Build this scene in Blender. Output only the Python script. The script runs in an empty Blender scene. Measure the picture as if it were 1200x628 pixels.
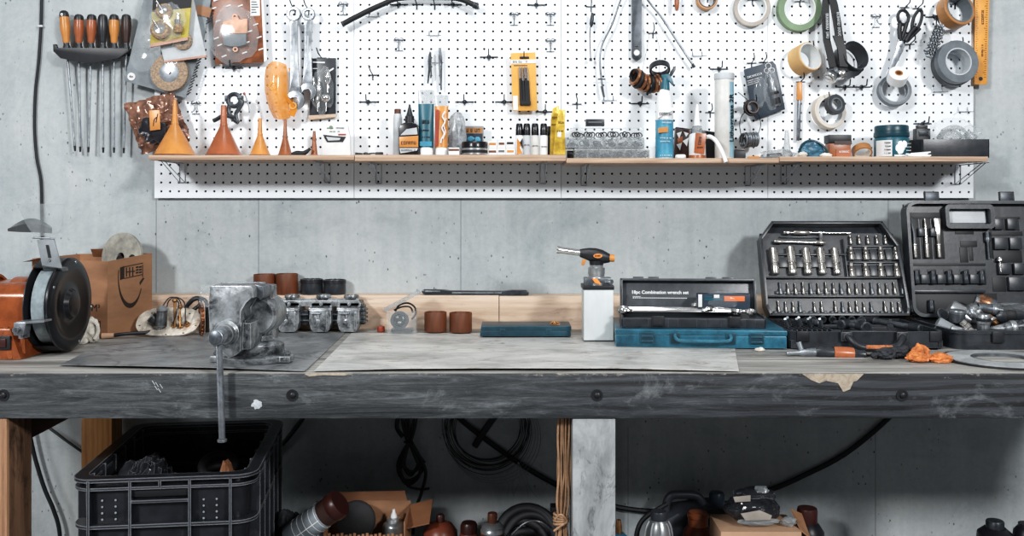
import bpy, bmesh, math, random
from mathutils import Vector, Matrix, noise
random.seed(7)
scn = bpy.context.scene
COL = scn.collection
PI = math.pi
# ------------------------------------------------------------------ camera model
F, DIST, CZ, HY, CX = 1080.0, 2.7, 1.255, 240.0, 600.0
BENCH = 0.9
FLOOR = 0.20
def S(y): return F / (DIST + y)
def P(px, py, y):
    s = S(y); return Vector(((px - CX) / s, y, CZ - (py - HY) / s))
def YB(py, z=BENCH): return F * (CZ - z) / (py - HY) - DIST      # depth of a point of a level plane
# ------------------------------------------------------------------ materials
def lin(c):
    out = []
    for v in c[:3]:
        v = v / 255.0
        out.append(v / 12.92 if v <= 0.04045 else ((v + 0.055) / 1.055) ** 2.4)
    l = .3 * out[0] + .6 * out[1] + .1 * out[2]
    return tuple(l + (v - l) * .9 for v in out) + (1.0,)
def nd(nt, t, x=0, y=0, **kw):
    n = nt.nodes.new(t); n.location = (x, y)
    for k, v in kw.items(): setattr(n, k, v)
    return n
def ramp(nt, stops):
    r = nd(nt, 'ShaderNodeValToRGB'); e = r.color_ramp.elements
    while len(e) < len(stops): e.new(0.5)
    for i, (p, c) in enumerate(stops):
        e[i].position = p; e[i].color = c if len(c) == 4 else (*c, 1)
    return r
def noise_tex(nt, vec, scale, detail=5, rough=.6, dist=0):
    n = nd(nt, 'ShaderNodeTexNoise'); n.inputs['Scale'].default_value = scale
    n.inputs['Detail'].default_value = detail; n.inputs['Roughness'].default_value = rough
    n.inputs['Distortion'].default_value = dist
    nt.links.new(vec, n.inputs['Vector']); return n
def mapped(nt, stretch=(1, 1, 1), rot=(0, 0, 0)):
    tc = nd(nt, 'ShaderNodeTexCoord'); mp = nd(nt, 'ShaderNodeMapping')
    mp.inputs['Scale'].default_value = stretch; mp.inputs['Rotation'].default_value = rot
    nt.links.new(tc.outputs['Object'], mp.inputs['Vector']); return mp.outputs['Vector']
def mixc(nt, fac, a, b, mode='MIX'):
    m = nd(nt, 'ShaderNodeMix', data_type='RGBA', blend_type=mode)
    if isinstance(fac, (int, float)): m.inputs[0].default_value = fac
    else: nt.links.new(fac, m.inputs[0])
    for s, v in ((6, a), (7, b)):
        if isinstance(v, tuple): m.inputs[s].default_value = v
        else: nt.links.new(v, m.inputs[s])
    return m.outputs[2]
def base(name):
    m = bpy.data.materials.new(name); m.use_nodes = True
    nt = m.node_tree; b = nt.nodes['Principled BSDF']; return m, nt, b
def mat(name, col, rough=.5, metal=0.0, var=.14, sc=40, bump=0.0, wear=None, wearamt=.35, stretch=(1, 1, 1), alpha=1.0, spec=.5, edge=None, edge_r=.0022):
    m, nt, b = base(name)
    vec = mapped(nt, stretch)
    n = noise_tex(nt, vec, sc)
    c = lin(col)
    lo = tuple(max(0, x * (1 - var * 2)) for x in c[:3]) + (1,)
    hi = tuple(min(1, x * (1 + var * 2)) for x in c[:3]) + (1,)
    r = ramp(nt, [(.3, lo), (.7, hi)]); nt.links.new(n.outputs['Fac'], r.inputs['Fac'])
    out = r.outputs['Color']
    if wear:
        n2 = noise_tex(nt, vec, sc * .55, 8, .75, .4)
        r2 = ramp(nt, [(1 - wearamt - .1, (0, 0, 0, 1)), (1 - wearamt + .06, (1, 1, 1, 1))])
        nt.links.new(n2.outputs['Fac'], r2.inputs['Fac'])
        out = mixc(nt, r2.outputs['Color'], out, lin(wear))
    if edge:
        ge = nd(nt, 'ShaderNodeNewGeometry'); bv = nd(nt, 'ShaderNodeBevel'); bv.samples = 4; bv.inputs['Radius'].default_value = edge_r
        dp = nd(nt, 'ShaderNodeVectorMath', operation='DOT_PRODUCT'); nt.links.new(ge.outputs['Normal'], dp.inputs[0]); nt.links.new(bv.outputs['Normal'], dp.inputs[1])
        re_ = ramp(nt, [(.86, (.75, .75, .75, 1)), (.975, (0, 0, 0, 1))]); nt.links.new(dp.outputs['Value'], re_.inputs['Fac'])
        out = mixc(nt, re_.outputs['Color'], out, lin(edge))  # edge wear and edge highlights, both painted into the colour as pale edges
    nt.links.new(out, b.inputs['Base Color'])
    b.inputs['Roughness'].default_value = rough; b.inputs['Metallic'].default_value = metal
    b.inputs['Specular IOR Level'].default_value = spec
    if bump:
        bp = nd(nt, 'ShaderNodeBump'); bp.inputs['Strength'].default_value = bump; bp.inputs['Distance'].default_value = .004
        nt.links.new(n.outputs['Fac'], bp.inputs['Height']); nt.links.new(bp.outputs['Normal'], b.inputs['Normal'])
    if alpha < 1:
        tr = nd(nt, 'ShaderNodeBsdfTransparent'); mx = nd(nt, 'ShaderNodeMixShader'); mx.inputs[0].default_value = alpha
        nt.links.new(tr.outputs[0], mx.inputs[1]); nt.links.new(b.outputs[0], mx.inputs[2])
        nt.links.new(mx.outputs[0], nt.nodes['Material Output'].inputs['Surface'])
    return m
# --- setting materials
def wall_material():
    m, nt, b = base('painted_plaster_wall')
    vec = mapped(nt)
    big = noise_tex(nt, vec, 1.6, 6, .6); r = ramp(nt, [(.3, lin((158, 167, 170))), (.5, lin((180, 187, 188))), (.72, lin((195, 200, 200)))])
    nt.links.new(big.outputs['Fac'], r.inputs['Fac'])
    fine = noise_tex(nt, vec, 55, 4, .7); rf = ramp(nt, [(.3, (.78, .78, .78, 1)), (.7, (1, 1, 1, 1))]); nt.links.new(fine.outputs['Fac'], rf.inputs['Fac'])
    c = mixc(nt, .6, r.outputs['Color'], rf.outputs['Color'], 'MULTIPLY')
    vert = noise_tex(nt, mapped(nt, (30, 30, 1.5)), 1.0, 5, .6); rv = ramp(nt, [(.36, (.80, .82, .84, 1)), (.6, (1, 1, 1, 1))]); nt.links.new(vert.outputs['Fac'], rv.inputs['Fac'])
    c = mixc(nt, .45, c, rv.outputs['Color'], 'MULTIPLY')
    blot = noise_tex(nt, vec, 4.2, 9, .75, .8); rb = ramp(nt, [(.34, (.74, .77, .79, 1)), (.5, (1, 1, 1, 1))]); nt.links.new(blot.outputs['Fac'], rb.inputs['Fac'])
    c = mixc(nt, .75, c, rb.outputs['Color'], 'MULTIPLY')
    # pits and scuffs: sparse dark specks gathered in patches
    vo = nd(nt, 'ShaderNodeTexVoronoi'); vo.inputs['Scale'].default_value = 62; nt.links.new(mapped(nt, (1, 1, .62)), vo.inputs['Vector'])
    rp = ramp(nt, [(.11, (1, 1, 1, 1)), (.17, (0, 0, 0, 1))]); nt.links.new(vo.outputs['Distance'], rp.inputs['Fac'])
    patch = noise_tex(nt, vec, 6.5, 6, .7); rq = ramp(nt, [(.50, (0, 0, 0, 1)), (.58, (1, 1, 1, 1))]); nt.links.new(patch.outputs['Fac'], rq.inputs['Fac'])
    k = mixc(nt, 1.0, rp.outputs['Color'], rq.outputs['Color'], 'MULTIPLY')
    c = mixc(nt, k, c, lin((72, 80, 88)))
    # pale veins of old paint
    v2 = noise_tex(nt, vec, 9, 10, .8, 1.2); rr = ramp(nt, [(.485, (0, 0, 0, 1)), (.5, (1, 1, 1, 1)), (.515, (0, 0, 0, 1))]); nt.links.new(v2.outputs['Fac'], rr.inputs['Fac'])
    c = mixc(nt, mixc(nt, .22, (0, 0, 0, 1), rr.outputs['Color']), c, lin((190, 200, 204)))
    v3 = nd(nt, 'ShaderNodeTexVoronoi'); v3.inputs['Scale'].default_value = 1.0; nt.links.new(mapped(nt, (95, 95, 28)), v3.inputs['Vector']); r3 = ramp(nt, [(.05, (1, 1, 1, 1)), (.10, (0, 0, 0, 1))]); nt.links.new(v3.outputs['Distance'], r3.inputs['Fac'])
    pt = noise_tex(nt, vec, 3.1, 7, .75); rt = ramp(nt, [(.5, (0, 0, 0, 1)), (.6, (1, 1, 1, 1))]); nt.links.new(pt.outputs['Fac'], rt.inputs['Fac'])
    c = mixc(nt, mixc(nt, 1.0, r3.outputs['Color'], rt.outputs['Color'], 'MULTIPLY'), c, lin((104, 112, 118)))
    nt.links.new(c, b.inputs['Base Color']); b.inputs['Roughness'].default_value = .62
    bp = nd(nt, 'ShaderNodeBump'); bp.inputs['Strength'].default_value = .35; bp.inputs['Distance'].default_value = .004
    nt.links.new(patch.outputs['Fac'], bp.inputs['Height']); nt.links.new(bp.outputs['Normal'], b.inputs['Normal'])
    return m
def wood_material(name, dark, mid, light, axis=0, worn=None, wornamt=.3, scale=1.0, rough=.6, wave=.5):
    m, nt, b = base(name)
    st = [22, 22, 22]; st[axis] = 1.6
    vec = mapped(nt, tuple(s * scale for s in st))
    n = noise_tex(nt, vec, 1.5, 8, .68, .8)
    r = ramp(nt, [(.28, lin(dark)), (.5, lin(mid)), (.74, lin(light))]); nt.links.new(n.outputs['Fac'], r.inputs['Fac'])
    c = r.outputs['Color']
    st2 = [9, 9, 9]; st2[axis] = 1.1
    w = nd(nt, 'ShaderNodeTexWave', wave_type='RINGS', rings_direction='XYZ'[axis]); w.inputs['Scale'].default_value = 3.2 * scale
    w.inputs['Distortion'].default_value = 5; w.inputs['Detail'].default_value = 3; w.inputs['Detail Scale'].default_value = 1.4
    nt.links.new(mapped(nt, tuple(st2)), w.inputs['Vector'])
    rw = ramp(nt, [(.2, (.62, .62, .62, 1)), (.6, (1, 1, 1, 1))]); nt.links.new(w.outputs['Fac'], rw.inputs['Fac'])
    c = mixc(nt, wave, c, rw.outputs['Color'], 'MULTIPLY')
    if worn:
        n2 = noise_tex(nt, mapped(nt, tuple(3.0 if i == axis else 9.0 for i in range(3))), 1.8, 9, .78, .5)
        r2 = ramp(nt, [(1 - wornamt - .08, (0, 0, 0, 1)), (1 - wornamt + .05, (1, 1, 1, 1))]); nt.links.new(n2.outputs['Fac'], r2.inputs['Fac'])
        c = mixc(nt, r2.outputs['Color'], c, lin(worn))
    nt.links.new(c, b.inputs['Base Color']); b.inputs['Roughness'].default_value = rough
    bp = nd(nt, 'ShaderNodeBump'); bp.inputs['Strength'].default_value = .4; bp.inputs['Distance'].default_value = .003
    nt.links.new(n.outputs['Fac'], bp.inputs['Height']); nt.links.new(bp.outputs['Normal'], b.inputs['Normal'])
    return m
def beam_material():
    m, nt, b = base('charcoal_painted_timber')
    n = noise_tex(nt, mapped(nt, (1.8, 26, 26)), 1.8, 12, .8, 1.2)
    r = ramp(nt, [(.34, lin((26, 28, 30))), (.48, lin((66, 70, 73))), (.6, lin((100, 105, 108))), (.72, lin((164, 168, 170)))]); nt.links.new(n.outputs['Fac'], r.inputs['Fac'])
    gr = noise_tex(nt, mapped(nt, (40, 240, 240)), 1.5, 5, .75); rg = ramp(nt, [(.36, (.45, .45, .45, 1)), (.62, (1.0, 1.0, 1.0, 1))]); nt.links.new(gr.outputs['Fac'], rg.inputs['Fac'])
    c = mixc(nt, .62, r.outputs['Color'], rg.outputs['Color'], 'MULTIPLY')
    tc = nd(nt, 'ShaderNodeTexCoord'); sp = nd(nt, 'ShaderNodeSeparateXYZ'); nt.links.new(tc.outputs['Object'], sp.inputs[0])
    # the right-hand stretch is darker, with broad wavy grain
    mr = nd(nt, 'ShaderNodeMapRange'); mr.inputs['From Min'].default_value = -.15; mr.inputs['From Max'].default_value = .5
    nt.links.new(sp.outputs['X'], mr.inputs['Value'])
    w = nd(nt, 'ShaderNodeTexWave', wave_type='BANDS', bands_direction='Z'); w.inputs['Scale'].default_value = 14; w.inputs['Distortion'].default_value = 6
    w.inputs['Detail'].default_value = 2; w.inputs['Detail Scale'].default_value = .9
    nt.links.new(mapped(nt, (.16, 1, 1)), w.inputs['Vector'])
    rw = ramp(nt, [(.25, lin((16, 17, 21))), (.6, lin((58, 61, 67)))]); nt.links.new(w.outputs['Fac'], rw.inputs['Fac'])
    dk = mixc(nt, .7, c, rw.outputs['Color']); c = mixc(nt, mr.outputs['Result'], c, dk)
    # pale rubbed patches
    n3 = noise_tex(nt, mapped(nt, (4, 8, 8)), 1.4, 9, .8, .6); r3 = ramp(nt, [(.56, (0, 0, 0, 1)), (.72, (.55, .55, .55, 1))]); nt.links.new(n3.outputs['Fac'], r3.inputs['Fac'])
    c = mixc(nt, r3.outputs['Color'], c, lin((150, 156, 158)))
    # chips to bare wood, thick near the top edge
    ms = nd(nt, 'ShaderNodeMapRange'); ms.inputs['From Min'].default_value = .018; ms.inputs['From Max'].default_value = .046; ms.inputs['To Min'].default_value = 0; ms.inputs['To Max'].default_value = .19
    nt.links.new(sp.outputs['Z'], ms.inputs['Value'])
    n4 = noise_tex(nt, mapped(nt, (14, 40, 40)), 1.5, 12, .85); ad = nd(nt, 'ShaderNodeMath', operation='ADD'); nt.links.new(n4.outputs['Fac'], ad.inputs[0]); nt.links.new(ms.outputs['Result'], ad.inputs[1])
    r4 = ramp(nt, [(.73, (0, 0, 0, 1)), (.78, (1, 1, 1, 1))]); nt.links.new(ad.outputs[0], r4.inputs['Fac'])
    c = mixc(nt, r4.outputs['Color'], c, lin((160, 153, 142)))
    nt.links.new(c, b.inputs['Base Color']); b.inputs['Roughness'].default_value = .55
    bp = nd(nt, 'ShaderNodeBump'); bp.inputs['Strength'].default_value = .5; bp.inputs['Distance'].default_value = .004
    nt.links.new(n.outputs['Fac'], bp.inputs['Height']); nt.links.new(bp.outputs['Normal'], b.inputs['Normal'])
    return m
def stained(name, c0, c1, c2, stain, rough=.45, metal=0.0, sc=3.0, stretch=(1, 1, 1), stainamt=.36):
    m, nt, b = base(name)
    vec = mapped(nt, stretch)
    n = noise_tex(nt, vec, sc, 9, .68, .6); r = ramp(nt, [(.3, lin(c0)), (.52, lin(c1)), (.72, lin(c2))]); nt.links.new(n.outputs['Fac'], r.inputs['Fac'])
    n2 = noise_tex(nt, vec, sc * 2.2, 10, .78, 1.0); r2 = ramp(nt, [(1 - stainamt - .05, (0, 0, 0, 1)), (1 - stainamt + .08, (1, 1, 1, 1))]); nt.links.new(n2.outputs['Fac'], r2.inputs['Fac'])
    c = mixc(nt, r2.outputs['Color'], r.outputs['Color'], lin(stain))
    nt.links.new(c, b.inputs['Base Color']); b.inputs['Metallic'].default_value = metal
    rr = nd(nt, 'ShaderNodeMapRange'); rr.inputs['To Min'].default_value = rough - .15; rr.inputs['To Max'].default_value = rough + .2
    nt.links.new(n2.outputs['Fac'], rr.inputs['Value']); nt.links.new(rr.outputs['Result'], b.inputs['Roughness'])
    return m
M = {}
M['wall'] = wall_material()
M['floor'] = stained('concrete_floor', (70, 72, 74), (98, 100, 102), (120, 122, 124), (60, 55, 50), .7)
M['beam'] = beam_material()
M['pegboard'] = mat('white_pegboard_paint', (236, 242, 246), .45, 0, .03, 3)
M['peg_hole_shade'] = mat('pegboard_shadow_gap', (22, 24, 27), .9, 0, .1, 5)
M['bench_wood'] = wood_material('weathered_bench_boards', (92, 91, 89), (152, 150, 145), (198, 195, 188), 0, (106, 103, 98), .38, .8, .6, wave=.45)
M['pine'] = wood_material('raw_pine_board', (172, 140, 114), (210, 184, 160), (230, 210, 190), 0, (158, 122, 98), .36, .7, .6, wave=.18)
M['shelf'] = wood_material('shelf_board_wood', (160, 128, 104), (190, 158, 132), (212, 182, 156), 0, (150, 112, 84), .25, 1, .5)
M['leg_wood'] = wood_material('rough_leg_wood', (78, 56, 42), (124, 92, 68), (160, 126, 98), 2, (44, 34, 30), .42, .7)
M['leg_orange'] = wood_material('orange_bark_wood', (136, 96, 66), (180, 136, 100), (206, 168, 132), 2, (92, 62, 44), .35, .8)
M['leg_golden'] = wood_material('golden_pine_wood', (176, 112, 44), (208, 142, 66), (224, 164, 88), 2, (150, 92, 36), .25, .8)
M['leg_dark'] = wood_material('dark_brown_plank', (44, 28, 22), (66, 42, 32), (86, 58, 44), 0, (32, 22, 18), .3, .8)
M['leg_white'] = stained('whitewashed_post', (110, 114, 116), (166, 170, 171), (206, 208, 206), (70, 72, 74), .6, 0, 9, (1, 1, .4), .42)
M['sheet'] = stained('dull_steel_sheet', (96, 99, 102), (134, 137, 139), (168, 170, 170), (80, 82, 85), .42, .1, 5, stainamt=.44)
M['ring_face'] = stained('scuffed_ring_face', (138, 142, 144), (174, 178, 179), (204, 207, 207), (112, 116, 119), .4, .1, 9)
M['bare_wood'] = stained('bare_chipped_wood', (140, 126, 110), (176, 162, 144), (200, 188, 170), (112, 102, 92), .7, 0, 60)
M['sheet_light'] = stained('pale_stained_board', (138, 139, 137), (192, 192, 188), (218, 217, 212), (128, 108, 94), .42, .0, 5, (1, 2, 1), .41)
M['black'] = mat('black_plastic', (34, 36, 40), .42, 0, .15, 30)
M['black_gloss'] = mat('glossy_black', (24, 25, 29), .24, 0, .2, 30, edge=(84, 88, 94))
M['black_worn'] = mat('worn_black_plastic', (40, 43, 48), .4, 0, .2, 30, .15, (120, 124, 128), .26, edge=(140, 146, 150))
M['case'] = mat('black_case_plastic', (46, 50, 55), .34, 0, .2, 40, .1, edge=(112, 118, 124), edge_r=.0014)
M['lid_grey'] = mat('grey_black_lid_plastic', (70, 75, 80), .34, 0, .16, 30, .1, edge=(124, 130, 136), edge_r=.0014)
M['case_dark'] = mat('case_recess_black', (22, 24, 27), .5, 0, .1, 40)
M['rubber'] = mat('black_rubber', (28, 29, 32), .6, 0, .15, 60, .1)
M['cable'] = mat('black_cable_sheath', (26, 30, 36), .5, 0, .1, 30)
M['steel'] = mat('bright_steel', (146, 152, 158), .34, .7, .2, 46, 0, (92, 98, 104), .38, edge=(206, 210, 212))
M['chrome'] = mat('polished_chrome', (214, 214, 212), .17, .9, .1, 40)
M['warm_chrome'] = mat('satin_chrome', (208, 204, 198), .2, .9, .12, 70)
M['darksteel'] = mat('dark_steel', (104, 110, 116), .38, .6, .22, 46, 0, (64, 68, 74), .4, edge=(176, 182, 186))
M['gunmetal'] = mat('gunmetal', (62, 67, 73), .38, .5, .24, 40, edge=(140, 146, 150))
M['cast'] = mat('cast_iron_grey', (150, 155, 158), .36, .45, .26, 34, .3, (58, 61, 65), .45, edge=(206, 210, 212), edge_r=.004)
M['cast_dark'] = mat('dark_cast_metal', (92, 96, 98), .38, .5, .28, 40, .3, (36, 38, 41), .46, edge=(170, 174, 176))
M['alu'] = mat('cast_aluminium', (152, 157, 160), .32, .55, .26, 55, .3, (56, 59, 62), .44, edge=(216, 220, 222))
M['wire'] = mat('zinc_wire', (150, 156, 162), .32, .9, .1, 40)
M['wire_dark'] = mat('dark_wire', (52, 56, 62), .4, .7, .1, 40)
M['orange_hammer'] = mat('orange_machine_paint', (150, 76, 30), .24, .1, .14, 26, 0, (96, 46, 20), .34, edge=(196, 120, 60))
M['orange'] = mat('orange_plastic', (206, 134, 54), .34, 0, .1, 18)
M['orange_deep'] = mat('red_orange_plastic', (166, 92, 50), .3, 0, .12, 18)
M['orange_brown'] = mat('dark_amber_plastic', (150, 86, 42), .34, 0, .16, 22)
M['orange_bright'] = mat('bright_orange', (206, 110, 44), .55, 0, .16, 30)
M['amber_glass'] = mat('amber_lens', (226, 142, 14), .1, 0, .06, 10, alpha=.82)
M['yellow'] = mat('yellow_card', (224, 160, 56), .5, 0, .08, 14)
M['yellow_olive'] = mat('olive_yellow_card', (178, 160, 48), .4, 0, .15, 16)
M['yellow_foil'] = mat('yellow_foil', (206, 170, 40), .3, .2, .22, 40, .4)
M['ruler'] = mat('ochre_ruler', (226, 150, 30), .5, 0, .1, 14)
M['white'] = mat('white_plastic', (232, 234, 234), .4, 0, .05, 14)
M['white_dirty'] = mat('grubby_white', (206, 206, 202), .45, 0, .08, 20, 0, (150, 138, 122), .3)
M['paper'] = mat('white_paper', (224, 226, 226), .6, 0, .05, 20)
M['grey'] = mat('grey_plastic', (132, 138, 142), .45, 0, .1, 24)
M['grey_light'] = mat('pale_grey', (186, 192, 196), .45, 0, .08, 20)
M['ink'] = mat('dark_ink', (26, 28, 32), .6, 0, .05, 10)
M['ink_grey'] = mat('grey_ink', (100, 104, 108), .6, 0, .05, 10)
M['ink_white'] = mat('white_ink', (228, 230, 230), .6, 0, .03, 10)
M['ink_brown'] = mat('black_box_ink', (44, 34, 28), .7, 0, .1, 20)
M['teal'] = mat('teal_plastic', (24, 92, 108), .38, 0, .12, 16)
M['teal_dark'] = mat('dark_teal_lid', (20, 66, 78), .35, 0, .12, 16)
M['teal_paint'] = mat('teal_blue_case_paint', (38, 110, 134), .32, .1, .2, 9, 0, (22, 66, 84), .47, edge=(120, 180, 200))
M['teal_deep'] = mat('deep_teal_metal', (26, 66, 80), .36, .1, .2, 16, 0, (20, 48, 62), .42, edge=(70, 120, 140))  # own darker teal of the flat case, latches and handle brackets
M['stripe_blue'] = mat('pale_blue_stripe', (138, 180, 196), .4, 0, .1, 20)
M['blue_label'] = mat('blue_label', (58, 146, 176), .4, 0, .12, 20)
M['navy'] = mat('navy_card', (44, 58, 72), .4, 0, .15, 24)
M['cardboard'] = mat('brown_cardboard', (158, 114, 80), .7, 0, .1, 8, .05, stretch=(1, 1, 3))
M['cardboard_in'] = mat('cardboard_inside', (142, 94, 60), .75, 0, .1, 8)
M['cardboard_pale'] = mat('pale_cardboard', (196, 158, 126), .7, 0, .08, 8)
M['copper'] = mat('copper_metal', (164, 112, 76), .34, .6, .25, 60, 0, (70, 52, 42), .42)
M['copper_pad'] = mat('copper_pad', (214, 156, 122), .5, .3, .12, 60)
M['brown_card'] = mat('brown_printed_card', (142, 78, 34), .32, 0, .24, 14, 0, (78, 42, 24), .46)
M['brown'] = mat('dark_brown_plastic', (62, 42, 36), .4, 0, .15, 20)
M['rust'] = mat('rust_brown_filter', (102, 54, 27), .5, 0, .2, 50, .3, stretch=(1, 1, .2))
M['brush'] = mat('tan_wire_bristles', (158, 128, 92), .6, .2, .3, 160, .6)
M['stone'] = mat('abrasive_stone', (150, 148, 138), .9, 0, .22, 30, .3)
M['grit'] = mat('grey_grit_wheel', (138, 150, 154), .9, 0, .12, 60, .3)
M['tape_grey'] = mat('grey_duct_tape', (104, 112, 118), .45, 0, .12, 24)
M['tape_dark'] = mat('dark_tape', (62, 66, 70), .4, 0, .15, 24)
M['tape_green'] = mat('sage_green_tape', (116, 140, 108), .55, 0, .1, 16)
M['tape_tan'] = mat('tan_masking_tape', (214, 170, 108), .55, 0, .08, 16)
M['tape_brown'] = mat('brown_tape', (172, 120, 66), .4, 0, .12, 16)
M['tape_beige'] = mat('beige_grey_tape', (166, 158, 148), .5, 0, .1, 16)
M['tape_cream'] = mat('cream_tape', (216, 206, 192), .55, 0, .06, 16)
M['core'] = mat('tape_core_white', (216, 218, 216), .6, 0, .06, 16)
M['clear'] = mat('clear_plastic', (200, 208, 212), .1, 0, .05, 30, .12, alpha=.13, spec=1)
M['clear_milky'] = mat('milky_plastic', (164, 171, 174), .2, 0, .12, 30, .1, alpha=.42)
M['clear_thin'] = mat('thin_clear_sheet', (186, 194, 196), .1, 0, .14, 40, .1, alpha=.24, spec=1)
M['bag_grey'] = mat('grey_clear_bag', (164, 170, 174), .2, 0, .2, 60, .2, alpha=.55)
M['blister_grey'] = mat('grey_blister_back', (132, 140, 144), .3, 0, .12, 18, .2)
M['visor'] = mat('smoke_visor', (40, 44, 48), .2, 0, .1, 20, alpha=.88)
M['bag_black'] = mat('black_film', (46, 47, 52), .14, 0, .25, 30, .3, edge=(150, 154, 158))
M['cloth_orange'] = mat('orange_cloth', (200, 116, 52), .8, 0, .3, 60, .5)
M['cloth_black'] = mat('black_glove_fabric', (46, 49, 54), .7, 0, .2, 60, .4)
M['cloth_white'] = mat('white_rag', (214, 208, 196), .85, 0, .12, 40, .3)
M['bluewrap'] = mat('blue_wrap', (58, 108, 132), .3, 0, .25, 40, .5)
M['plate_white'] = mat('stained_white_plate', (206, 198, 184), .35, .1, .2, 30, 0, (138, 92, 60), .40)
M['brass'] = mat('tarnished_brass', (164, 120, 74), .35, .8, .25, 50)
M['bronze'] = mat('bronze_gear', (120, 74, 44), .4, .7, .25, 50)
M['straw'] = mat('tan_cord', (170, 132, 98), .7, 0, .18, 30, .2)
M['red'] = mat('dull_red', (158, 60, 36), .45, 0, .1, 16)
M['maroon'] = mat('maroon_cap', (64, 30, 26), .35, 0, .15, 16)
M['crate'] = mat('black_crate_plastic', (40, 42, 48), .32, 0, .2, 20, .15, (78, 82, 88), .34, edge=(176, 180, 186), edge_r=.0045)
M['orange_bottle'] = mat('orange_bottle_plastic', (124, 62, 40), .38, 0, .14, 16)
M['jerry'] = mat('dark_grey_can_plastic', (62, 66, 74), .4, 0, .14, 16)
M['jerry_dark'] = mat('blackish_bottle', (28, 28, 36), .4, 0, .14, 16)
M['silver'] = mat('silver_can', (176, 180, 182), .3, .7, .1, 16)
M['silver_label'] = mat('silver_grey_label', (138, 148, 154), .4, .1, .12, 24)
M['logo_orange'] = mat('logo_orange', (236, 140, 40), .5, 0, .04, 10)
M['sticker'] = mat('orange_sticker', (236, 116, 48), .5, 0, .06, 20)
M['hatch'] = mat('copper_grip_insert', (196, 116, 66), .5, 0, .25, 90, .4)
M['white_box'] = mat('dirty_white_tin', (206, 212, 212), .38, .05, .08, 9, 0, (160, 170, 172), .32, stretch=(1, 1, .4))
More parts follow.
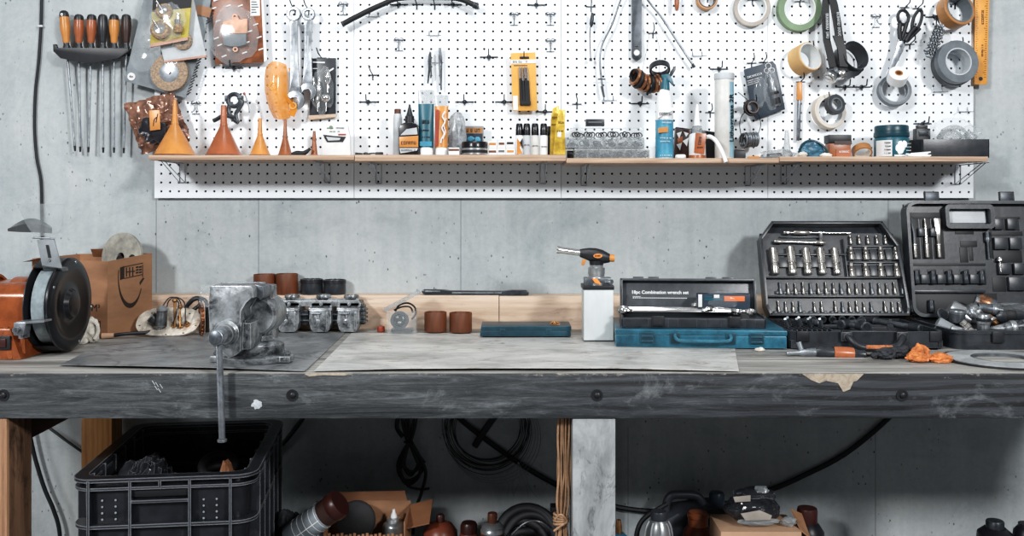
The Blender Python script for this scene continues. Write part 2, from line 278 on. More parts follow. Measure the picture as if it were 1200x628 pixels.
# ------------------------------------------------------------------ mesh builder
INFO = {}
LASTSET = []
SPLIT = {'latch', 'bolt', 'mounting_bolt', 'hole', 'bit_shank', 'bit_tip', 'burr', 'guard_screw', 'handle_bracket', 'terminal', 'plate_hole', 'latch_catch', 'latch_inset', 'moulded_block', 'nose_piece', 'end_fitting',
         'upright_rib', 'o_ring', 'white_print', 'label_picture', 'picture_figure', 'paper_label', 'rail_screw', 'copper_rings', 'clip_prong', 'lens_glint', 'flap', 'temple', 'hanging_loop', 'wall_blister', 'scrap_tissue', 'ring_print', 'raised_letter', 'bare_chip', 'jaw_plate', 'end_piece', 'thread'}
class MB:
    """Collects shapes. With an anchor (px,py,y) points are (px,py,depth), all in pixel-size units of that depth; without one they are metres."""
    def __init__(self, anchor=None):
        if anchor is not None and not isinstance(anchor, tuple): anchor = INFO[anchor.name]
        self.anchor = anchor
        self.k = 1.0 / S(anchor[2]) if anchor else 1.0
        self.bm = bmesh.new(); self.mi = 0
    def v(self, p):
        if self.anchor:
            a = self.anchor
            return Vector(((p[0] - a[0]) * self.k, p[2] * self.k, (a[1] - p[1]) * self.k))
        return Vector(p)
    def _face(self, vs):
        try:
            f = self.bm.faces.new(vs); f.material_index = self.mi; return f
        except ValueError: return None
    def raw(self, verts, faces):
        vs = [self.bm.verts.new(q) for q in verts]
        fs = [self._face([vs[i] for i in f]) for f in faces]
        return vs, [f for f in fs if f]
    def _bevel(self, fs, w, seg=2):
        es = list({e for f in fs for e in f.edges})
        r = bmesh.ops.bevel(self.bm, geom=es, offset=w * self.k, segments=seg, affect='EDGES', profile=.6, clamp_overlap=True)
        for f in r['faces']: f.material_index = self.mi
    def box(self, a, b, bev=0, rot=None, seg=2):
        A, B = self.v(a), self.v(b)
        lo = Vector(map(min, A, B)); hi = Vector(map(max, A, B))
        vs = [Vector((x, y, z)) for x in (lo.x, hi.x) for y in (lo.y, hi.y) for z in (lo.z, hi.z)]
        if rot:
            c = (lo + hi) / 2; R = rot if isinstance(rot, Matrix) else Matrix.Rotation(math.radians(rot), 3, 'Y')
            vs = [R @ (q - c) + c for q in vs]
        _, fs = self.raw(vs, [(0, 1, 3, 2), (4, 6, 7, 5), (0, 4, 5, 1), (2, 3, 7, 6), (0, 2, 6, 4), (1, 5, 7, 3)])
        if bev: self._bevel(fs, bev, seg)
        return self
    def prism3(self, pts, vec, bev=0):
        pts = [self.v(p) for p in pts] if self.anchor else [Vector(p) for p in pts]
        vec = Vector(vec); n = len(pts)
        vs = pts + [p + vec for p in pts]
        _, fs = self.raw(vs, [tuple(range(n)), tuple(range(2 * n - 1, n - 1, -1))] + [(i, (i + 1) % n, n + (i + 1) % n, n + i) for i in range(n)])
        if bev: self._bevel(fs, bev)
        return self
    def prism(self, pts, d0, d1, bev=0):
        """polygon in the picture-parallel plane, (px,py) or (x,z), from depth d0 to d1"""
        if self.anchor: return self.prism3([(p[0], p[1], d0) for p in pts], (0, (d1 - d0) * self.k, 0), bev)
        return self.prism3([(p[0], d0, p[1]) for p in pts], (0, d1 - d0, 0), bev)
    def poly(self, pts):
        self.raw([self.v(p) for p in pts], [tuple(range(len(pts)))]); return self
    def lathe(self, prof, p, axis=(0, 0, 1), n=24, closed=False, caps=True, arc=None):
        """prof: [(radius, height)] about axis from p"""
        o = self.v(p); ax = Vector(axis).normalized()
        t = Vector((1, 0, 0)) if abs(ax.x) < .9 else Vector((0, 0, 1))
        e1 = (t - ax * t.dot(ax)).normalized(); e2 = ax.cross(e1)
        k = self.k; rings = []; verts = []
        for (r, h) in prof:
            if r < 1e-9: rings.append([len(verts)]); verts.append(o + ax * h * k); continue
            ring = []
            for i in range(n):
                a = 2 * PI * i / n
                ring.append(len(verts)); verts.append(o + ax * h * k + (e1 * math.cos(a) + e2 * math.sin(a)) * r * k)
            rings.append(ring)
        faces = []
        pairs = list(zip(rings, rings[1:])) + ([(rings[-1], rings[0])] if closed else [])
        for A, B in pairs:
            for i in range(n):
                j = (i + 1) % n
                if len(A) == 1 and len(B) == 1: break
                if len(A) == 1: faces.append((A[0], B[j], B[i]))
                elif len(B) == 1: faces.append((A[i], A[j], B[0]))
                else: faces.append((A[i], A[j], B[j], B[i]))
        if caps and not closed:
            if len(rings[0]) > 1: faces.append(tuple(reversed(rings[0])))
            if len(rings[-1]) > 1: faces.append(tuple(rings[-1]))
        self.raw(verts, faces); return self
    def cyl(self, p0, p1, r0, r1=None, n=16):
        A, B = self.v(p0), self.v(p1); ax = B - A
        r1 = r0 if r1 is None else r1
        return self.lathe([(r0, 0), (r1, ax.length / self.k)], p0, ax, n)
    def ring(self, c, axis, R, r, w, n=32, bev=0):
        b = bev
        prof = [(r, -w / 2), (R - b, -w / 2), (R, -w / 2 + b), (R, w / 2 - b), (R - b, w / 2), (r, w / 2)] if b else [(r, -w / 2), (R, -w / 2), (R, w / 2), (r, w / 2)]
        return self.lathe(prof, c, axis, n, closed=True)
    def torus(self, c, axis, R, r, n=28, m=8):
        return self.lathe([(R + r * math.cos(2 * PI * i / m), r * math.sin(2 * PI * i / m)) for i in range(m)], c, axis, n, closed=True)
    def ell(self, c, rx, ry, rz, n=16, m=10):
        o = self.v(c); k = self.k; vs = [o + Vector((0, 0, rz * k))]
        for i in range(1, m):
            t = PI * i / m
            for j in range(n):
                a = 2 * PI * j / n; vs.append(o + Vector((rx * math.sin(t) * math.cos(a), ry * math.sin(t) * math.sin(a), rz * math.cos(t))) * k)
        vs.append(o + Vector((0, 0, -rz * k))); fs = []
        for j in range(n): fs.append((0, 1 + j, 1 + (j + 1) % n))
        for i in range(m - 2):
            for j in range(n):
                a = 1 + i * n; fs.append((a + j, a + n + j, a + n + (j + 1) % n, a + (j + 1) % n))
        L = len(vs) - 1; a = 1 + (m - 2) * n
        for j in range(n): fs.append((L, a + (j + 1) % n, a + j))
        self.raw(vs, fs); return self
    def tube(self, pts, r, n=8, closed=False, smooth=True, rs=None):
        pts = [self.v(p) for p in pts]
        if smooth and len(pts) > 2:
            out = []; N = len(pts)
            for i in range(N if closed else N - 1):
                g = (lambda j: pts[j % N]) if closed else (lambda j: pts[max(0, min(N - 1, j))])
                p0, p1, p2, p3 = g(i - 1), g(i), g(i + 1), g(i + 2)
                for s in range(5):
                    t = s / 5
                    out.append(.5 * ((2 * p1) + (p2 - p0) * t + (2 * p0 - 5 * p1 + 4 * p2 - p3) * t * t + (3 * p1 - p0 - 3 * p2 + p3) * t ** 3))
            if not closed: out.append(pts[-1])
            pts = out
        N = len(pts); r = r * self.k
        vs = []; up = None
        for i in range(N):
            a = pts[i - 1] if (i or closed) else pts[i]; b = pts[(i + 1) % N] if (i < N - 1 or closed) else pts[i]
            t = (b - a).normalized() if (b - a).length > 1e-9 else Vector((0, 0, 1))
            if up is None:
                up = Vector((0, 1, 0)) if abs(t.y) < .9 else Vector((0, 0, 1))
            e1 = (up - t * up.dot(t)).normalized(); e2 = t.cross(e1); up = e1
            q = r * (rs(i / max(1, N - 1)) if rs else 1)
            for j in range(n):
                w = 2 * PI * j / n; vs.append(pts[i] + (e1 * math.cos(w) + e2 * math.sin(w)) * q)
        fs = []
        for i in range(N if closed else N - 1):
            for j in range(n):
                a, b = i * n, ((i + 1) % N) * n; fs.append((a + j, a + (j + 1) % n, b + (j + 1) % n, b + j))
        if not closed: fs += [tuple(range(n - 1, -1, -1)), tuple((N - 1) * n + j for j in range(n))]
        self.raw(vs, fs); return self
    def strip(self, pts, wvec, th=.3):
        """flat ribbon along pts, as wide as wvec (same units), with thickness"""
        A = self.v((0, 0, 0) if self.anchor is None else (self.anchor[0], self.anchor[1], 0)); W = self.v((wvec[0] + (self.anchor[0] if self.anchor else 0), wvec[1] + (self.anchor[1] if self.anchor else 0), wvec[2])) - A
        ps = [self.v(p) for p in pts]; vs = []; fs = []
        for i, p in enumerate(ps):
            t = (ps[min(i + 1, len(ps) - 1)] - ps[max(i - 1, 0)]); nn = t.cross(W)
            nn = nn.normalized() * th * self.k if nn.length > 1e-12 else Vector((0, -th * self.k, 0))
            vs += [p - W / 2 - nn / 2, p + W / 2 - nn / 2, p + W / 2 + nn / 2, p - W / 2 + nn / 2]
        for i in range(len(ps) - 1):
            a, b = 4 * i, 4 * i + 4
            for j in range(4): fs.append((a + j, a + (j + 1) % 4, b + (j + 1) % 4, b + j))
        fs += [(3, 2, 1, 0), tuple(4 * (len(ps) - 1) + j for j in range(4))]
        self.raw(vs, fs); return self
    def crumple(self, c, rx, ry, rz, amp=.35, fr=1.6, seed=0, sub=4, flat=None):
        """a wrinkled bundle of cloth or film"""
        o = self.v(c); k = self.k
        b2 = bmesh.new(); bmesh.ops.create_icosphere(b2, subdivisions=sub, radius=1)
        vs = []
        off = Vector((seed * 3.7, seed * 1.3, seed * 2.1))
        for q in b2.verts:
            p = q.co
            d = 1 + amp * noise.noise(p * fr + off) + amp * .6 * abs(noise.noise(p * fr * 2.7 + off)) - amp * .35 * abs(noise.noise(p * fr * 5 + off))
            z = p.z * rz * d
            if flat is not None: z = max(z, flat)
            vs.append(o + Vector((p.x * rx * d, p.y * ry * d, z)) * k)
        fs = [tuple(x.index for x in f.verts) for f in b2.faces]; b2.free()
        self.raw(vs, fs); return self
    def mesh(self, name, mats):
        bmesh.ops.recalc_face_normals(self.bm, faces=self.bm.faces)
        me = bpy.data.meshes.new(name); self.bm.to_mesh(me); self.bm.free()
        for m in (mats if isinstance(mats, (list, tuple)) else [mats]): me.materials.append(M[m] if isinstance(m, str) else m)
        me.polygons.foreach_set('use_smooth', [True] * len(me.polygons)); me.set_sharp_from_angle(angle=math.radians(38))
        return me
    def build(self, name, mats, parent=None, label=None):
        if parent is not None and name in SPLIT: return self._each(name, mats, parent)
        o = bpy.data.objects.new(name, self.mesh(name, mats)); COL.objects.link(o)
        if parent is not None: o.parent = parent
        elif self.anchor: o.location = P(*self.anchor)
        if label: o['label'] = label
        return o
    def _each(self, name, mats, parent):
        bm = self.bm; bm.verts.ensure_lookup_table(); bm.verts.index_update(); seen = {}; isl = []
        for v in bm.verts:
            if v.index in seen: continue
            st = [v]; seen[v.index] = len(isl); comp = []
            while st:
                q = st.pop(); comp.append(q)
                for e in q.link_edges:
                    w = e.other_vert(q)
                    if w.index not in seen: seen[w.index] = len(isl); st.append(w)
            isl.append(comp)
        bb = [(Vector(map(min, *[tuple(v.co) for v in c])), Vector(map(max, *[tuple(v.co) for v in c]))) for c in isl]
        gid = list(range(len(isl))); eps = .0006
        def find(i):
            while gid[i] != i: i = gid[i]
            return i
        for i in range(len(isl)):
            for j in range(i):
                if all(bb[i][0][a] - eps <= bb[j][1][a] and bb[j][0][a] - eps <= bb[i][1][a] for a in range(3)): gid[find(i)] = find(j)
        grp = {}
        for i in range(len(isl)): grp.setdefault(find(i), []).append(i)
        o = None; made = []
        for g in grp.values():
            m2 = MB(self.anchor); mp = {}; keep = set(g)
            for i in g:
                for v in isl[i]: mp[v.index] = m2.bm.verts.new(v.co)
            for f in bm.faces:
                if f.verts[0].index in mp: m2._face([mp[v.index] for v in f.verts])
            o = bpy.data.objects.new(name, m2.mesh(name, mats)); COL.objects.link(o); o.parent = parent; made.append(o)
        bm.free(); LASTSET[:] = made
        return o
    def solo(self, name, mats, label, cat, group=None):
        o = self.build(name, mats); tag(o, label, cat, group); INFO[o.name] = self.anchor; return o
def tag(o, label, cat, group=None, kind=None):
    o['label'] = label; o['category'] = cat
    if group: o['group'] = group
    if kind: o['kind'] = kind
    return o
def thing(name, label, cat, anchor=None, loc=None, rot=(0, 0, 0), group=None):
    o = bpy.data.objects.new(name, None); COL.objects.link(o); o.empty_display_size = .05
    o.location = P(*anchor) if anchor else loc; o.rotation_euler = rot
    INFO[o.name] = anchor
    return tag(o, label, cat, group)
def struct(o): o['kind'] = 'structure'; return o
def text(body, parent, loc, size, m, rot=(PI / 2, 0, 0), name='lettering', align='LEFT', bold=0.0, sx=1.0):
    cu = bpy.data.curves.new(name, 'FONT'); cu.body = body; cu.size = size; cu.extrude = .0002; cu.align_x = align; cu.align_y = 'CENTER'; cu.offset = bold; cu.resolution_u = 3
    t = bpy.data.objects.new(name, cu); COL.objects.link(t)
    bpy.context.view_layer.update()
    me = bpy.data.meshes.new_from_object(t.evaluated_get(bpy.context.evaluated_depsgraph_get()))
    bpy.data.objects.remove(t); bpy.data.curves.remove(cu)
    me.materials.clear(); me.materials.append(M[m])
    o = bpy.data.objects.new(name, me); COL.objects.link(o); o.parent = parent; o.location = loc; o.rotation_euler = rot; o.scale = (sx, 1, 1)
    return o
def ptext(body, root, px, py, d, size_px, m, ang=0, align='CENTER', bold=0.0, sx=1.0):
    """lettering facing the viewer at a pixel-unit place of a thing"""
    b = MB(root); loc = b.v((px, py, d)); k = b.k; b.bm.free()
    return text(body, root, loc, size_px * k, m, (PI / 2, math.radians(ang), 0), align=align, bold=bold * k, sx=sx)
ORD = ['first', 'second', 'third', 'fourth', 'fifth', 'sixth', 'seventh', 'eighth', 'ninth', 'tenth', 'eleventh', 'twelfth', 'thirteenth', 'fourteenth', 'fifteenth', 'sixteenth', 'seventeenth', 'eighteenth']

def scribble(root, x0, x1, cy, h, d, m, seed=1, ang=0, vertical=False):
    """a line of small print too worn or small to read: letter-like strokes"""
    rnd = random.Random(seed); b = MB(root); x = x0; n = 0
    t = max(.3, h * .17)
    while x < x1 - h * .4:
        wd = h * (.45 + .3 * rnd.random())
        if rnd.random() < .14: x += wd; continue
        k = rnd.randrange(4)
        bars = [(x, cy - h / 2, x + t, cy + h / 2)]
        if k != 1: bars.append((x, cy - h / 2, x + wd, cy - h / 2 + t))
        if k != 2: bars.append((x + wd - t, cy - h / 2, x + wd, cy + h / 2))
        if k != 3: bars.append((x, cy + h / 2 - t, x + wd, cy + h / 2))
        for q in bars:
            if vertical:
                mx = (x0 + x1) / 2; f = lambda X, Y: (mx + (Y - cy), cy - (X - mx))
                (ax, ay), (bx, by_) = f(q[0], q[1]), f(q[2], q[3])
                b.box((min(ax, bx), min(ay, by_), d - .15), (max(ax, bx), max(ay, by_), d + .15))
            else: b.box((q[0], q[1], d - .15), (q[2], q[3], d + .15))
        x += wd + t * 1.3
    if ang:
        c = b.v(((x0 + x1) / 2, cy, d)); R = Matrix.Rotation(math.radians(ang), 3, 'Y')
        for q in b.bm.verts: q.co = R @ (q.co - c) + c
    return b.build('print', m, root)
# ================================================================== SETTING
w = MB(); w.box((-2.6, 0, FLOOR), (2.6, .08, 2.75)); wall = struct(w.build('wall_back', 'wall'))
w = MB(); w.box((-2.6, -5, FLOOR - .05), (2.6, .08, FLOOR)); floor = struct(w.build('floor', 'floor'))
# joints between the wall sheets
for n, (px, y0, y1) in enumerate([(183, 233, 345), (540, 233, 345), (736, 500, 628), (1026, 500, 628), (1041, 233, 270), (303, 233, 330)]):
    w = MB((px, y0, -.0005)); w.box((px - .25, y0, 0), (px + .25, y1, .3)); struct(w.build('trim_%d' % (n + 1), 'ink_grey'))
# ================================================================== PEGBOARD
YP = -.018                       # face of the boards
def px2x(px): return (px - CX) / S(YP)
ZB = CZ - (232 - HY) / S(YP)
def pegboard(x0p, x1p, hx, ncol, oy, label):
    x0, x1 = px2x(x0p), px2x(x1p); k = 1 / S(YP); pitch = 10.36 * k
    r = thing('pegboard', label, 'pegboard', loc=((x0 + x1) / 2, YP, ZB), group='white pegboard sheets')
    cx0 = px2x(hx); z0 = CZ - (oy + 10.36 * 21 - HY) * k
    X = [x0] + [cx0 + (i - .5) * pitch for i in range(ncol + 1)] + [x1]
    nrow = 46
    Z = [ZB] + [z0 + (j - .5) * pitch for j in range(nrow + 1)] + [z0 + nrow * pitch]
    b = MB(); ox, oz = (x0 + x1) / 2, ZB
    vs, fs = [], []
    hr = .0036; th = .005
    def add(*q):
        i = len(vs); vs.extend(Vector((a - ox, c, d - oz)) for a, c, d in q); return i
    for i in range(len(X) - 1):
        for j in range(len(Z) - 1):
            a, c, d, e = X[i], X[i + 1], Z[j], Z[j + 1]
            if c - a < 1e-5 or e - d < 1e-5: continue
            if 0 < i <= ncol and 0 < j <= nrow:
                mx, mz = (a + c) / 2, (d + e) / 2; hw, hh = (c - a) / 2, (e - d) / 2
                sq = [(1, 0), (1, 1), (0, 1), (-1, 1), (-1, 0), (-1, -1), (0, -1), (1, -1)]
                o = add(*[(mx + p * hw, 0, mz + q * hh) for p, q in sq])
                n1 = add(*[(mx + hr * math.cos(t * PI / 4), 0, mz + hr * math.sin(t * PI / 4)) for t in range(8)])
                n2 = add(*[(mx + hr * math.cos(t * PI / 4), th, mz + hr * math.sin(t * PI / 4)) for t in range(8)])
                for t in range(8):
                    u = (t + 1) % 8
                    fs.append((o + t, o + u, n1 + u, n1 + t)); fs.append((n1 + t, n1 + u, n2 + u, n2 + t))
            else:
                o = add((a, 0, d), (c, 0, d), (c, 0, e), (a, 0, e)); fs.append((o, o + 1, o + 2, o + 3))
    # edges
    zt = Z[-1]
    for (a, d), (c, e) in (((x0, ZB), (x1, ZB)), ((x1, ZB), (x1, zt)), ((x1, zt), (x0, zt)), ((x0, zt), (x0, ZB))):
        o = add((a, 0, d), (c, 0, e), (c, th, e), (a, th, d)); fs.append((o, o + 1, o + 2, o + 3))
    me = bpy.data.meshes.new('panel'); me.from_pydata(vs, [], fs); me.materials.append(M['pegboard'])
    o = bpy.data.objects.new('panel', me); COL.objects.link(o); o.parent = r
    b = MB(); b.box((x0 - ox + .004, .006, .004), (x1 - ox - .004, .016, zt - oz - .004)); b.build('hole_shade', 'peg_hole_shade', r)  # added dark sheet that stands for the shade inside the peg holes
    return r
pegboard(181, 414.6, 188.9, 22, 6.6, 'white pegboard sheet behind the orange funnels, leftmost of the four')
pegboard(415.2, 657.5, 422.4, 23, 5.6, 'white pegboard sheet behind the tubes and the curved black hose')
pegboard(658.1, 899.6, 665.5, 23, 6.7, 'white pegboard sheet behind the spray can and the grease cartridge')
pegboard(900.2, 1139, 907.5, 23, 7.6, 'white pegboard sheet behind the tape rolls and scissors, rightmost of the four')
# ---- shelf boards and their wire brackets
YS0, YS1 = -.215, -.022
def shelf_board(x0p, x1p, top, bot, label):
    s = S(YS0); x0, x1 = (x0p - CX) / s, (x1p - CX) / s; zt = CZ - (top - HY) / s; zb = CZ - (bot - HY) / s
    b = MB(); b.box((x0, YS0, zb), (x1, YS1, zt), .0015)
    return tag(b.build('shelf_board', 'shelf'), label, 'shelf', 'shelf boards along the pegboard'), zt
ZS = {}
for key, a in {'a': (174, 415, 181.6, 187.2, 'light wooden shelf board under the orange funnels'), 'b': (415.6, 663, 181.2, 188.6, 'brownish wooden shelf board under the glue tubes and black capped bottles'),
               'c': (663.6, 913, 185.2, 191, 'wooden shelf board under the organizer boxes and grease cartridge'), 'd': (913.6, 1158, 183.4, 189.2, 'wooden shelf board under the teal jar and black tray')}.items():
    ZS[key] = shelf_board(*a)[1]
for px, shelf, lab in [(214, 'a', 'thin wire bracket under the shelf below the largest orange funnel'), (384, 'a', 'thin wire bracket under the shelf below the white packet'), (444, 'b', 'thin wire bracket under the shelf left of the grey spray can'),
                       (636, 'b', 'thin wire bracket under the shelf below the yellow packets'), (684, 'c', 'thin wire bracket under the shelf below the organizer boxes'), (876, 'c', 'thin wire bracket under the shelf below the hanging wire coils'),
                       (918, 'd', 'thin wire bracket under the shelf below the blue wrap'), (1122, 'd', 'thin wire bracket under the shelf below the black tray')]:
    zb = {'a': 187.2, 'b': 188.6, 'c': 191, 'd': 189.2}[shelf]; z = CZ - (zb - HY) / S(YS0) - .0018
    b = MB(); x = px2x(px)
    for dx in (-.008, .008):
        b.tube([(x + dx, YP - .002, z - .055), (x + dx, YP - .003, z), (x + dx, YP - .1, z), (x + dx * .6, YP - .17, z)], .0010, 6, smooth=False)
        b.tube([(x + dx, YP - .003, z - .055), (x + dx * .6, YP - .15, z)], .0012, 6, smooth=False)
    b.tube([(x - .008, YP - .002, z - .055), (x + .008, YP - .002, z - .055)], .0012, 6)
    o = b.build('wire_bracket', 'wire'); tag(o, lab, 'bracket', 'wire shelf brackets')
# ================================================================== PEG HOOKS
def hook(kind, px, py, label, ln=16):
    b = MB((px, py, YP)); f = b.tube
    if kind == 'loop':      # twin loops, a stem and a small foot
        for s in (-1, 1):
            f([(px + s * 5.5, py, 1), (px + s * 5.5, py - .5, -1.5), (px + s * 3, py - 2, -4), (px + s * .8, py - .5, -5), (px + s * 3, py + 1.6, -4), (px + s * 5.5, py + 1, -2)], .5, 6)
        f([(px - 5.5, py, -1), (px + 5.5, py, -1)], .55, 6)
        f([(px, py, -2), (px + .3, py + 7, -5), (px, py + 12, -14), (px + .4, py + 11.5, -17)], .6, 6)
        f([(px - 4.5, py + 12.6, -1), (px + 4.5, py + 12.6, -1)], .45, 6)
        f([(px, py + 4, -1), (px, py + 13, -1)], .5, 6); m = 'wire'
    elif kind == 'cross':   # a cross pin and one upright prong
        f([(px - 10.5, py, .5), (px - 10, py, -1), (px + 10, py, -1), (px + 10.5, py, .5)], .75, 6, smooth=False)
        f([(px, py + 4, -1.5), (px, py, -2), (px, py, -ln), (px, py - 7, -ln - 2)], .75, 6, smooth=False)
        b.torus((px, py, -1.4), (0, 1, 0), 2, .6, 14, 6); m = 'wire_dark'
    elif kind == 'prong':
        f([(px - 5.5, py, .5), (px - 5, py, -1), (px + 5, py, -1), (px + 5.5, py, .5)], .55, 6, smooth=False)
        f([(px, py + 6, -1), (px, py, -2), (px - .6, py - 3, -ln), (px - 2.2, py - 9, -ln - 3)], .7, 6); m = 'wire_dark'
    else:                   # thin: a slim wire bar with two upturned tips
        f([(px - 8, py + 1, -9), (px - 5.5, py, -2), (px + 5.5, py, -2), (px + 9, py + .8, -9)], .45, 6, smooth=False)
        f([(px - 5.5, py, -2), (px - 5.5, py - 5.5, 0), (px - 5.5, py - 5.5, 2)], .45, 6, smooth=False)
        f([(px + 5.5, py, -2), (px + 5.5, py - 5.5, 0), (px + 5.5, py - 5.5, 2)], .45, 6, smooth=False); m = 'wire'
    return b.solo('peg_hook', m, label, 'hook', 'pegboard hooks')
hook('loop', 230, 121, 'empty wire hook on the pegboard between the two largest funnels')
hook('cross', 274.5, 80, 'dark cross hook just below the brake pad card')
hook('loop', 402.5, 5, 'wire hook beside the left end of the curved black hose')
hook('thin', 438, 20, 'thin wire hook just below the sloping part of the curved hose')
for i, px in enumerate((467.5, 488.5, 509.5, 530.5)):
    hook('cross' if i in (0, 3) else 'prong', px, 5.5, ORD[i] + ' from the left of the four hooks carrying the curved black hose', 14)
hook('loop', 467.5, 47, 'empty wire hook alone below the left half of the curved hose')
hook('thin', 508.5, 42, 'thin wire hook above the tweezers')
hook('prong', 437, 88, 'dark pronged hook above the grey spray can')
hook('cross', 431.5, 119.5, 'dark cross hook left of and above the grey spray can')
hook('cross', 544.5, 119.5, 'dark cross hook above the framed picture box')
hook('cross', 591, 119.5, 'dark cross hook showing left of the lower yellow blade card')
hook('cross', 638.5, 131, 'dark cross hook left of the yellow foil packets')
hook('cross', 573, 67, 'dark cross hook left of the yellow blade card')
hook('cross', 628.5, 6, 'dark cross hook at the top edge above the yellow blade card')
hook('loop', 602.5, 17, 'empty wire hook above the yellow blade card')
hook('loop', 645, 17, 'empty wire hook, upper of the two right of the yellow blade card')
hook('loop', 645, 48, 'empty wire hook, lower of the two right of the yellow blade card')
hook('cross', 613.8, 70, 'dark hook holding the yellow blade card')
hook('prong', 692.5, 8, 'dark hook holding the slim pick')
hook('prong', 676, 122, 'short dark hook above the organizer boxes')
hook('thin', 713, 118, 'thin wire hook below the lower end of the bent cable')
hook('cross', 750, 121.5, 'dark cross hook below the copper and black coil')
hook('prong', 765, 39, 'dark pronged hook from which the coil hangs on threads')
hook('thin', 817, 66, 'thin wire hook at the right end of the bent cable')
hook('cross', 842.5, 81, 'dark cross hook directly above the grease cartridge')
hook('prong', 832, 132, 'dark hook left of the middle of the grease cartridge')
for px, py, lab in [(880.5, 74, 'left one of the pair of hooks holding the navy tool card'), (894.5, 73, 'right one of the pair of hooks holding the navy tool card')]:
    hook('prong', px, py, lab)
hook('loop', 1026, 19.5, 'empty wire hook between the headlamp and the scissors')
hook('cross', 990, 102, 'left one of two dark cross hooks below the headlamp')
hook('cross', 1009.5, 102, 'right one of two dark cross hooks below the headlamp')
hook('cross', 1095, 20, 'dark cross hook holding the bundle of chain')
hook('thin', 1098, 108, 'thin wire hook below the big grey duct tape roll')
hook('thin', 1128, 131, 'thin wire hook above the clear bag at the board edge')
hook('cross', 1081, 145, 'dark cross hook above the small black clamp block')
hook('prong', 1066, 52, 'dark hook beside the pivot of the scissors')
for px, py, lab in [(881.5, 0, 'hook holding the beige grey tape roll'), (937, 2, 'hook holding the sage green tape roll'), (949, 60, 'hook inside the tan masking tape roll'), (1119, 5, 'hook inside the brown tape roll at the top corner'),
                    (1121, 56, 'hook inside the big grey duct tape roll'), (829, -3, 'hook holding the dark brown tape roll at the top edge'), (346, 12, 'hook holding the left combination wrench'), (362, 12, 'hook holding the right combination wrench'),
                    (377, 68, 'hook holding the grey burr card'), (1060, 9, 'hook in the left loop of the scissors'), (1075, 10, 'hook in the right loop of the scissors'), (967, 119, 'hook holding the cream and black tape rolls'), (938, 96, 'hook behind the orange craft knife'), (883, 122, 'hook holding the wire coils')]:
    hook('prong', px, py, lab)
# ================================================================== WALL LEFT
b = MB((45, 120, -.006)); b.tube([(49, -30, 0), (48.5, 10, 0), (47.5, 40, 0), (45, 75, 0), (41.5, 108, 0), (40.5, 150, 0), (43, 185, 0), (48, 212, 0), (49, 250, 0), (50, 300, 0), (54, 345, 0)], 1.7, 8)
r = thing('wall_cable', 'thin black cable running down the wall left of the screwdrivers', 'cable', (45, 120, -.006)); b.build('sheath', 'cable', r)
b = MB(r)
b.box((44.5, 29.5, -2), (50.5, 32, 1), .4); b.build('cable_clip', 'grey_light', r)
# screwdriver rack
a = (110, 64, -.03); r = thing('screwdriver_rack', 'black plastic wall rack holding six screwdrivers', 'rack', a)
b = MB(r); b.prism([(66.5, 53.5), (70, 53), (71, 58), (153.5, 57.5), (154.5, 61.5), (143, 69.5), (113.5, 75.5), (103, 75.3), (75, 69.5), (66.8, 61.5)], -9, -5, .5)
b.build('front_plate', 'black', r)
b = MB(r)
for px in (70, 85.5, 99.5, 113.5, 127.5, 141.5, 152.5): b.box((px - 2.3, 57.5, -5.2), (px + 2.3, 63, 9), .4)
b.box((66, 57.5, 7), (154, 64, 11.5), .5); b.build('slot_rail', 'black', r)
SD = [(78.3, 12.5, 88, 177, 'orange', 'orange_deep', 'screwdriver with ringed end cap and tilted shaft, leftmost in the black rack'), (92.6, 17, 94, 178, 'orange_deep', 0, 'orange screwdriver second from the left in the black rack'),
      (106.6, 17, 103.6, 178.5, 'orange_deep', 0, 'orange screwdriver third from the left in the black rack'), (120.5, 17, 121, 179, 'case', 0, 'all black screwdriver in the middle of the black rack'),
      (133.8, 17, 133.6, 179, 'orange', 0, 'orange screwdriver right of the all black one in the rack'), (148, 17, 145, 179.5, 'brown', 0, 'dark brown screwdriver at the right end of the black rack')]
for i, (hx, hy, tx, ty, mh, _, lab) in enumerate(SD):
    a = (hx, 57, -.03); r = thing('screwdriver', lab, 'screwdriver', a, group='screwdrivers in the wall rack')
    up = (hx + (hx - tx) * .3 * (1 if i == 0 else .2) - (0), hy)
    ax = Vector(((hx - (tx if i in (0, 2) else hx)) * 1.0, 0, 120)).normalized() if i else Vector((-8, 0, 100)).normalized()
    H = 57 - hy
    b = MB(r); b.lathe([(3.2, 6), (3.9, 9), (4.0, 13), (5.2, 19), (5.7, 26), (5.4, H * .8), (5.2, H * .84)], (hx, 57, 0), ax, 18); b.build('handle', mh, r)
    b = MB(r); b.lathe([(5.25, H * .83), (5.3, H * .9), (4.4, H * .97), (2.6, H), (0, H + .3)], (hx, 57, 0), ax, 18); b.build('end_cap', 'black', r)
    b = MB(r); b.lathe([(4.2, -4), (4.2, 2), (3.3, 4), (3.3, 6.5)], (hx, 57, 0), ax, 16); b.build('collar', 'case', r)
    b = MB(r); e = b.v; tipd = 0
    b.cyl((hx + (.3 if i == 0 else 0), 60, 0), (tx - (tx - hx) * .05, ty - 6, 0), 1.25 if i != 4 else .95, 1.15, 10); b.build('shaft', 'steel', r)
    b = MB(r); b.cyl((tx - (tx - hx) * .05, ty - 6.2, 0), (tx, ty, 0), 1.5, 1.1, 8); b.build('tip', 'ink', r)
    if i == 0:
        b = MB(r); b.ring((hx - .1 + ax.x * (H - 5.5), 57 - (H - 5.5), -5.2), (0, 1, 0), 1.5, .8, 1, 14); b.build('hang_ring', 'silver', r)
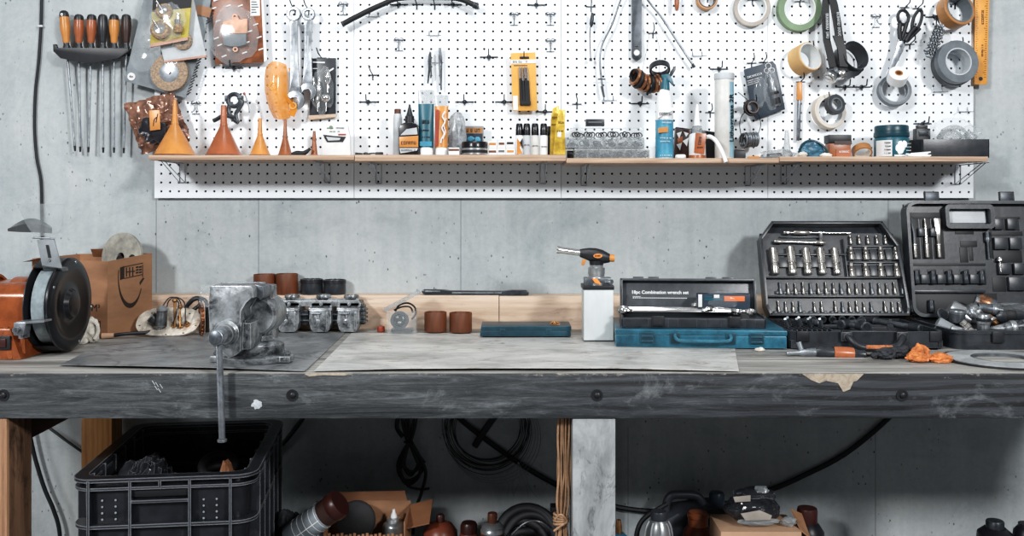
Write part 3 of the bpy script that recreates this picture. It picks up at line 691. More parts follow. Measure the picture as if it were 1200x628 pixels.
# ================================================================== HANGING PACKS (left)
def quad_pack(name, label, cat, quad, y, mats, d=(-1, 1), anchor=None, group=None):
    cx = sum(p[0] for p in quad) / len(quad); cy = sum(p[1] for p in quad) / len(quad)
    r = thing(name, label, cat, (cx, cy, y), group=group)
    b = MB(r); b.prism(quad, d[0], d[1], .3); b.build('backing_card', mats, r)
    return r
r = quad_pack('blister_pack', 'large clear grey blister pack with a tan wire wheel, left edge of the pegboard', 'packaging', [(172, -14), (250, -14), (240, 42), (218, 115), (146, 95), (158, 45)], -.05, 'blister_grey', (-1.2, .5))
b = MB(r); b.lathe([(9.5, -2.5), (13, -3.2), (21.5, -2.6), (21.8, 0), (21.5, 2.6), (13, 3.2), (9.5, 2.5)], (201, 86, -5), (0, -1, 0), 40, closed=True); b.build('wire_wheel', 'brush', r)
b = MB(r); b.lathe([(0, 4), (4, 3.6), (10, 3.3), (11.8, 2.8), (12, 0)], (201, 86, -5), (0, -1, 0), 32); b.lathe([(2, 4.5), (2, 6)], (201, 86, -5), (0, -1, 0), 12); b.build('wheel_hub', 'steel', r)
b = MB(r)
for c, R in (((171, 72), 15), ((201, 86), 24), ((178, 50), 9)): b.lathe([(R, 0), (R * .98, 4), (R * .9, 8.5), (R * .5, 9.6), (0, 9.8)], (c[0], c[1], -1.2), (0, -1, 0), 28, caps=False)
b.build('blister', 'clear', r)
b = MB(r)
for t in range(13): b.box((222 + t * 1.15 - 3.2, 110 - t * 3.6 - .8, -2), (222 + t * 1.15 + 2.4, 110 - t * 3.6 + .5, -1.3), rot=-35)
b.build('seal_marks', 'ink', r); b = MB(r)
for t in range(5): b.box((241.5 + t * .7, 26 - t * 3.4, -2), (247.5 + t * .7, 27.2 - t * 3.4, -1.3), rot=-35)
b.build('seal_marks', 'ink', r)
b = MB(r); b.lathe([(4.6, 0), (4.6, .5)], (154.6, 90, -1.4), (0, -1, 0), 20); b.build('size_badge', 'paper', r)
ptext('4in', r, 154.6, 90, -2.2, 4, 'ink')
b = MB(r); b.prism([(232, 6), (249, 10), (246, 21), (229, 17)], -2.2, -1.3); b.build('header_card', 'cardboard', r)
r = quad_pack('blister_pack', 'smaller grey blister pack with orange lower edge, behind the yellow brush card', 'packaging', [(203, -14), (224, -14), (242, 66), (193, 73), (187, 50)], -.075, 'grey_light', (-.8, .8))
b = MB(r); b.prism([(192.6, 71.6), (241.8, 64.8), (242.2, 67), (193.2, 74)], -1.6, 1); b.build('edge_strip', 'orange_brown', r)
b = MB(r); b.lathe([(11, 0), (11, 2), (9, 3.4), (5, 3.6), (5, 0)], (215, 48, -.8), (0, -1, 0), 28); b.build('cup_brush', 'brush', r)
b = MB(r); b.lathe([(14, 0), (13.6, 4), (11, 7), (0, 7.5)], (215, 48, -.8), (0, -1, 0), 28, caps=False); b.build('blister', 'clear', r)
r = quad_pack('brush_card', 'olive yellow card with three small wire brushes and a black header', 'packaging', [(180, -12), (226, -12), (220.3, 47), (176, 55.5)], -.095, 'yellow_olive', (-.8, .8))
b = MB(r); b.prism([(180, -12), (226, -12), (224, 9), (179, 14)], -1.3, -.7); b.build('header', 'ink', r)
b = MB(r); b.prism([(176.3, 51.5), (220.8, 43.6), (220.3, 47.2), (176, 55.7)], -1.3, .9); b.build('edge_strip', 'orange_brown', r)
scribble(r, 184, 203, 8, 5.5, -1.6, 'ink_white', 9)
for cx, cy, R, kind in ((189, 36, 11.5, 0), (193, 14, 9.5, 0), (210, 33, 5.5, 1)):
    b = MB(r)
    if kind == 0: b.lathe([(R, 0), (R, 3), (R * .8, 5), (R * .45, 5), (R * .45, 1)], (cx, cy, -.9), (.1, -1, .25), 26)
    else: b.lathe([(3.6, -6), (5.6, 0), (5, 4), (0, 5)], (cx, cy + 2, -4), (0, 0, -1), 18)
    b.build('wire_brush', 'brush', r)
    b = MB(r)
    if kind == 0: b.lathe([(R * .62, 4), (R * .55, 6.5), (R * .2, 7), (1.2, 7.4)], (cx, cy, -.9), (.1, -1, .25), 20); b.cyl((cx + .6, cy + 1, -7), (cx - 6.5, cy - 11, -9), 1.2, 1.2, 10)
    else: b.lathe([(3.8, 4), (4.2, 9), (1.5, 10), (1.5, 17)], (cx, cy, -4), (0, 0, 1), 16)
    b.build('shank', 'chrome', r)
b = MB(r); b.crumple((198, 26, -6), 20, 3.2, 22, .3, 1.6, 3, 3); b.build('blister', 'clear', r)
# foil bag with orange label
a = (174, 145, -.055); r = thing('foil_bag', 'crinkled brown foil bag with a small orange label, behind the largest funnel', 'bag', a)
b = MB(r)
N = 26; vs = []; fs = []
cor = [(145.5, 122), (204, 108), (224.5, 165), (167, 182)]
for i in range(N + 1):
    for j in range(N + 1):
        u, v_ = i / N, j / N
        x = (1 - u) * (1 - v_) * cor[0][0] + u * (1 - v_) * cor[1][0] + u * v_ * cor[2][0] + (1 - u) * v_ * cor[3][0]
        y = (1 - u) * (1 - v_) * cor[0][1] + u * (1 - v_) * cor[1][1] + u * v_ * cor[2][1] + (1 - u) * v_ * cor[3][1]
        q = Vector((x * .09, y * .09, 1)); bulge = 9 * (math.sin(PI * u) * math.sin(PI * v_)) ** .6
        d = -bulge + 5 * noise.noise(q * 1.2) + 3 * abs(noise.noise(q * 2.7)) - 1.5
        vs.append(b.v((x + 2 * noise.noise(q * 2), y + 2 * noise.noise(q * 2 + Vector((5, 0, 0))), min(d, 4))))
for i in range(N):
    for j in range(N): o = i * (N + 1) + j; fs.append((o, o + 1, o + N + 2, o + N + 1))
b.raw(vs, fs); M['foil'] = mat('brown_foil', (150, 108, 88), .2, .25, .3, 26, .35, (70, 50, 42), .42); b.build('foil', 'foil', r)
b = MB(r); b.crumple((184, 153, -10), 15, 4, 15, .4, 1.7, 5, 3); b.build('dark_contents', 'bag_black', r)
b = MB(r); b.prism([(181, 131), (193, 130.5), (194, 153), (182, 154.5)], -16, -15.4, .2); b.build('label_sticker', 'orange', r)
b = MB(r); b.tube([(186, 149, -16.2), (187, 142, -16.4), (190, 139, -16.4), (189, 145, -16.4), (191, 135, -16.2)], .5, 5); b.build('label_print', 'ink', r)
# brake pad card
r = quad_pack('brake_pad_card', 'brown and orange card with a copper brake pad under clear film', 'packaging', [(247, -14), (305.5, -14), (309.5, 73), (253, 75.5)], -.045, 'brown_card', (-.8, .8))
b = MB(r); b.prism([(305.5, -14), (308, -13), (312.8, 70.5), (309.5, 73)], -.3, 1.5); b.build('card_edge', 'paper', r)
b = MB(r); b.prism([(293, -14), (304.5, -14), (305, 18.5), (294, 19)], -1.2, -.7); b.build('price_label', 'paper', r)
b = MB(r)
for y in range(-4, 16, 3): b.box((295, y, -1.6), (303 - (y % 4), y + 1.2, -1.1))
b.build('label_print', 'ink_grey', r)
b = MB(r); b.prism([(262.8, 26), (273, 24.5), (274, 21), (280, 20), (281.5, 24), (285, 24.5), (286, 23), (291, 23), (291, 40), (262.8, 40)], -5, -2.2, .4)
b.ring((276.5, 20.5, -3.5), (0, 1, 0), 3.4, 1.6, 2.6, 18); b.ring((277, 58.5, -3.5), (0, 1, 0), 3, 1.5, 2.4, 16); b.build('pad_plate', 'copper_pad', r)
b = MB(r); b.prism([(262.8, 40.5), (290, 40.5), (289.5, 53), (281, 55.5), (272, 55.5), (263.5, 53.5)], -6, -2.2, .4); b.box((272, 41, -6.2), (272.6, 55, -5.8)); b.box((282, 41, -6.2), (282.6, 55, -5.8)); b.build('friction_pad', 'tape_grey', r)
b = MB(r)
for px, py in [(251, 10), (256, 25), (300, 29), (304, 44), (306, 58), (287, 62), (263, 66), (254, 45), (258, 53), (293, 37), (268, 7), (282, 7), (290, 50)]: b.box((px - 3, py - .8, -1.5), (px + 3, py + .6, -.8), rot=-20)
b.box((250, -4, -1.5), (258, 1, -.9), rot=-20); b.build('white_print', 'ink_white', r)
b = MB(r); b.crumple((276, 40, -4), 27, 4.5, 33, .25, 1.4, 8, 3); b.build('film', 'clear', r)
# combination wrenches
def wrench(label, c, jaw, R, rj, wd, ang, d=-7):
    r = thing('combination_wrench', label, 'wrench', (c[0], c[1], -.045), group='wrenches hanging on the pegboard')
    b = MB(r); b.ring((c[0], c[1], d), (0, 1, 0), R, R * .62, 5.4, 32, .8)
    ux, uy = (jaw[0] - c[0]), (jaw[1] - c[1]); L = math.hypot(ux, uy); ux /= L; uy /= L; nx, ny = -uy, ux
    pts = []
    for t, w_ in ((R * .8, wd * .62), (R * 1.8, wd * .56), (L * .5, wd * .52), (L - rj * 1.6, wd * .62), (L - rj * .7, wd * .9)): pts.append((t, w_))
    poly = [(c[0] + ux * t + nx * w_, c[1] + uy * t + ny * w_) for t, w_ in pts] + [(c[0] + ux * t - nx * w_, c[1] + uy * t - ny * w_) for t, w_ in reversed(pts)]
    b.prism(poly, d - 1.8, d + 1.8, .5)
    # open jaw: a disc with a slot, seen face on
    j = []; a0 = math.radians(ang)
    for t in range(0, 25):
        th = a0 + math.radians(38) + (2 * PI - math.radians(76)) * t / 24; j.append((jaw[0] + rj * math.cos(th), jaw[1] + rj * math.sin(th)))
    ca, sa = math.cos(a0), math.sin(a0); hw = rj * .50
    j += [(jaw[0] - rj * .1 * ca + hw * sa, jaw[1] - rj * .1 * sa - hw * ca), (jaw[0] - rj * .45 * ca, jaw[1] - rj * .45 * sa), (jaw[0] - rj * .1 * ca - hw * sa, jaw[1] - rj * .1 * sa + hw * ca)]
    b.prism(j, d - 2.2, d + 2.2, .5)
    b.build('forged_body', 'steel', r)
    b = MB(r); b.box(((c[0] + jaw[0]) / 2 - .7, c[1] + L * .28, d - 2.1), ((c[0] + jaw[0]) / 2 + .7, c[1] + L * .66, d - 1.8), rot=-math.degrees(math.atan2(ux, uy))); b.build('stamp_groove', 'grey_light', r)
wrench('longer combination wrench hanging left of its pair', (346, 18), (347.6, 118.5), 8.4, 11, 7.6, 122)
wrench('combination wrench hanging right, partly over the grey burr card', (362.3, 17.5), (361.3, 108), 7.8, 10, 7.4, 112, -3)
# safety glasses
a = (323, 108, -.06); r = thing('safety_glasses', 'amber safety glasses hanging sideways next to the wrenches', 'glasses', a)
b = MB(r)
sec = [(314.6, 336, 76.2), (312, 337.5, 82), (311, 338.2, 95), (311.4, 338, 107), (313.5, 339, 118), (316.5, 340, 128), (321.5, 341, 138.5)]
vs = []; fs = []; K = 10
for i, (xa, xb, py) in enumerate(sec):
    for j in range(K + 1):
        t = j / K; vs.append(b.v((xa + (xb - xa) * t, py - (3 * math.sin(PI * t) if i == 0 else 0) + (2.5 * math.sin(PI * t) if i == 6 else 0), -14 * math.sin(PI * (t * .8 + .1)) * (0.7 + .3 * math.sin(PI * i / 6)))))
for i in range(6):
    for j in range(K): o = i * (K + 1) + j; fs.append((o, o + 1, o + K + 2, o + K + 1))
b.raw(vs, fs); b.build('lens', 'amber_glass', r)
b = MB(r); b.strip([(340, 80, -2), (345, 92, -1), (343.5, 108, 2), (341, 120, 3)], (3, 0, 0), 1.2); b.strip([(335, 112, -8), (341, 120, -6), (346, 127, -4), (342, 136, -4)], (7, 3, 0), 1.4); b.build('temple', 'amber_glass', r)
b = MB(r); b.torus((324, 103, -13), (.2, -1, 0), 4.2, .9, 20, 6); b.torus((344.5, 124.5, -5), (0, -1, 0), 3.6, 1, 18, 6); b.build('nose_piece', 'yellow', r)
# burr card
r = quad_pack('burr_card', 'dark grey card with silver rotary burrs and a brown lower edge, right of the wrenches', 'packaging', [(366, 68.5), (393.8, 68), (393.6, 137), (362.5, 139)], -.03, 'case', (-.8, .8))
b = MB(r); b.prism([(362, 135.5), (394, 133.6), (394, 137.2), (362.5, 140.6)], -2, 1.2, .3); b.build('edge_strip', 'pine', r)
b = MB(r)
for px, y0, y1, R in [(368, 90, 110, 3), (374.5, 95, 117, 3.4), (384.5, 83, 100, 4.2), (373, 112, 122, 2.6)]: b.ell((px, (y0 + y1) / 2, -4), R, R, (y1 - y0) / 2, 14, 8); b.cyl((px, y1 - 2, -4), (px, y1 + 9, -4), 1, 1, 8)
b.ell((382.5, 115.5, -5), 5.6, 4.6, 5, 18, 10); b.cyl((382.8, 119, -4), (382.8, 131, -4), 1.1, 1.1, 8); b.build('burr', 'chrome', r)
b = MB(r); b.box((367, 72.5, -1.4), (381, 74, -.9), rot=2); b.prism([(385, 83), (391, 79.5), (391.5, 81), (386, 84.6)], -1.5, -.9); b.box((367, 80, -1.4), (372, 81, -.9)); b.build('print', 'ink_white', r)
b = MB(r); b.crumple((379, 106, -4), 13, 5.5, 26, .25, 1.8, 4, 3); b.build('blister', 'clear', r)
# small black clamp hanging on a hook
a = (273, 122, -.07); r = thing('bar_clamp', 'small black clamp hanging above the red orange funnel', 'clamp', a)
b = MB(r); b.torus((274.5, 117.5, 0), (0, 1, 0), 7.2, 2.7, 20, 8); b.tube([(280, 114, 0), (283.5, 120, 0), (280, 128, -1), (277, 134, -2), (279, 143, -2)], 3, 8, rs=lambda t: 1 - .35 * t)
b.tube([(269, 122, 0), (268, 130, 0), (272, 138, -1), (280, 144, -2)], 2.6, 8); b.tube([(276, 138, -3), (264, 136, -4), (255, 140.5, -5), (251.5, 142, -5)], 2.5, 8); b.box((264, 112, -3), (268, 119, 3), .6); b.box((281, 112, -3), (285, 117, 3), .6); b.build('clamp_body', 'gunmetal', r)
b = MB(r); b.tube([(284, 120, 0), (289, 119.5, 0), (291, 122, 0), (293, 132, 0)], .9, 6); b.tube([(290, 119, 0), (288, 113, 0), (286, 109, 0)], .9, 6); b.build('spindle', 'darksteel', r)
b = MB(r); b.cyl((286.8, 111, 0), (285.6, 108.6, 0), 1.5, 1.5, 8); b.build('spindle_tip', 'red', r)
# ================================================================== FUNNELS
YSH = -.125
def base_py(shelf, y=YSH): return HY + (CZ - ZS[shelf]) * S(y)
def funnel(label, x0, x1, cone_top, half_neck, sp_top, half_top, m, y=YSH, lean=0):
    by = base_py('a', y); cx = (x0 + x1) / 2; R = (x1 - x0) / 2; H = by - cone_top
    r = thing('funnel', label, 'funnel', (cx, by, y), group='funnels standing upside down on the shelf')
    b = MB(r); b.lathe([(R - 1, 0), (R, 0), (R, 2.2), (R - .9, 3), (half_neck, H), (half_top, by - sp_top), (half_top - .7, by - sp_top), (half_neck - .7, H - 1), (R - 2, 2.6)], (cx, by, 0), (lean, 0, 1), 36, closed=True); b.build('cone', m, r)
    b = MB(r); b.lathe([(R + .1, .2), (R + .5, .3), (R + .5, 2), (R + .1, 2.2)], (cx, by, 0), (0, 0, 1), 36, closed=True); b.build('rim', 'rust' if R > 8 else m, r)
    b = MB(r); b.lathe([(half_neck + .5, H - .5), (half_neck + .6, H + 1.2), (half_neck + .1, H + 2)], (cx + lean * H, by, 0), (lean, 0, 1), 24, caps=False); b.build('neck_band', m, r)
funnel('largest orange funnel, upside down at the left end of the shelf', 181, 229, 145, 3.6, 117, 1.9, 'orange')
funnel('red orange funnel, upside down below the small black clamp', 241.5, 283, 147, 3.9, 123.5, 3.1, 'orange_deep')
funnel('medium bright orange funnel, upside down between the red orange one and the safety glasses', 292.5, 317, 158, 2.7, 138.5, 2, 'orange')
funnel('narrow dark amber funnel with a long spout, below the safety glasses', 325.5, 343, 161, 2.5, 140.5, 1.6, 'orange_brown')
funnel('smallest amber funnel, beside the white packet', 363.5, 373, 164, 2.2, 153.5, 1.5, 'orange_brown')
by = base_py('a', -.15); b = MB((354, by, -.15)); b.tube([(342, by - 1.6, 0), (348, by - 3.4, 0), (355, by - 3.2, 0), (360, by - 6, 0), (363.5, by - 9, 0)], 3.2, 10, rs=lambda t: .55 + .45 * math.sin(PI * min(1, t + .15)))
b.solo('rubber_grip', 'rubber', 'curved black rubber grip lying between the two smallest funnels', 'grip')
# white packet
by = base_py('a', -.1); r = thing('paper_packet', 'white packet printed with a dark car panel outline, right of the smallest funnel', 'packet', (394, by, -.1))
b = MB(r); b.prism([(377.5, 146), (408, 145.3), (410.5, 160), (411.8, by - .5), (377.2, by - .5)], -3, 3, 1.6); b.build('packet', 'paper', r)
b = MB(r); b.prism([(379.5, 158), (391, 159.5), (406, 160.5), (402.5, 166.5), (384, 166.8), (381, 162)], -3.8, -3.1); b.build('panel_picture', 'ink', r)
b = MB(r); b.prism([(383, 160.5), (400, 162), (398.5, 164.5), (385.5, 165)], -4.2, -3.7); b.build('panel_highlight', 'grey_light', r)
b = MB(r); b.ell((388.5, 149.5, -3.4), 2.2, .4, 2.2, 12, 6); b.build('leaf_mark', 'tape_green', r)
scribble(r, 384, 404, 150.4, 1.6, -3.3, 'ink_grey'); scribble(r, 387, 399, 154.4, 1.4, -3.3, 'tape_green')
b = MB(r); b.box((397, 157, -3.6), (406, 158.8, -3.2)); b.build('orange_band', 'red', r)
b = MB(r)
for px in (382, 394, 405): b.ell((px, by - 1, -4), 3, 1.2, 1.3, 10, 6)
b.build('brown_base_print', 'rust', r)
# dark odds and ends at the shelf joint
by = base_py('b', -.17); b = MB((428, by, -.17)); b.cyl((416, by - 2, 0), (425, by - 1.6, 1), 1.8, 1.4, 10); b.ell((428.5, by - 2, 0), 3.2, 2.4, 2, 12, 8); b.tube([(429, by - 1.5, 0), (438, by - 2.6, 0), (445, by - 1.2, 0)], 1.1, 6); b.solo('small_fitting', 'gunmetal', 'small dark metal fitting with a stub of hose lying left of the grey spray can', 'fitting')
b = MB((446, by, -.17)); b.box((440, by - 4, -2), (449, by, 2), .8); b.solo('black_plug', 'black', 'small black plug lying just left of the grey spray can', 'plug')
# ================================================================== CENTRE PEGBOARD
a = (480, 3, -.05); r = thing('curved_hose', 'curved black rubber hose resting on four hooks at the top of the pegboard', 'hose', a)
b = MB(r); b.tube([(401, 28.5, 0), (416, 20.5, 0), (434, 11.5, 0), (452, 3.5, 0), (463, -1, 0), (485, -3.2, 0), (510, -3, 0), (530, -2.4, 0), (541, -.5, 0), (551, 3.6, 0), (557, 6.4, 0)], 3.2, 12); b.build('tube', 'rubber', r)
b = MB(r); b.cyl((555, 5.6, 0), (560, 8, 0), 4, 3.6, 12); b.cyl((559, 3, 0), (560.5, 11, 0), 1.5, 1.5, 8); b.build('end_fitting', 'gunmetal', r)
b = MB(r); b.cyl((400.6, 28.8, 0), (402.5, 27.8, 0), 3.5, 3.5, 12); b.build('end_rim', 'gunmetal', r)
hk = hook('thin', 511, 74, 'thin wire hook holding the tweezers')
b = MB((502, 80, -.03)); b.prism([(504, 60.5), (505.8, 62), (506, 71), (504.6, 84), (502.5, 98), (500.8, 98.5), (502.2, 82), (501.4, 72), (502.2, 65)], -4, -2.4, .4); b.tube([(505, 74, -3), (505.6, 88, -3), (504.8, 92, -3)], .9, 6); b.solo('fine_pliers', 'gunmetal', 'slim pointed grey pliers, left of the tweezers on the same thin hook', 'pliers')
b = MB((515, 80, -.03)); b.strip([(514.6, 57, -3), (515.2, 72, -4), (516.3, 90, -3.4), (517.2, 106, -2.6)], (2, 0, 0), .9); b.strip([(516.4, 57, -3), (517.6, 72, -1), (517.6, 90, -2), (517.4, 106, -2.4)], (1.8, 0, 0), .9); b.box((514, 56.5, -4), (517.4, 71, -1), .5); b.solo('tweezers', 'darksteel', 'long dark steel tweezers hanging above the teal tube', 'tweezers')
# yellow blade card
r = quad_pack('blade_card', 'bright yellow card holding four slim black tipped bits', 'packaging', [(598.3, 62.3), (627.5, 61.3), (629.6, 129.5), (601, 130)], -.045, 'yellow', (-.7, .7))
b = MB(r); b.prism([(598.8, 70.5), (627.8, 69.7), (628, 74), (599, 75)], -1.2, -.6); b.prism([(601, 112.5), (606.6, 112.3), (607, 129), (601.5, 129.3)], -1.2, -.6); b.build('white_print', 'paper', r)
scribble(r, 601, 618, 72.6, 2.4, -1.4, 'ink_grey')
b = MB(r)
for i, px in enumerate((608.5, 611.6, 614.8, 617.4)): b.cyl((px, 79, -3), (px + 1.6, 101, -3), 1.1, 1.2, 8)
b.build('bit_shank', 'chrome', r)
b = MB(r)
for i, px in enumerate((609.8, 613, 616, 618.6)): b.cyl((px, 92 + i % 2 * 3, -3), (px + 1, 122, -3), 1.5, 1.9, 8)
b.box((609, 119, -4.5), (622, 123.5, -1.5), .5); b.build('bit_tip', 'ink', r)
b = MB(r); b.box((602, 76.5, -1.1), (618, 77.4, -.6)); b.box((609, 66.5, -1.6), (620, 69, -.5), .4); b.build('dark_print', 'ink', r)
# ================================================================== SHELF ITEMS, centre
def sh(shelf, name, label, cat, px, y=YSH, group=None):
    by = base_py(shelf, y); r = thing(name, label, cat, (px, by, y), group=group); return r, by
r, by = sh('b', 'spray_can', 'plain grey spray can with a rust brown cap, left end of the centre shelf', 'spray can', 466, -.09)
b = MB(r); b.lathe([(5, 0), (5.4, .8), (5.4, by - 139), (4.6, by - 134.5), (3.6, by - 133)], (466, by, 0), n=24); b.build('can_body', 'grey_light', r)
b = MB(r); b.lathe([(3.9, by - 133.4), (3.9, by - 128.6), (3.3, by - 127.8), (0, by - 127.6)], (466, by, 0), n=20); b.build('cap', 'rust', r)
r, by = sh('b', 'oil_bottle', 'black squeeze bottle with a pointed nozzle and an orange label', 'bottle', 479.4, -.14)
b = MB(r); b.prism([(468, by), (467.5, by - 33), (470, by - 37), (476, by - 39.5), (484, by - 39.5), (489.5, by - 37), (491.6, by - 33), (491, by)], -6, 6, 1.8); b.build('bottle_body', 'black_gloss', r)
b = MB(r); b.lathe([(5.4, 0), (5.4, 9), (4.2, 10), (3.2, 13), (1.4, 20), (1.2, 23), (0, 23.2)], (480, by - 37.5, 0), n=20); b.build('nozzle', 'black', r)
b = MB(r); b.prism([(468.8, by - 10), (468.6, by - 22), (490.8, by - 23.5), (490.8, by - 10)], -6.9, -6, .1); b.build('orange_label', 'orange', r)
b = MB(r); b.prism([(470, by - 24), (477, by - 31), (489, by - 33), (490, by - 25)], -6.7, -6.1); b.prism([(469, by - 9), (490.5, by - 9), (489, by - 6), (470, by - 3)], -6.7, -6.1); b.build('label_picture', 'grey_light', r)
scribble(r, 471, 489, by - 15, 3.6, -7.1, 'ink', 3); scribble(r, 471, 488, by - 6.5, 2.2, -7, 'ink_grey', 5)
def squeeze_tube(label, x0, x1, top, capx, mats, ccol, sub):
    r, by = sh('b', 'squeeze_tube', label, 'tube', (x0 + x1) / 2, -.13, 'tubes on the centre shelf')
    cx = (x0 + x1) / 2; hw = (x1 - x0) / 2; H = by - top; vs = []; fs = []; b = MB(r); n = 24
    prof = [(0, .82, 6.4), (9.5, .86, 6.4), (10, .9, 6.4), (H * .55, .96, 5), (H * .85, 1, 1.6), (H, 1.02, .5)]
    rows = prof[2:]
    def rows_mesh(rr):
        b = MB(r); vs = []; fs = []
        for h, w_, dd in rr:
            for i in range(n):
                a = 2 * PI * i / n; vs.append(b.v((cx + hw * w_ * math.cos(a), by - h, dd * math.sin(a))))
        for q in range(len(rr) - 1):
            for i in range(n): fs.append((q * n + i, q * n + (i + 1) % n, (q + 1) * n + (i + 1) % n, (q + 1) * n + i))
        fs += [tuple(range(n))[::-1], tuple((len(rr) - 1) * n + i for i in range(n))]; b.raw(vs, fs); return b
    hb = H * sub
    def at(h):
        for (h0, w0, d0), (h1, w1, d1) in zip(rows, rows[1:]):
            if h <= h1: t = (h - h0) / (h1 - h0); return (h, w0 + (w1 - w0) * t, d0 + (d1 - d0) * t)
        return rows[-1]
    rows_mesh([rows[0]] + [at(hb * t) for t in (.35, .6, .8)] + [at(hb)]).build('tube_body', mats, r)
    rows_mesh([at(hb), at(hb + (H - hb) * .5), rows[-1]]).build('crimped_end', 'clear_milky', r)
    b = MB(r); b.lathe([(hw * .84, 0), (hw * .84, 9), (hw * .76, 10)], (cx, by, 0), n=24); b.build('cap', ccol, r)
    return r, by, cx
r, by, cx = squeeze_tube('tall teal squeeze tube with a clear crimped end and white cap', 490, 508.8, 105.5, 0, 'teal', 'white', .79)
scribble(r, 493, 506, by - 40, 4, -6, 'ink', 4); scribble(r, 494, 505, by - 30, 1.5, -6, 'ink', 5); scribble(r, 495, 504, by - 22, 1.5, -6, 'ink', 6)
b = MB(r); b.box((492.5, by - 17, -6.6), (506.5, by - 11.5, -6.1)); b.build('label_band', 'blue_label', r)
r, by, cx = squeeze_tube('orange squeeze tube with white swirl lettering, right of the teal tube', 509.2, 525.5, 111.5, 0, 'orange', 'white', .82)
b = MB(r); b.prism([(510, by - 12), (511, by - 54), (515, by - 54), (514, by - 12)], -6.6, -5.6); b.build('red_band', 'red', r)
b = MB(r); b.tube([(522, by - 52, -6), (519, by - 46, -6.4), (522, by - 40, -6.6), (518.5, by - 33, -7), (521, by - 26, -7), (518, by - 20, -7), (517, by - 15, -7)], .9, 6); b.tube([(523.5, by - 44, -6), (520.5, by - 36, -6.6), (522.5, by - 28, -6.8), (519.5, by - 20, -7)], .6, 6); b.build('swirl_lettering', 'ink_white', r)
r, by = sh('b', 'clear_bag', 'grey clear plastic bag of small parts behind the orange tube', 'bag', 535.5, -.1)
b = MB(r); b.crumple((535.5, by - 25, 0), 10.5, 6, 27, .18, 1.7, 12, 4, flat=None); b.build('film', 'bag_grey', r)
b = MB(r); b.crumple((531, by - 20, 0), 6, 4, 9, .4, 2, 3, 3); b.crumple((538, by - 34, 0), 4, 3, 9, .4, 2, 6, 3); b.build('bag_contents', 'gunmetal', r)
r, by = sh('b', 'small_carton', 'small white carton with a brown stripe in front of the clear bag', 'carton', 532, -.15)
b = MB(r); b.box((526, by - 9.5, -5), (538.5, by, 5), .4); b.build('carton', 'paper', r); b = MB(r); b.box((526.2, by - 8, -5.3), (538.2, by - 5.6, -4.9)); b.build('stripe', 'rust', r)
r, by = sh('b', 'picture_box', 'flat box with an orange lettered band and a blue picture, behind the black lidded tin', 'box', 555.5, -.05)
b = MB(r); b.box((544.5, by - 37, -4), (566.7, by, 4), .4); b.build('carton', 'grey', r)
b = MB(r); b.box((545.5, by - 35, -4.4), (565.6, by - 28.5, -4)); b.build('orange_band', 'tape_brown', r)
scribble(r, 547, 564.5, by - 31.6, 3.8, -4.6, 'ink', 8)
b = MB(r); b.box((545.5, by - 28, -4.4), (565.6, by - 12, -4)); b.build('blue_picture', 'navy', r)
b = MB(r); b.crumple((552, by - 22, -4.3), 4, .5, 3, .3, 2, 2, 2); b.crumple((560, by - 21, -4.3), 3.4, .5, 3.6, .3, 2, 4, 2); b.build('picture_figure', 'blue_label', r)
r, by = sh('b', 'round_tin', 'low round tin with a black lid and silver label', 'tin', 556.3, -.14)
b = MB(r); b.lathe([(14, 0), (14.8, .8), (14.8, 10)], (556.3, by, 0), n=36); b.build('tin_body', 'black', r)
b = MB(r); b.lathe([(15.3, 9.6), (15.3, 15.5), (14.6, 16.6), (0, 16.8)], (556.3, by, 0), n=36); b.build('lid', 'black_gloss', r)
b = MB(r); b.lathe([(15.0, 1.6), (15.05, 1.6), (15.05, 8.8), (15.0, 8.8)], (556.3, by, 0), n=36, closed=True); b.build('label_band', 'silver', r)
b = MB(r); b.lathe([(15.2, 3.2), (15.25, 3.2), (15.25, 6.8), (15.2, 6.8)], (556.3, by, 0), n=36, closed=True); b.build('label_print', 'ink', r)
for i, (x0, x1, h0, h1, st, lab) in enumerate([(572, 582.5, 0, 8.6, 'rust', 'tiny white carton at the bottom of the left stack beside the round tin'), (572.4, 582.2, 8.7, 17.5, 'orange', 'tiny carton with an orange print on top of the left stack beside the round tin'),
                                               (583.2, 592.2, 0, 9, 'ink_grey', 'tiny white carton at the bottom of the middle stack of cartons'), (583.6, 592, 9.1, 17.8, 'rust', 'tiny carton with a dark red print on top of the middle stack of cartons'),
                                               (593.2, 603, 0, 8.8, 'orange', 'tiny white carton at the bottom of the right stack by the black capped bottles'), (593, 602.6, 8.9, 18.4, 'ink', 'tiny carton with dark band on top of the right stack by the black capped bottles')]):
    r, by = sh('b', 'small_carton', lab, 'carton', (x0 + x1) / 2, -.13, 'stacked tiny cartons')
    b = MB(r); b.box((x0, by - h1, -5), (x1, by - h0, 5), .35); b.build('carton', 'paper', r)
    b = MB(r); b.box((x0 + 1, by - h1 + 2, -5.3), (x1 - 1, by - h1 + 4.6, -4.9)); b.build('stripe', st, r)
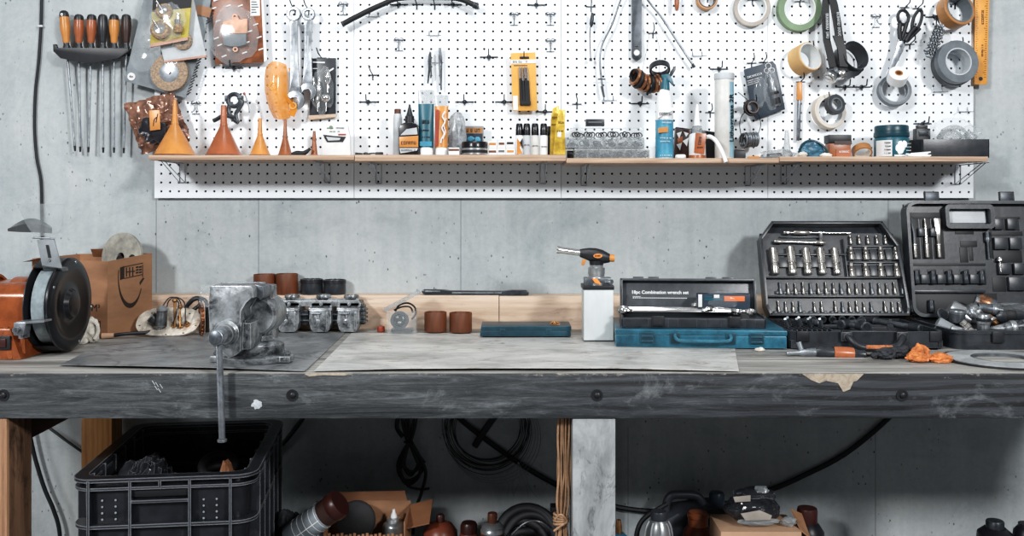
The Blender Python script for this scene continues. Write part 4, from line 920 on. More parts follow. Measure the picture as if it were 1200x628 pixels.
for i, (px, m, lab) in enumerate([(608.6, 'white', 'black capped bottle with an orange and black flame label'), (617.3, 'grey_light', 'pale grey bottle with black cap, right of the flame labelled one'), (627, 'white_dirty', 'black capped bottle with brown stains, third in the row'),
                                  (637.2, 'white', 'clean white black capped bottle, at the right end of the front row')]):
    r, by = sh('b', 'capped_bottle', lab, 'bottle', px, -.13, 'black capped bottles')
    b = MB(r); b.lathe([(4.3, 0), (4.6, .6), (4.6, 23), (3.9, 25)], (px, by, 0), n=20); b.build('bottle_body', m, r)
    b = MB(r); b.lathe([(4.4, 24.5), (4.4, 30), (3.9, 37), (3.2, 38.4), (0, 38.6)], (px, by, 0), n=20); b.build('cap', 'black_gloss', r)
    if i == 0:
        b = MB(r); b.prism([(605.5, by - 2), (606, by - 21), (611, by - 14), (609, by - 10), (612.3, by - 3)], -4.9, -4.3); b.build('flame_label', 'orange', r)
        b = MB(r); b.prism([(609, by - 16), (612.6, by - 21), (612.6, by - 8)], -4.9, -4.2); b.box((605, by - 1.8, -4.9), (612, by - .6, -4)); b.build('label_print', 'ink', r)
    else: scribble(r, px - 3.2, px + 3.6, by - 14 + i, 1.4, -4.7, 'ink_grey', i)
r, by = sh('b', 'capped_bottle', 'dark bottle half hidden behind the yellow foil packets', 'bottle', 643.5, -.07, None)
b = MB(r); b.lathe([(4.3, 0), (4.5, 22), (4.3, 25)], (643.5, by, 0), n=20); b.build('bottle_body', 'case', r); b = MB(r); b.lathe([(4.4, 25), (4.4, 36), (0, 37)], (643.5, by, 0), n=20); b.build('cap', 'black_gloss', r)
for i, (q, d, lab) in enumerate([([(644.5, 181), (645.5, 140), (648, 126.5), (655, 123.5), (655.5, 150), (653, 181)], 2, 'yellow foil packet leaning behind the other one, by the shelf joint'), ([(648, 181), (651.5, 145), (654.5, 128.5), (662.2, 129.5), (661.5, 155), (662.8, 181.5)], -3, 'yellow foil packet with white label leaning in front, by the shelf joint')]):
    r, by = sh('b', 'foil_packet', lab, 'packet', 653, -.13 - .015 * i, 'yellow foil packets')
    b = MB(r); b.prism(q, d - 1.5, d + 1.5, .8); b.build('foil', 'yellow_foil', r)
    scribble(r, q[1][0] + 1.5, q[3][0] - .5, 138 + i * 6, 2.2, d - 1.8, 'ink_brown', 3 + i); scribble(r, q[1][0] + 1, q[3][0] - 1, 146 + i * 8, 1.8, d - 1.8, 'ink_brown', 7 + i)
    if i: b = MB(r); b.box((653, 155, d - 2), (657.5, 161, d - 1.4), .2, rot=4); b.build('price_label', 'paper', r)
# ================================================================== SHELF ITEMS, right of centre
r, by = sh('c', 'organizer_box', 'shallow clear organizer box at the bottom of the pair, beside the yellow packets', 'organizer', 715.5, -.135, 'clear organizer boxes')
def organizer(r, x0, x1, bot, top, div, seed, lid):
    b = MB(r); b.box((x0, bot - 1.2, -15), (x1, bot, 15), .3)
    for i in range(div + 1):
        x = x0 + (x1 - x0) * i / div; b.box((max(x0, x - .35), top, -15), (min(x1, x + .35), bot, 15))
    b.box((x0, top, 14.2), (x1, bot, 15)); b.build('dividers', 'clear_milky', r)
    b = MB(r); b.box((x0, top, -15.4), (x1, bot, -14.6), .2); b.box((x0, top - .3, -15.6), (x1, top + 1.2, -14.2), .2); b.box((x0 + (x1 - x0) * .45, top - .5, -16.4), (x0 + (x1 - x0) * .53, top + 3, -15), .3); b.build('front_wall', 'clear', r)
    rnd = random.Random(seed)
    b = MB(r)
    for i in range(div):
        for j in range(9):
            x = x0 + (x1 - x0) * (i + .2 + .6 * rnd.random()) / div
            b.torus((x, bot - 2 - rnd.random() * (bot - top) * .45, -12 + rnd.random() * 16), (rnd.random() - .5, -.8, rnd.random()), 1.8 + rnd.random() * 1.6, .7, 12, 5)
    b.build('small_parts', 'gunmetal', r)['kind'] = 'stuff'
organizer(r, 672.5, 759, by, by - 12.2, 6, 3, 0)
b1 = by
r, by = sh('c', 'organizer_box', 'larger clear organizer box with its lid raised, stacked on the shallow one', 'organizer', 708, -.135, 'clear organizer boxes')
organizer(r, 662.5, 753, b1 - 12.8, b1 - 25.2, 6, 9, 1)
b = MB(r); b.box((669, b1 - 38.6, 13.5), (756, b1 - 25.4, 14.3), .2); b.box((669, b1 - 38.6, 13.2), (756, b1 - 37.4, 15.5), .2); b.box((669, b1 - 38.6, 12), (670, b1 - 25.4, 15)); b.box((755, b1 - 38.6, 12), (756, b1 - 25.4, 15)); b.build('open_lid', 'clear', r)
b = MB(r); rnd = random.Random(5)
for i in range(6):
    for j in range(3): b.torus((674 + i * 14 + j * 3.4, b1 - 28.6 - rnd.random() * 1.5, 8 + j), (rnd.random() - .5, -1, rnd.random() * .6), 3.2, .7, 16, 6)
b.build('o_ring', 'rubber', r)
r = thing('dark_carton', 'small dark grey carton on top of the raised organizer lid', 'carton', (697, b1 - 38.8, -.11)); b = MB(r); b.box((686.3, b1 - 47, -5), (708, b1 - 38.9, 5), .4); b.build('carton', 'case', r); b = MB(r); b.box((689, b1 - 44, -5.3), (705, b1 - 42.5, -4.9)); b.build('edge_print', 'ink_grey', r)
r, by = sh('c', 'small_black_box', 'small black box wedged between the yellow packets and the organizers', 'box', 668, -.12); b = MB(r); b.box((664.4, by - 10.5, -4), (671.6, by, 4), .5); b.build('carton', 'black', r)
b = MB(r); b.box((665.2, by - 9, -4.3), (670.8, by - 6.4, -3.9)); b.build('print', 'ink_grey', r)
# hanging coil and cuff
a = (764, 92, -.075); r = thing('copper_coil', 'coil of copper and black rings hanging on threads behind the spray can', 'coil', a)
cen = [(744.5, 90), (748, 93), (752, 95.5), (756.5, 97.5), (761, 98.5), (765.5, 98.5), (770, 97.5), (774, 95.5)]
b = MB(r)
for i, (px, py) in enumerate(cen):
    if i % 3 != 1: b.torus((px, py, 0), Vector((1, .45, -.35 + i * .09)), 8.8, 2.1, 24, 8)
b.build('copper_rings', 'copper', r)
b = MB(r)
for i, (px, py) in enumerate(cen):
    if i % 3 == 1: b.torus((px, py, 0), Vector((1, .45, -.35 + i * .09)), 9.2, 2.3, 24, 8)
b.torus((744, 89.5, -1), (1, .7, .2), 7.5, 1.6, 22, 8); b.build('black_rings', 'rubber', r)
b = MB(r); b.tube([(752, 86, 0), (756.5, 64, -1), (761, 40, -2)], .28, 5); b.tube([(772, 84, 0), (773, 60, -1), (768, 40, -2)], .28, 5); b.build('thread', 'grey', r)
a = (774, 82, -.1); r = thing('black_cuff', 'open black ring cuff with a leaf shaped flap, hanging in front of the copper coil', 'cuff', a)
b = MB(r); b.lathe([(11.6, -4.5), (12.2, -4), (12.2, 2.5), (11.6, 3), (10, 2.5), (10, -4)], (773, 80, 0), (0, .62, 1), 30, closed=True); b.build('cuff_band', 'black', r)
b = MB(r); b.prism([(783, 92), (785.5, 84), (790, 78), (792, 77.5), (791.5, 82), (787.5, 89)], -2, 1, .5); b.build('flap', 'case', r)
# spray can
r, by = sh('c', 'spray_can', 'blue and white spray can with a teal nozzle, in front of the copper coil', 'spray can', 778.6, -.15)
b = MB(r); b.lathe([(9.4, 0), (10.1, .8), (10.1, by - 128), (9.9, by - 122), (8.6, by - 115), (6.6, by - 108), (4.8, by - 105)], (778.6, by, 0), n=32); b.build('can_body', 'white', r)
b = MB(r); b.lathe([(10.35, 1.5), (10.4, 1.5), (10.4, by - 141), (10.35, by - 141)], (778.6, by, 0), n=32, closed=True); b.build('blue_label', 'blue_label', r)
b = MB(r); b.lathe([(5.4, by - 106), (5, by - 98), (3.4, by - 94), (3.2, by - 91)], (779.5, by, 0), n=20); b.prism([(776, 92.5), (774.5, 88), (784, 86.5), (787, 92.5), (789.5, 99), (788, 100), (784.6, 95)], -2.4, 2.4, .6); b.build('nozzle', 'teal', r)
b = MB(r); b.prism([(769.5, by - 36), (781, by - 37), (781, by - 31), (769.5, by - 30)], -11.6, -10.2); b.build('orange_patch', 'orange', r)
b = MB(r); b.prism([(769, by - 47), (788, by - 57), (788.3, by - 60), (772, by - 55.5), (769, by - 53)], -11, -8.6); b.build('white_swoosh', 'paper', r)
scribble(r, 771, 786, by - 52, 3, -11.6, 'ink', 3); scribble(r, 773, 787, by - 46, 2.2, -11.2, 'ink_white', 4); scribble(r, 774, 786, by - 42, 1.8, -11.2, 'ink_white', 5); scribble(r, 772, 785, by - 24, 1.4, -11.4, 'ink_white', 8); scribble(r, 772, 784, by - 20, 1.3, -11.4, 'ink_white', 9); scribble(r, 772, 786, by - 4, 1.4, -11.3, 'ink_white', 6)
# behind: bar, carton, small lids
r, by = sh('c', 'patterned_carton', 'small brown and white patterned carton half hidden by the spray can', 'carton', 799, -.1)
b = MB(r); b.box((790, by - 36, -5), (808, by, 5), .5, rot=4); b.build('carton', 'brown', r)
b = MB(r)
for q in ([(792, by - 31), (798, by - 33), (795, by - 25)], [(799, by - 22), (806, by - 26), (804, by - 16)], [(792, by - 18), (798, by - 20), (796, by - 11)], [(800, by - 33), (806, by - 31), (803, by - 27)]): b.prism(q, -5.5, -4.9)
b.build('white_pattern', 'paper', r)
b = MB(r); b.prism([(793, by - 25), (799, by - 28), (799, by - 20), (794, by - 17)], -5.4, -4.9); b.build('orange_pattern', 'orange_deep', r)
r, by = sh('c', 'bar_tool', 'flat black bar tool lying across behind the white oiler', 'tool', 815, -.09)
b = MB(r); b.prism([(790, by - 36), (792, by - 39), (839, by - 33), (838.5, by - 27.5), (800, by - 29)], -2, 2, .6); b.prism([(826, by - 29), (838, by - 28), (838, by), (828, by)], -2, 2, .5); b.build('bar', 'black', r)
r, by = sh('c', 'white_dish', 'small white dish lying between the spray can and the oiler', 'dish', 797.5, -.16); b = MB(r); b.lathe([(6, 0), (6.2, .5), (6.2, 4), (5.4, 5.2), (0, 5.3)], (797.5, by, 0), n=24); b.build('dish', 'white', r)
b = MB(r); b.lathe([(6.3, .8), (6.4, .8), (6.4, 2), (6.3, 2)], (797.5, by, 0), n=24, closed=True); b.build('ridge', 'grey_light', r)
# oiler with spout hose
r, by = sh('c', 'oiler_bottle', 'white oiler bottle with an orange tag, cone tip and bent white spout', 'bottle', 817, -.16)
b = MB(r); b.lathe([(9, 0), (9.6, 1), (9.6, 25), (8.6, 29), (5, 30.5)], (817, by, 0), n=28); b.build('bottle_body', 'white', r)
b = MB(r); b.lathe([(5.6, 30), (5.8, 31), (5.6, 38), (4.6, 39)], (817, by, 0), n=24); b.build('collar', 'clear_milky', r)
b = MB(r); b.lathe([(4.4, 39), (3.4, 46), (1.6, 61), (1.1, 64), (0, 64.2)], (817, by, 0), n=20); b.build('cone_tip', 'white', r)
b = MB(r); b.prism([(813, by - 30), (825.5, by - 29), (823, by - 5), (811, by - 7)], -11, -10.2, .3); b.build('orange_tag', 'orange_deep', r)
scribble(r, 813, 823, by - 21, 3, -11.2, 'ink', 3, -80); scribble(r, 814, 822, by - 13, 1.6, -11.2, 'ink', 4)
b = MB(r); b.tube([(825, by - 25, -3), (830, by - 25.5, -9), (835, by - 21, -15), (839, by - 13, -19), (842, by - 4, -24), (844.6, by + 5, -27)], 2.5, 10); b.build('spout', 'white', r)
b = MB(r); b.lathe([(9.8, 0), (9.8, 4), (9.4, 5)], (817, by, 0), n=28); b.build('base_band', 'orange_brown', r)
# grease cartridge
r, by = sh('c', 'grease_cartridge', 'tall white grease cartridge with dark vertical lettering on a pale blue stripe', 'cartridge', 848.6, -.13)
b = MB(r); b.lathe([(10.6, 0), (11, .6), (11, by - 94), (10.7, by - 93)], (848.6, by, 0), n=36); b.build('tube_body', 'white_dirty', r)
b = MB(r); b.lathe([(11.6, by - 93.5), (11.8, by - 92.5), (11.8, by - 87), (11, by - 86), (9.6, by - 86), (9.4, by - 88), (0, by - 88.3)], (848.6, by, 0), n=36); b.build('end_cap', 'grey_light', r)
b = MB(r)
vs = []; fs = []
for i in range(7):
    a_ = math.radians(-90 + 22 + i * 8)
    for h in (2.5, by - 97): vs.append(b.v((848.6 + 11.15 * math.cos(a_), by - h, 11.15 * math.sin(a_))))
for i in range(6): fs.append((2 * i, 2 * i + 2, 2 * i + 3, 2 * i + 1))
b.raw(vs, fs); b.build('blue_stripe', 'stripe_blue', r)
b = MB(r); loc = b.v((855.3, by - 48, -9.9)); k = b.k; b.bm.free()
t = text('Lithogrease 2R', r, loc, 9.2 * k, 'ink', (PI / 2, -PI / 2, math.radians(38)), align='CENTER', bold=.16 * k)
t.rotation_euler = (Matrix.Rotation(math.radians(34), 3, 'Z') @ Matrix.Rotation(-PI / 2, 3, 'Y') @ Matrix.Rotation(PI / 2, 3, 'X')).to_euler()
# steel bar, bent cable, pick, orange tool
a = (746, 30, -.032); r = thing('steel_bar', 'flat grey steel bar with a round hole near its lower end', 'bar', a)
b = MB(r); n = 20
poly = [(740.2, -14), (752, -14), (752, 64)] + [(746.1 + 5.9 * math.cos(t * PI / 10), 65 + 6 * math.sin(t * PI / 10)) for t in range(11)] + [(740.2, 64)]
b.prism(poly, -1.2, 1.2, .4); b.build('bar', 'gunmetal', r)
b = MB(r); b.lathe([(3.4, 0), (3.4, .3)], (746, 62, -1.4), (0, -1, 0), 20); b.build('hole', 'paper', r)
b = MB(r); b.ring((746, 62, -1.5), (0, 1, 0), 4.2, 3.3, .8, 22); b.box((743.5, 53.5, -1.5), (748.5, 56, -1.1)); b.build('hole_rim', 'gunmetal', r)
a = (740, 0, -.04); r = thing('bent_cable', 'long thin grey cable bent into an arch around the flat steel bar', 'cable', a)
b = MB(r); b.tube([(707.6, 112, 0), (706.4, 104, 0), (704.5, 91, 0), (703, 74, 0), (703.4, 62, 0), (707, 49, 0), (717.5, 28, 0), (726.4, 2, 0), (733, -12, -3), (745, -16, -5), (755, -4, -3), (765, 8, 0), (775, 20, 0), (790, 43, 0), (803, 63, 0), (812, 76, 0)], 1.15, 8); b.build('cable_sheath', 'darksteel', r)
b = MB(r); b.cyl((811, 75, 0), (814, 79, 0), 1.8, 1.8, 8); b.cyl((705, 101, 0), (708, 114, 0), 1.5, 1.3, 8); b.box((700.5, 92, -1.5), (709.5, 93.6, 1.2), .4); b.build('end_fitting', 'gunmetal', r)
a = (693, 30, -.04); r = thing('slim_pick', 'slim wire pick with a dark grip hanging above the organizer boxes', 'pick', a)
b = MB(r); b.tube([(692.8, -10, 0), (693, 6, 0), (693, 20, 0), (691.2, 40, 0), (692, 66, 0), (692.6, 70, 0)], .7, 6); b.build('wire_shaft', 'darksteel', r)
b = MB(r); b.lathe([(.8, 0), (2.2, 3), (2.4, 9), (1.8, 15), (.8, 17)], (692.6, 32, 0), (.12, 0, 1), 14); b.build('grip', 'gunmetal', r)
b = MB(r); b.box((690.6, 68, -1), (694, 71.6, 1), .3); b.build('tip', 'gunmetal', r)
a = (793, 4, -.05); r = thing('orange_awl', 'small tool with an orange tapered handle hanging point down at the top edge', 'tool', a)
b = MB(r); b.lathe([(1.4, 0), (2.2, 3), (2.8, 9), (2.6, 20), (2, 24)], (793.2, 12.5, 0), (0, 0, 1), 16); b.build('handle', 'orange_brown', r)
b = MB(r); b.box((786, -8, -1), (787.2, 6, 1)); b.box((799, -8, -1), (800.2, 6, 1)); b.box((786, -8, -1.5), (800.2, -6.5, 1.5)); b.build('clip', 'wire', r)
# ================================================================== TAPE ROLLS
def roll(label, c, axis, R, rin, w, m, mc, d=-.03, seed=0, inner='core'):
    """tape roll: outer wound tape and a card core; c is the centre of the face turned to the room"""
    ax = Vector(axis).normalized(); y = d
    r = thing('tape_roll', label, 'tape', (c[0], c[1], y), group='rolls of tape on the pegboard')
    b = MB(r); off = w / 2
    cc = (c[0] + ax.x * off, c[1] - ax.z * off, ax.y * off)
    b.ring(cc, ax, R, rin + 1.3, w, 44, .5); b.build('wound_tape', m, r)
    b = MB(r); b.ring(cc, ax, rin + 1.35, rin, w + .4, 44); b.build('core', inner, r)
    return r
roll('dark brown tape roll cut off by the top edge, right of the orange handled tool', (829, -1.5), (0, 1, 0), 12.4, 9, 9, 'tape_brown', 0, -.045, inner='brown')
roll('beige grey tape roll at the top between the dark brown and the green roll', (881.5, 9.3), (.05, 1, .05), 21.4, 15.5, 8, 'tape_beige', 0, -.042)
roll('sage green tape roll, largest at the top of the pegboard', (937.6, 10.2), (-.03, 1, .08), 25.8, 17.2, 10, 'tape_green', 0, -.045)
roll('tan masking tape roll hanging obliquely below the green roll', (950, 65.5), (-.42, .86, -.22), 17.6, 15, 20, 'tape_tan', 0, -.075, inner='core')
roll('cream tape roll hanging behind the small black roll', (973.5, 130), (-.25, 1, -.12), 20.5, 15.6, 9, 'tape_cream', 0, -.045)
roll('small black tape roll hanging over the cream roll', (980.5, 122), (-.28, 1, -.1), 11.8, 6.4, 8, 'tape_dark', 0, -.075, inner='tape_grey')
roll('small white tape roll hanging over the grey ring roll below the scissors', (1053.5, 85.5), (.08, .8, -.6), 11.2, 3.2, 13, 'white', 0, -.085, inner='tape_brown')
roll('narrow grey tape roll hanging below the small white roll', (1049, 105), (.1, 1, -.22), 19, 14.4, 8, 'tape_grey', 0, -.05, inner='grey')
roll('brown tape roll hanging at the top right beside the ochre ruler', (1125, 9.5), (-.22, .9, -.2), 20.5, 16, 16, 'tape_brown', 0, -.07, inner='tape_grey')
roll('big grey duct tape roll, front one of two, left of the ochre ruler', (1123.4, 72), (-.12, 1, -.1), 25.5, 15, 9, 'tape_grey', 0, -.08, inner='grey_light')
roll('grey duct tape roll tucked behind the big front one', (1119.5, 75.5), (-.1, 1, -.1), 25, 15.2, 10, 'tape_dark', 0, -.052, inner='grey_light')
# headlamp
a = (985, 60, -.07); r = thing('headlamp', 'headlamp with lettered black straps hanging beside the tan tape roll', 'headlamp', a)
b = MB(r); b.strip([(969, -12, 2), (967.5, 8, 0), (967, 30, -2), (967.5, 48, -4), (971, 66, -6), (973, 80, -8)], (8.4, 0, 0), 1.2); b.strip([(972, -12, 0), (976.5, 6, -2), (979, 26, -5), (980.5, 44, -8), (982.5, 62, -10), (985, 84, -9)], (9.4, .8, 0), 1.4)
b.strip([(977, 2, 1), (981.5, 14, 1), (982, 28, 1), (980.5, 42, 0)], (4.6, 0, 0), 1.0); b.build('top_strap', 'rubber', r)
b = MB(r); b.lathe([(17, -10), (17.8, -10), (17.8, 9), (17, 9)], (997.5, 68, 1), (.38, -1, .3), 40, closed=True); b.strip([(981, 88, -8), (990, 90, -8), (1003, 85, -4), (1011, 78, 0)], (2, 8, 0), 1.2); b.build('head_band', 'case', r)
b = MB(r); b.strip([(977, 44, -10), (982, 60, -12.5), (984.5, 80, -11.5)], (9.6, .6, 0), 1.8); b.build('strap_slider', 'case_dark', r)
b = MB(r); b.lathe([(0, 0), (6.6, 0), (7.6, 2), (7.6, 7), (6.4, 9), (7.4, 11), (7.4, 15)], (969, 93, -6), (.5, .3, .55), 24); b.build('lamp_head', 'darksteel', r)
b = MB(r); b.lathe([(7.7, 0), (8.3, 1), (8.3, 2.4), (7.7, 3.4)], (969, 93, -7), (.5, .3, .55), 24); b.lathe([(4.5, 0), (6, 2), (6, 7), (4, 9)], (980, 90, -7), (.8, .2, .5), 20); b.lathe([(5, 0), (0, .6)], (968.6, 93.6, -6.6), (-.5, -.3, -.55), 20); b.build('chrome_ring', 'chrome', r)
b = MB(r); b.box((973, 80, -8), (988, 88, -3), 1.2, rot=18); b.build('battery_pack', 'black', r)
for nm, (px, py, sz, ag) in {'strap': (967.4, 31, 5, 89), 'strap_two': (979.8, 30, 5.4, 86)}.items(): scribble(r, px - 14, px + 14, py, 3.2, -6 if nm == 'strap' else -9, 'grey_light', 5 if nm == 'strap' else 9, ag)
# navy tool card
r = quad_pack('tool_card', 'navy blister card with a silver grinder bit, hanging tilted right of the grease cartridge', 'packaging', [(871.5, 81.5), (905, 71.6), (909, 76), (920, 128), (886.5, 140.5), (882, 134)], -.035, 'navy', (-.8, .8))
b = MB(r); b.lathe([(0, 0), (3.2, .6), (4.2, 4), (4.2, 14), (4.8, 15), (4.8, 24), (3.4, 26), (3.4, 34), (2, 35), (2, 38)], (910.5, 125, -4), (-.26, 0, 1), 20); b.build('bit_body', 'steel', r)
b = MB(r); b.lathe([(4.9, 14.5), (5.1, 15), (5.1, 17), (4.9, 17.5)], (910.5, 125, -4), (-.26, 0, 1), 20); b.lathe([(4.4, 3), (4.5, 9), (4.3, 10)], (910.5, 125, -4), (-.26, 0, 1), 20); b.build('bit_band', 'ink', r)
b = MB(r); b.crumple((903, 106, -4), 9, 5, 25, .2, 1.4, 5, 3); b.crumple((890, 108, -2), 7, 2.5, 18, .2, 1.4, 7, 3); b.build('blister', 'clear', r)
for i, (y0, hh) in enumerate(((88.5, 2.4), (93, 1.2), (95.5, 1.2), (98, 1.1))): scribble(r, 875, 893 - i, y0, hh, -1.2, 'ink_white', i + 2, -16)
b = MB(r); b.ring((900, 77.5, -1.2), (0, 1, 0), 3.6, 3, .5, 20); b.ring((898, 83, -1.2), (0, 1, 0), 3, 2.5, .5, 20); b.ring((904.5, 82.5, -1.2), (0, 1, 0), 3, 2.5, .5, 20); b.build('ring_print', 'ink_white', r)
# wire coils
a = (880, 126, -.065); r = thing('wire_coil', 'small black ring coil hanging in front of the navy card', 'coil', a)
b = MB(r)
for i in range(4): b.torus((880 - i * .6, 126.5 + i * .4, -2 - i * 2), (.15, -1, .1), 8.8 - i * .3, 1.3, 26, 6)
b.build('winding', 'rubber', r)
b = MB(r); b.ring((879.3, 127, -6), (.15, -1, .1), 7.2, 6, 9, 28); b.build('inner_sleeve', 'brown', r)
b = MB(r); b.tube([(876, 119, -6), (869, 112, -3), (865, 108, 0)], .5, 5); b.build('loose_end', 'wire_dark', r)
a = (878, 158, -.06); r = thing('wire_coil', 'wound bundle of thin dark cable hanging lowest, beside the grease cartridge', 'coil', a)
b = MB(r)
for i in range(6): b.torus((871.5 + i * 2.9, 164.5 - i * .25, 0), (1, .35 - .05 * i, .05), 7.8 + .3 * math.sin(i * 2), 1.35, 24, 6)
b.build('winding', 'darksteel', r)
b = MB(r); b.tube([(869, 160, 0), (866.5, 146, -1), (870, 134, -2), (880, 130, -3)], .5, 6); b.tube([(887, 160, 0), (891, 148, -1), (889, 136, -2), (883, 130, -3)], .5, 6); b.build('hanging_loop', 'wire_dark', r)
# craft knife
a = (936, 120, -.03); r = thing('craft_knife', 'slim craft knife with an orange upper half hanging above the blue wrap', 'knife', a)
b = MB(r); b.prism([(933.4, 117.5), (933.8, 98), (936, 96), (939.4, 96.6), (940, 117.5)], -2, 1.4, .6); b.build('slider_grip', 'orange', r)
b = MB(r); b.prism([(934.6, 117), (938.6, 117), (937.8, 150), (936.8, 165), (933.4, 165), (934, 140)], -1.6, 1.2, .4); b.build('blade_holder', 'darksteel', r)
# scissors
a = (1058, 50, -.05); r = thing('scissors', 'black handled scissors hanging open handled beside the chain', 'scissors', a)
def loop(cx, cy, rx, ry, ag, r_, b):
    pts = []
    for t in range(16):
        q = 2 * PI * t / 16; x, y = rx * math.cos(q), ry * math.sin(q); c, s = math.cos(ag), math.sin(ag); pts.append((cx + x * c - y * s, cy + x * s + y * c, 0))
    b.tube(pts, r_, 8, closed=True)
b = MB(r); loop(1058.4, 20.5, 6.2, 8.4, -.12, 1.9, b); b.tube([(1055, 28, 0), (1054, 36, 0), (1055.5, 48, 0)], 2.8, 8); b.tube([(1062.5, 27, 0), (1060, 36, 0), (1056, 47, 0)], 2.4, 8); b.build('left_handle', 'black', r)
b = MB(r); loop(1074.6, 24, 4.6, 12.6, .32, 1.9, b); b.tube([(1072, 32, -3), (1066, 39, -3), (1060, 49, -3)], 2.8, 8); b.tube([(1077, 34, -3), (1069, 42, -3), (1062, 49, -3)], 1.8, 8); b.build('right_handle', 'black', r)
b = MB(r); b.prism([(1051.5, 46), (1058.6, 48), (1056.5, 60), (1038.8, 92), (1037.6, 91.5), (1049, 60)], -1.5, -.3, .25); b.build('left_blade', 'steel', r)
b = MB(r); b.prism([(1055, 47), (1061.5, 49), (1058.5, 60), (1041.2, 93), (1040, 92.3), (1053, 62)], .2, 1.4, .25); b.build('right_blade', 'steel', r)
b = MB(r); b.lathe([(2, 0), (1.9, .8), (0, 1)], (1055.2, 53.6, -1.4), (0, -1, 0), 14); b.build('pivot_screw', 'gunmetal', r)
# chain bundle
a = (1094, 46, -.05); r = thing('chain_bundle', 'bundled length of steel roller chain hanging right of the scissors', 'chain', a)
b = MB(r)
for c_ in range(4):
    for k_ in range(11):
        t = k_ / 10; px = 1099.5 + c_ * 3.2 - t * 13.5 - 4; py = 29 + t * 36 + c_ * 1.1 + (1.2 if c_ in (0, 3) else 0)
        if c_ in (0, 3) and k_ in (0, 10): continue
        b.torus((px, py, -3 - (k_ % 2) * 1.2 - (2 if c_ in (1, 2) else 0)), (.35 * (1 if k_ % 2 else -1), -1, .25), 1.75, .72, 10, 5)
b.build('links', 'darksteel', r)
b = MB(r); b.prism([(1095, 30), (1105, 31), (1095, 66), (1085, 64)], -1.5, .5, .5); b.build('inner_links', 'gunmetal', r)
b = MB(r); b.tube([(1095, 19, -6), (1097, 25, -5), (1100, 30, -4)], .8, 6); b.tube([(1095, 19, -6), (1096, 26, -3), (1096, 31, -3)], .8, 6); b.build('hanging_wire', 'wire_dark', r)
# ruler
a = (1150, 40, -.03); r = thing('ruler', 'ochre yellow ruler hanging past the right edge of the pegboard', 'ruler', a)
b = MB(r); b.prism([(1142.6, -20), (1159.4, -20), (1156.2, 99), (1141.4, 99)], -1, 1, .3); b.build('blade', 'ruler', r)
b = MB(r)
for i in range(38):
    y = -6 + i * 2.6; x1 = 1158.9 - (y + 20) * .027; L = 3.6 if i % 5 == 0 else 2
    b.box((x1 - L - 1.2, y, -1.3), (x1 - 1.2, y + .5, -.9))
for i in range(38):
    y = -6 + i * 2.6; x0 = 1143 - (y + 20) * .01; b.box((x0 + .8, y, -1.3), (x0 + .8 + (2.6 if i % 5 == 0 else 1.4), y + .4, -.9))
b.build('graduations', 'ink_brown', r)
b = MB(r); b.lathe([(2.3, 0), (2.3, .3)], (1148.7, 92.5, -1.05), (0, -1, 0), 16); b.build('hole', 'ink', r)
scribble(r, 1142, 1160, 20, 2.6, -1.2, 'ink_brown', 4, 90); scribble(r, 1143, 1158, 60, 2, -1.2, 'ink_brown', 6, 90)
# ================================================================== SHELF ITEMS, right end
r, by = sh('c', 'small_black_box', 'small black hinge box lying right of the grease cartridge', 'box', 866.5, -.13); b = MB(r); b.box((860.5, by - 11, -4), (873, by, 4), .6); b.build('body', 'black', r); b = MB(r); b.box((861, by - 12.2, -4.4), (872, by - 9.6, 4), .5); b.build('flap', 'case', r)
r, by = sh('c', 'orange_scraper', 'small orange and steel tool lying flat below the wire coils', 'tool', 886, -.16); b = MB(r); b.tube([(876, by - 1.5, 0), (884, by - 2, 0), (890, by - 2, 0)], 1.5, 8); b.build('handle', 'orange', r); b = MB(r); b.tube([(890, by - 2, 0), (898, by - 2.4, 1)], .9, 6); b.build('shaft', 'steel', r)
r, by = sh('c', 'clear_bag', 'crinkled clear bag lying where two shelf boards meet', 'bag', 912, -.1)
b = MB(r); b.crumple((912, by - 5, 0), 18, 8, 7.5, .45, 1.8, 14, 4, flat=-5); b.build('film', 'clear_milky', r); b = MB(r); b.crumple((909, by - 4, 0), 11, 5, 4, .5, 2, 4, 3, flat=-4); b.build('bag_contents', 'gunmetal', r)
r, by = sh('d', 'nozzle_tube', 'slim clear nozzle tube standing by the craft knife', 'nozzle', 922, -.09); b = MB(r); b.lathe([(4.4, 0), (4.6, 6), (4.2, 14), (3.2, 18), (2.8, 26), (2, 33.5), (0, 33.8)], (922, by, 0), n=20); b.build('tube', 'clear_milky', r)
b = MB(r); b.lathe([(4.8, 0), (4.9, 4), (4.7, 5)], (922, by, 0), n=20); b.build('base_ring', 'grey_light', r)
r, by = sh('d', 'blue_wrap', 'crumpled blue plastic wrapped bundle on the shelf, left of the amber jar', 'bag', 951, -.14)
b = MB(r); b.crumple((951.5, by - 9, 0), 15, 9, 10.5, .3, 1.7, 21, 4, flat=-9); b.build('wrap', 'bluewrap', r)
b = MB(r); b.tube([(936, by - 6, -3), (938, by - 15, -5), (947, by - 20, -6), (958, by - 17, -7), (965, by - 10, -7), (968, by - 4, -6)], 1.3, 8); b.build('strap', 'teal_dark', r)
b = MB(r); b.crumple((938, by - 3.4, -8), 5, 4, 3.4, .3, 2, 2, 3, flat=-3.3); b.crumple((965, by - 2.6, -8), 7, 3, 2.6, .4, 2, 5, 3, flat=-2.5); b.build('tissue', 'cloth_white', r)
r, by = sh('d', 'amber_jar', 'square amber jar with a black lid and light lettering', 'jar', 981.5, -.13)
b = MB(r); b.box((968.8, by - 17, -8), (994.4, by, 8), 1.6); b.build('jar_body', 'orange_brown', r); b = MB(r); b.box((968, by - 26.8, -8.5), (995, by - 17, 8.5), 1.2); b.build('lid', 'black', r)
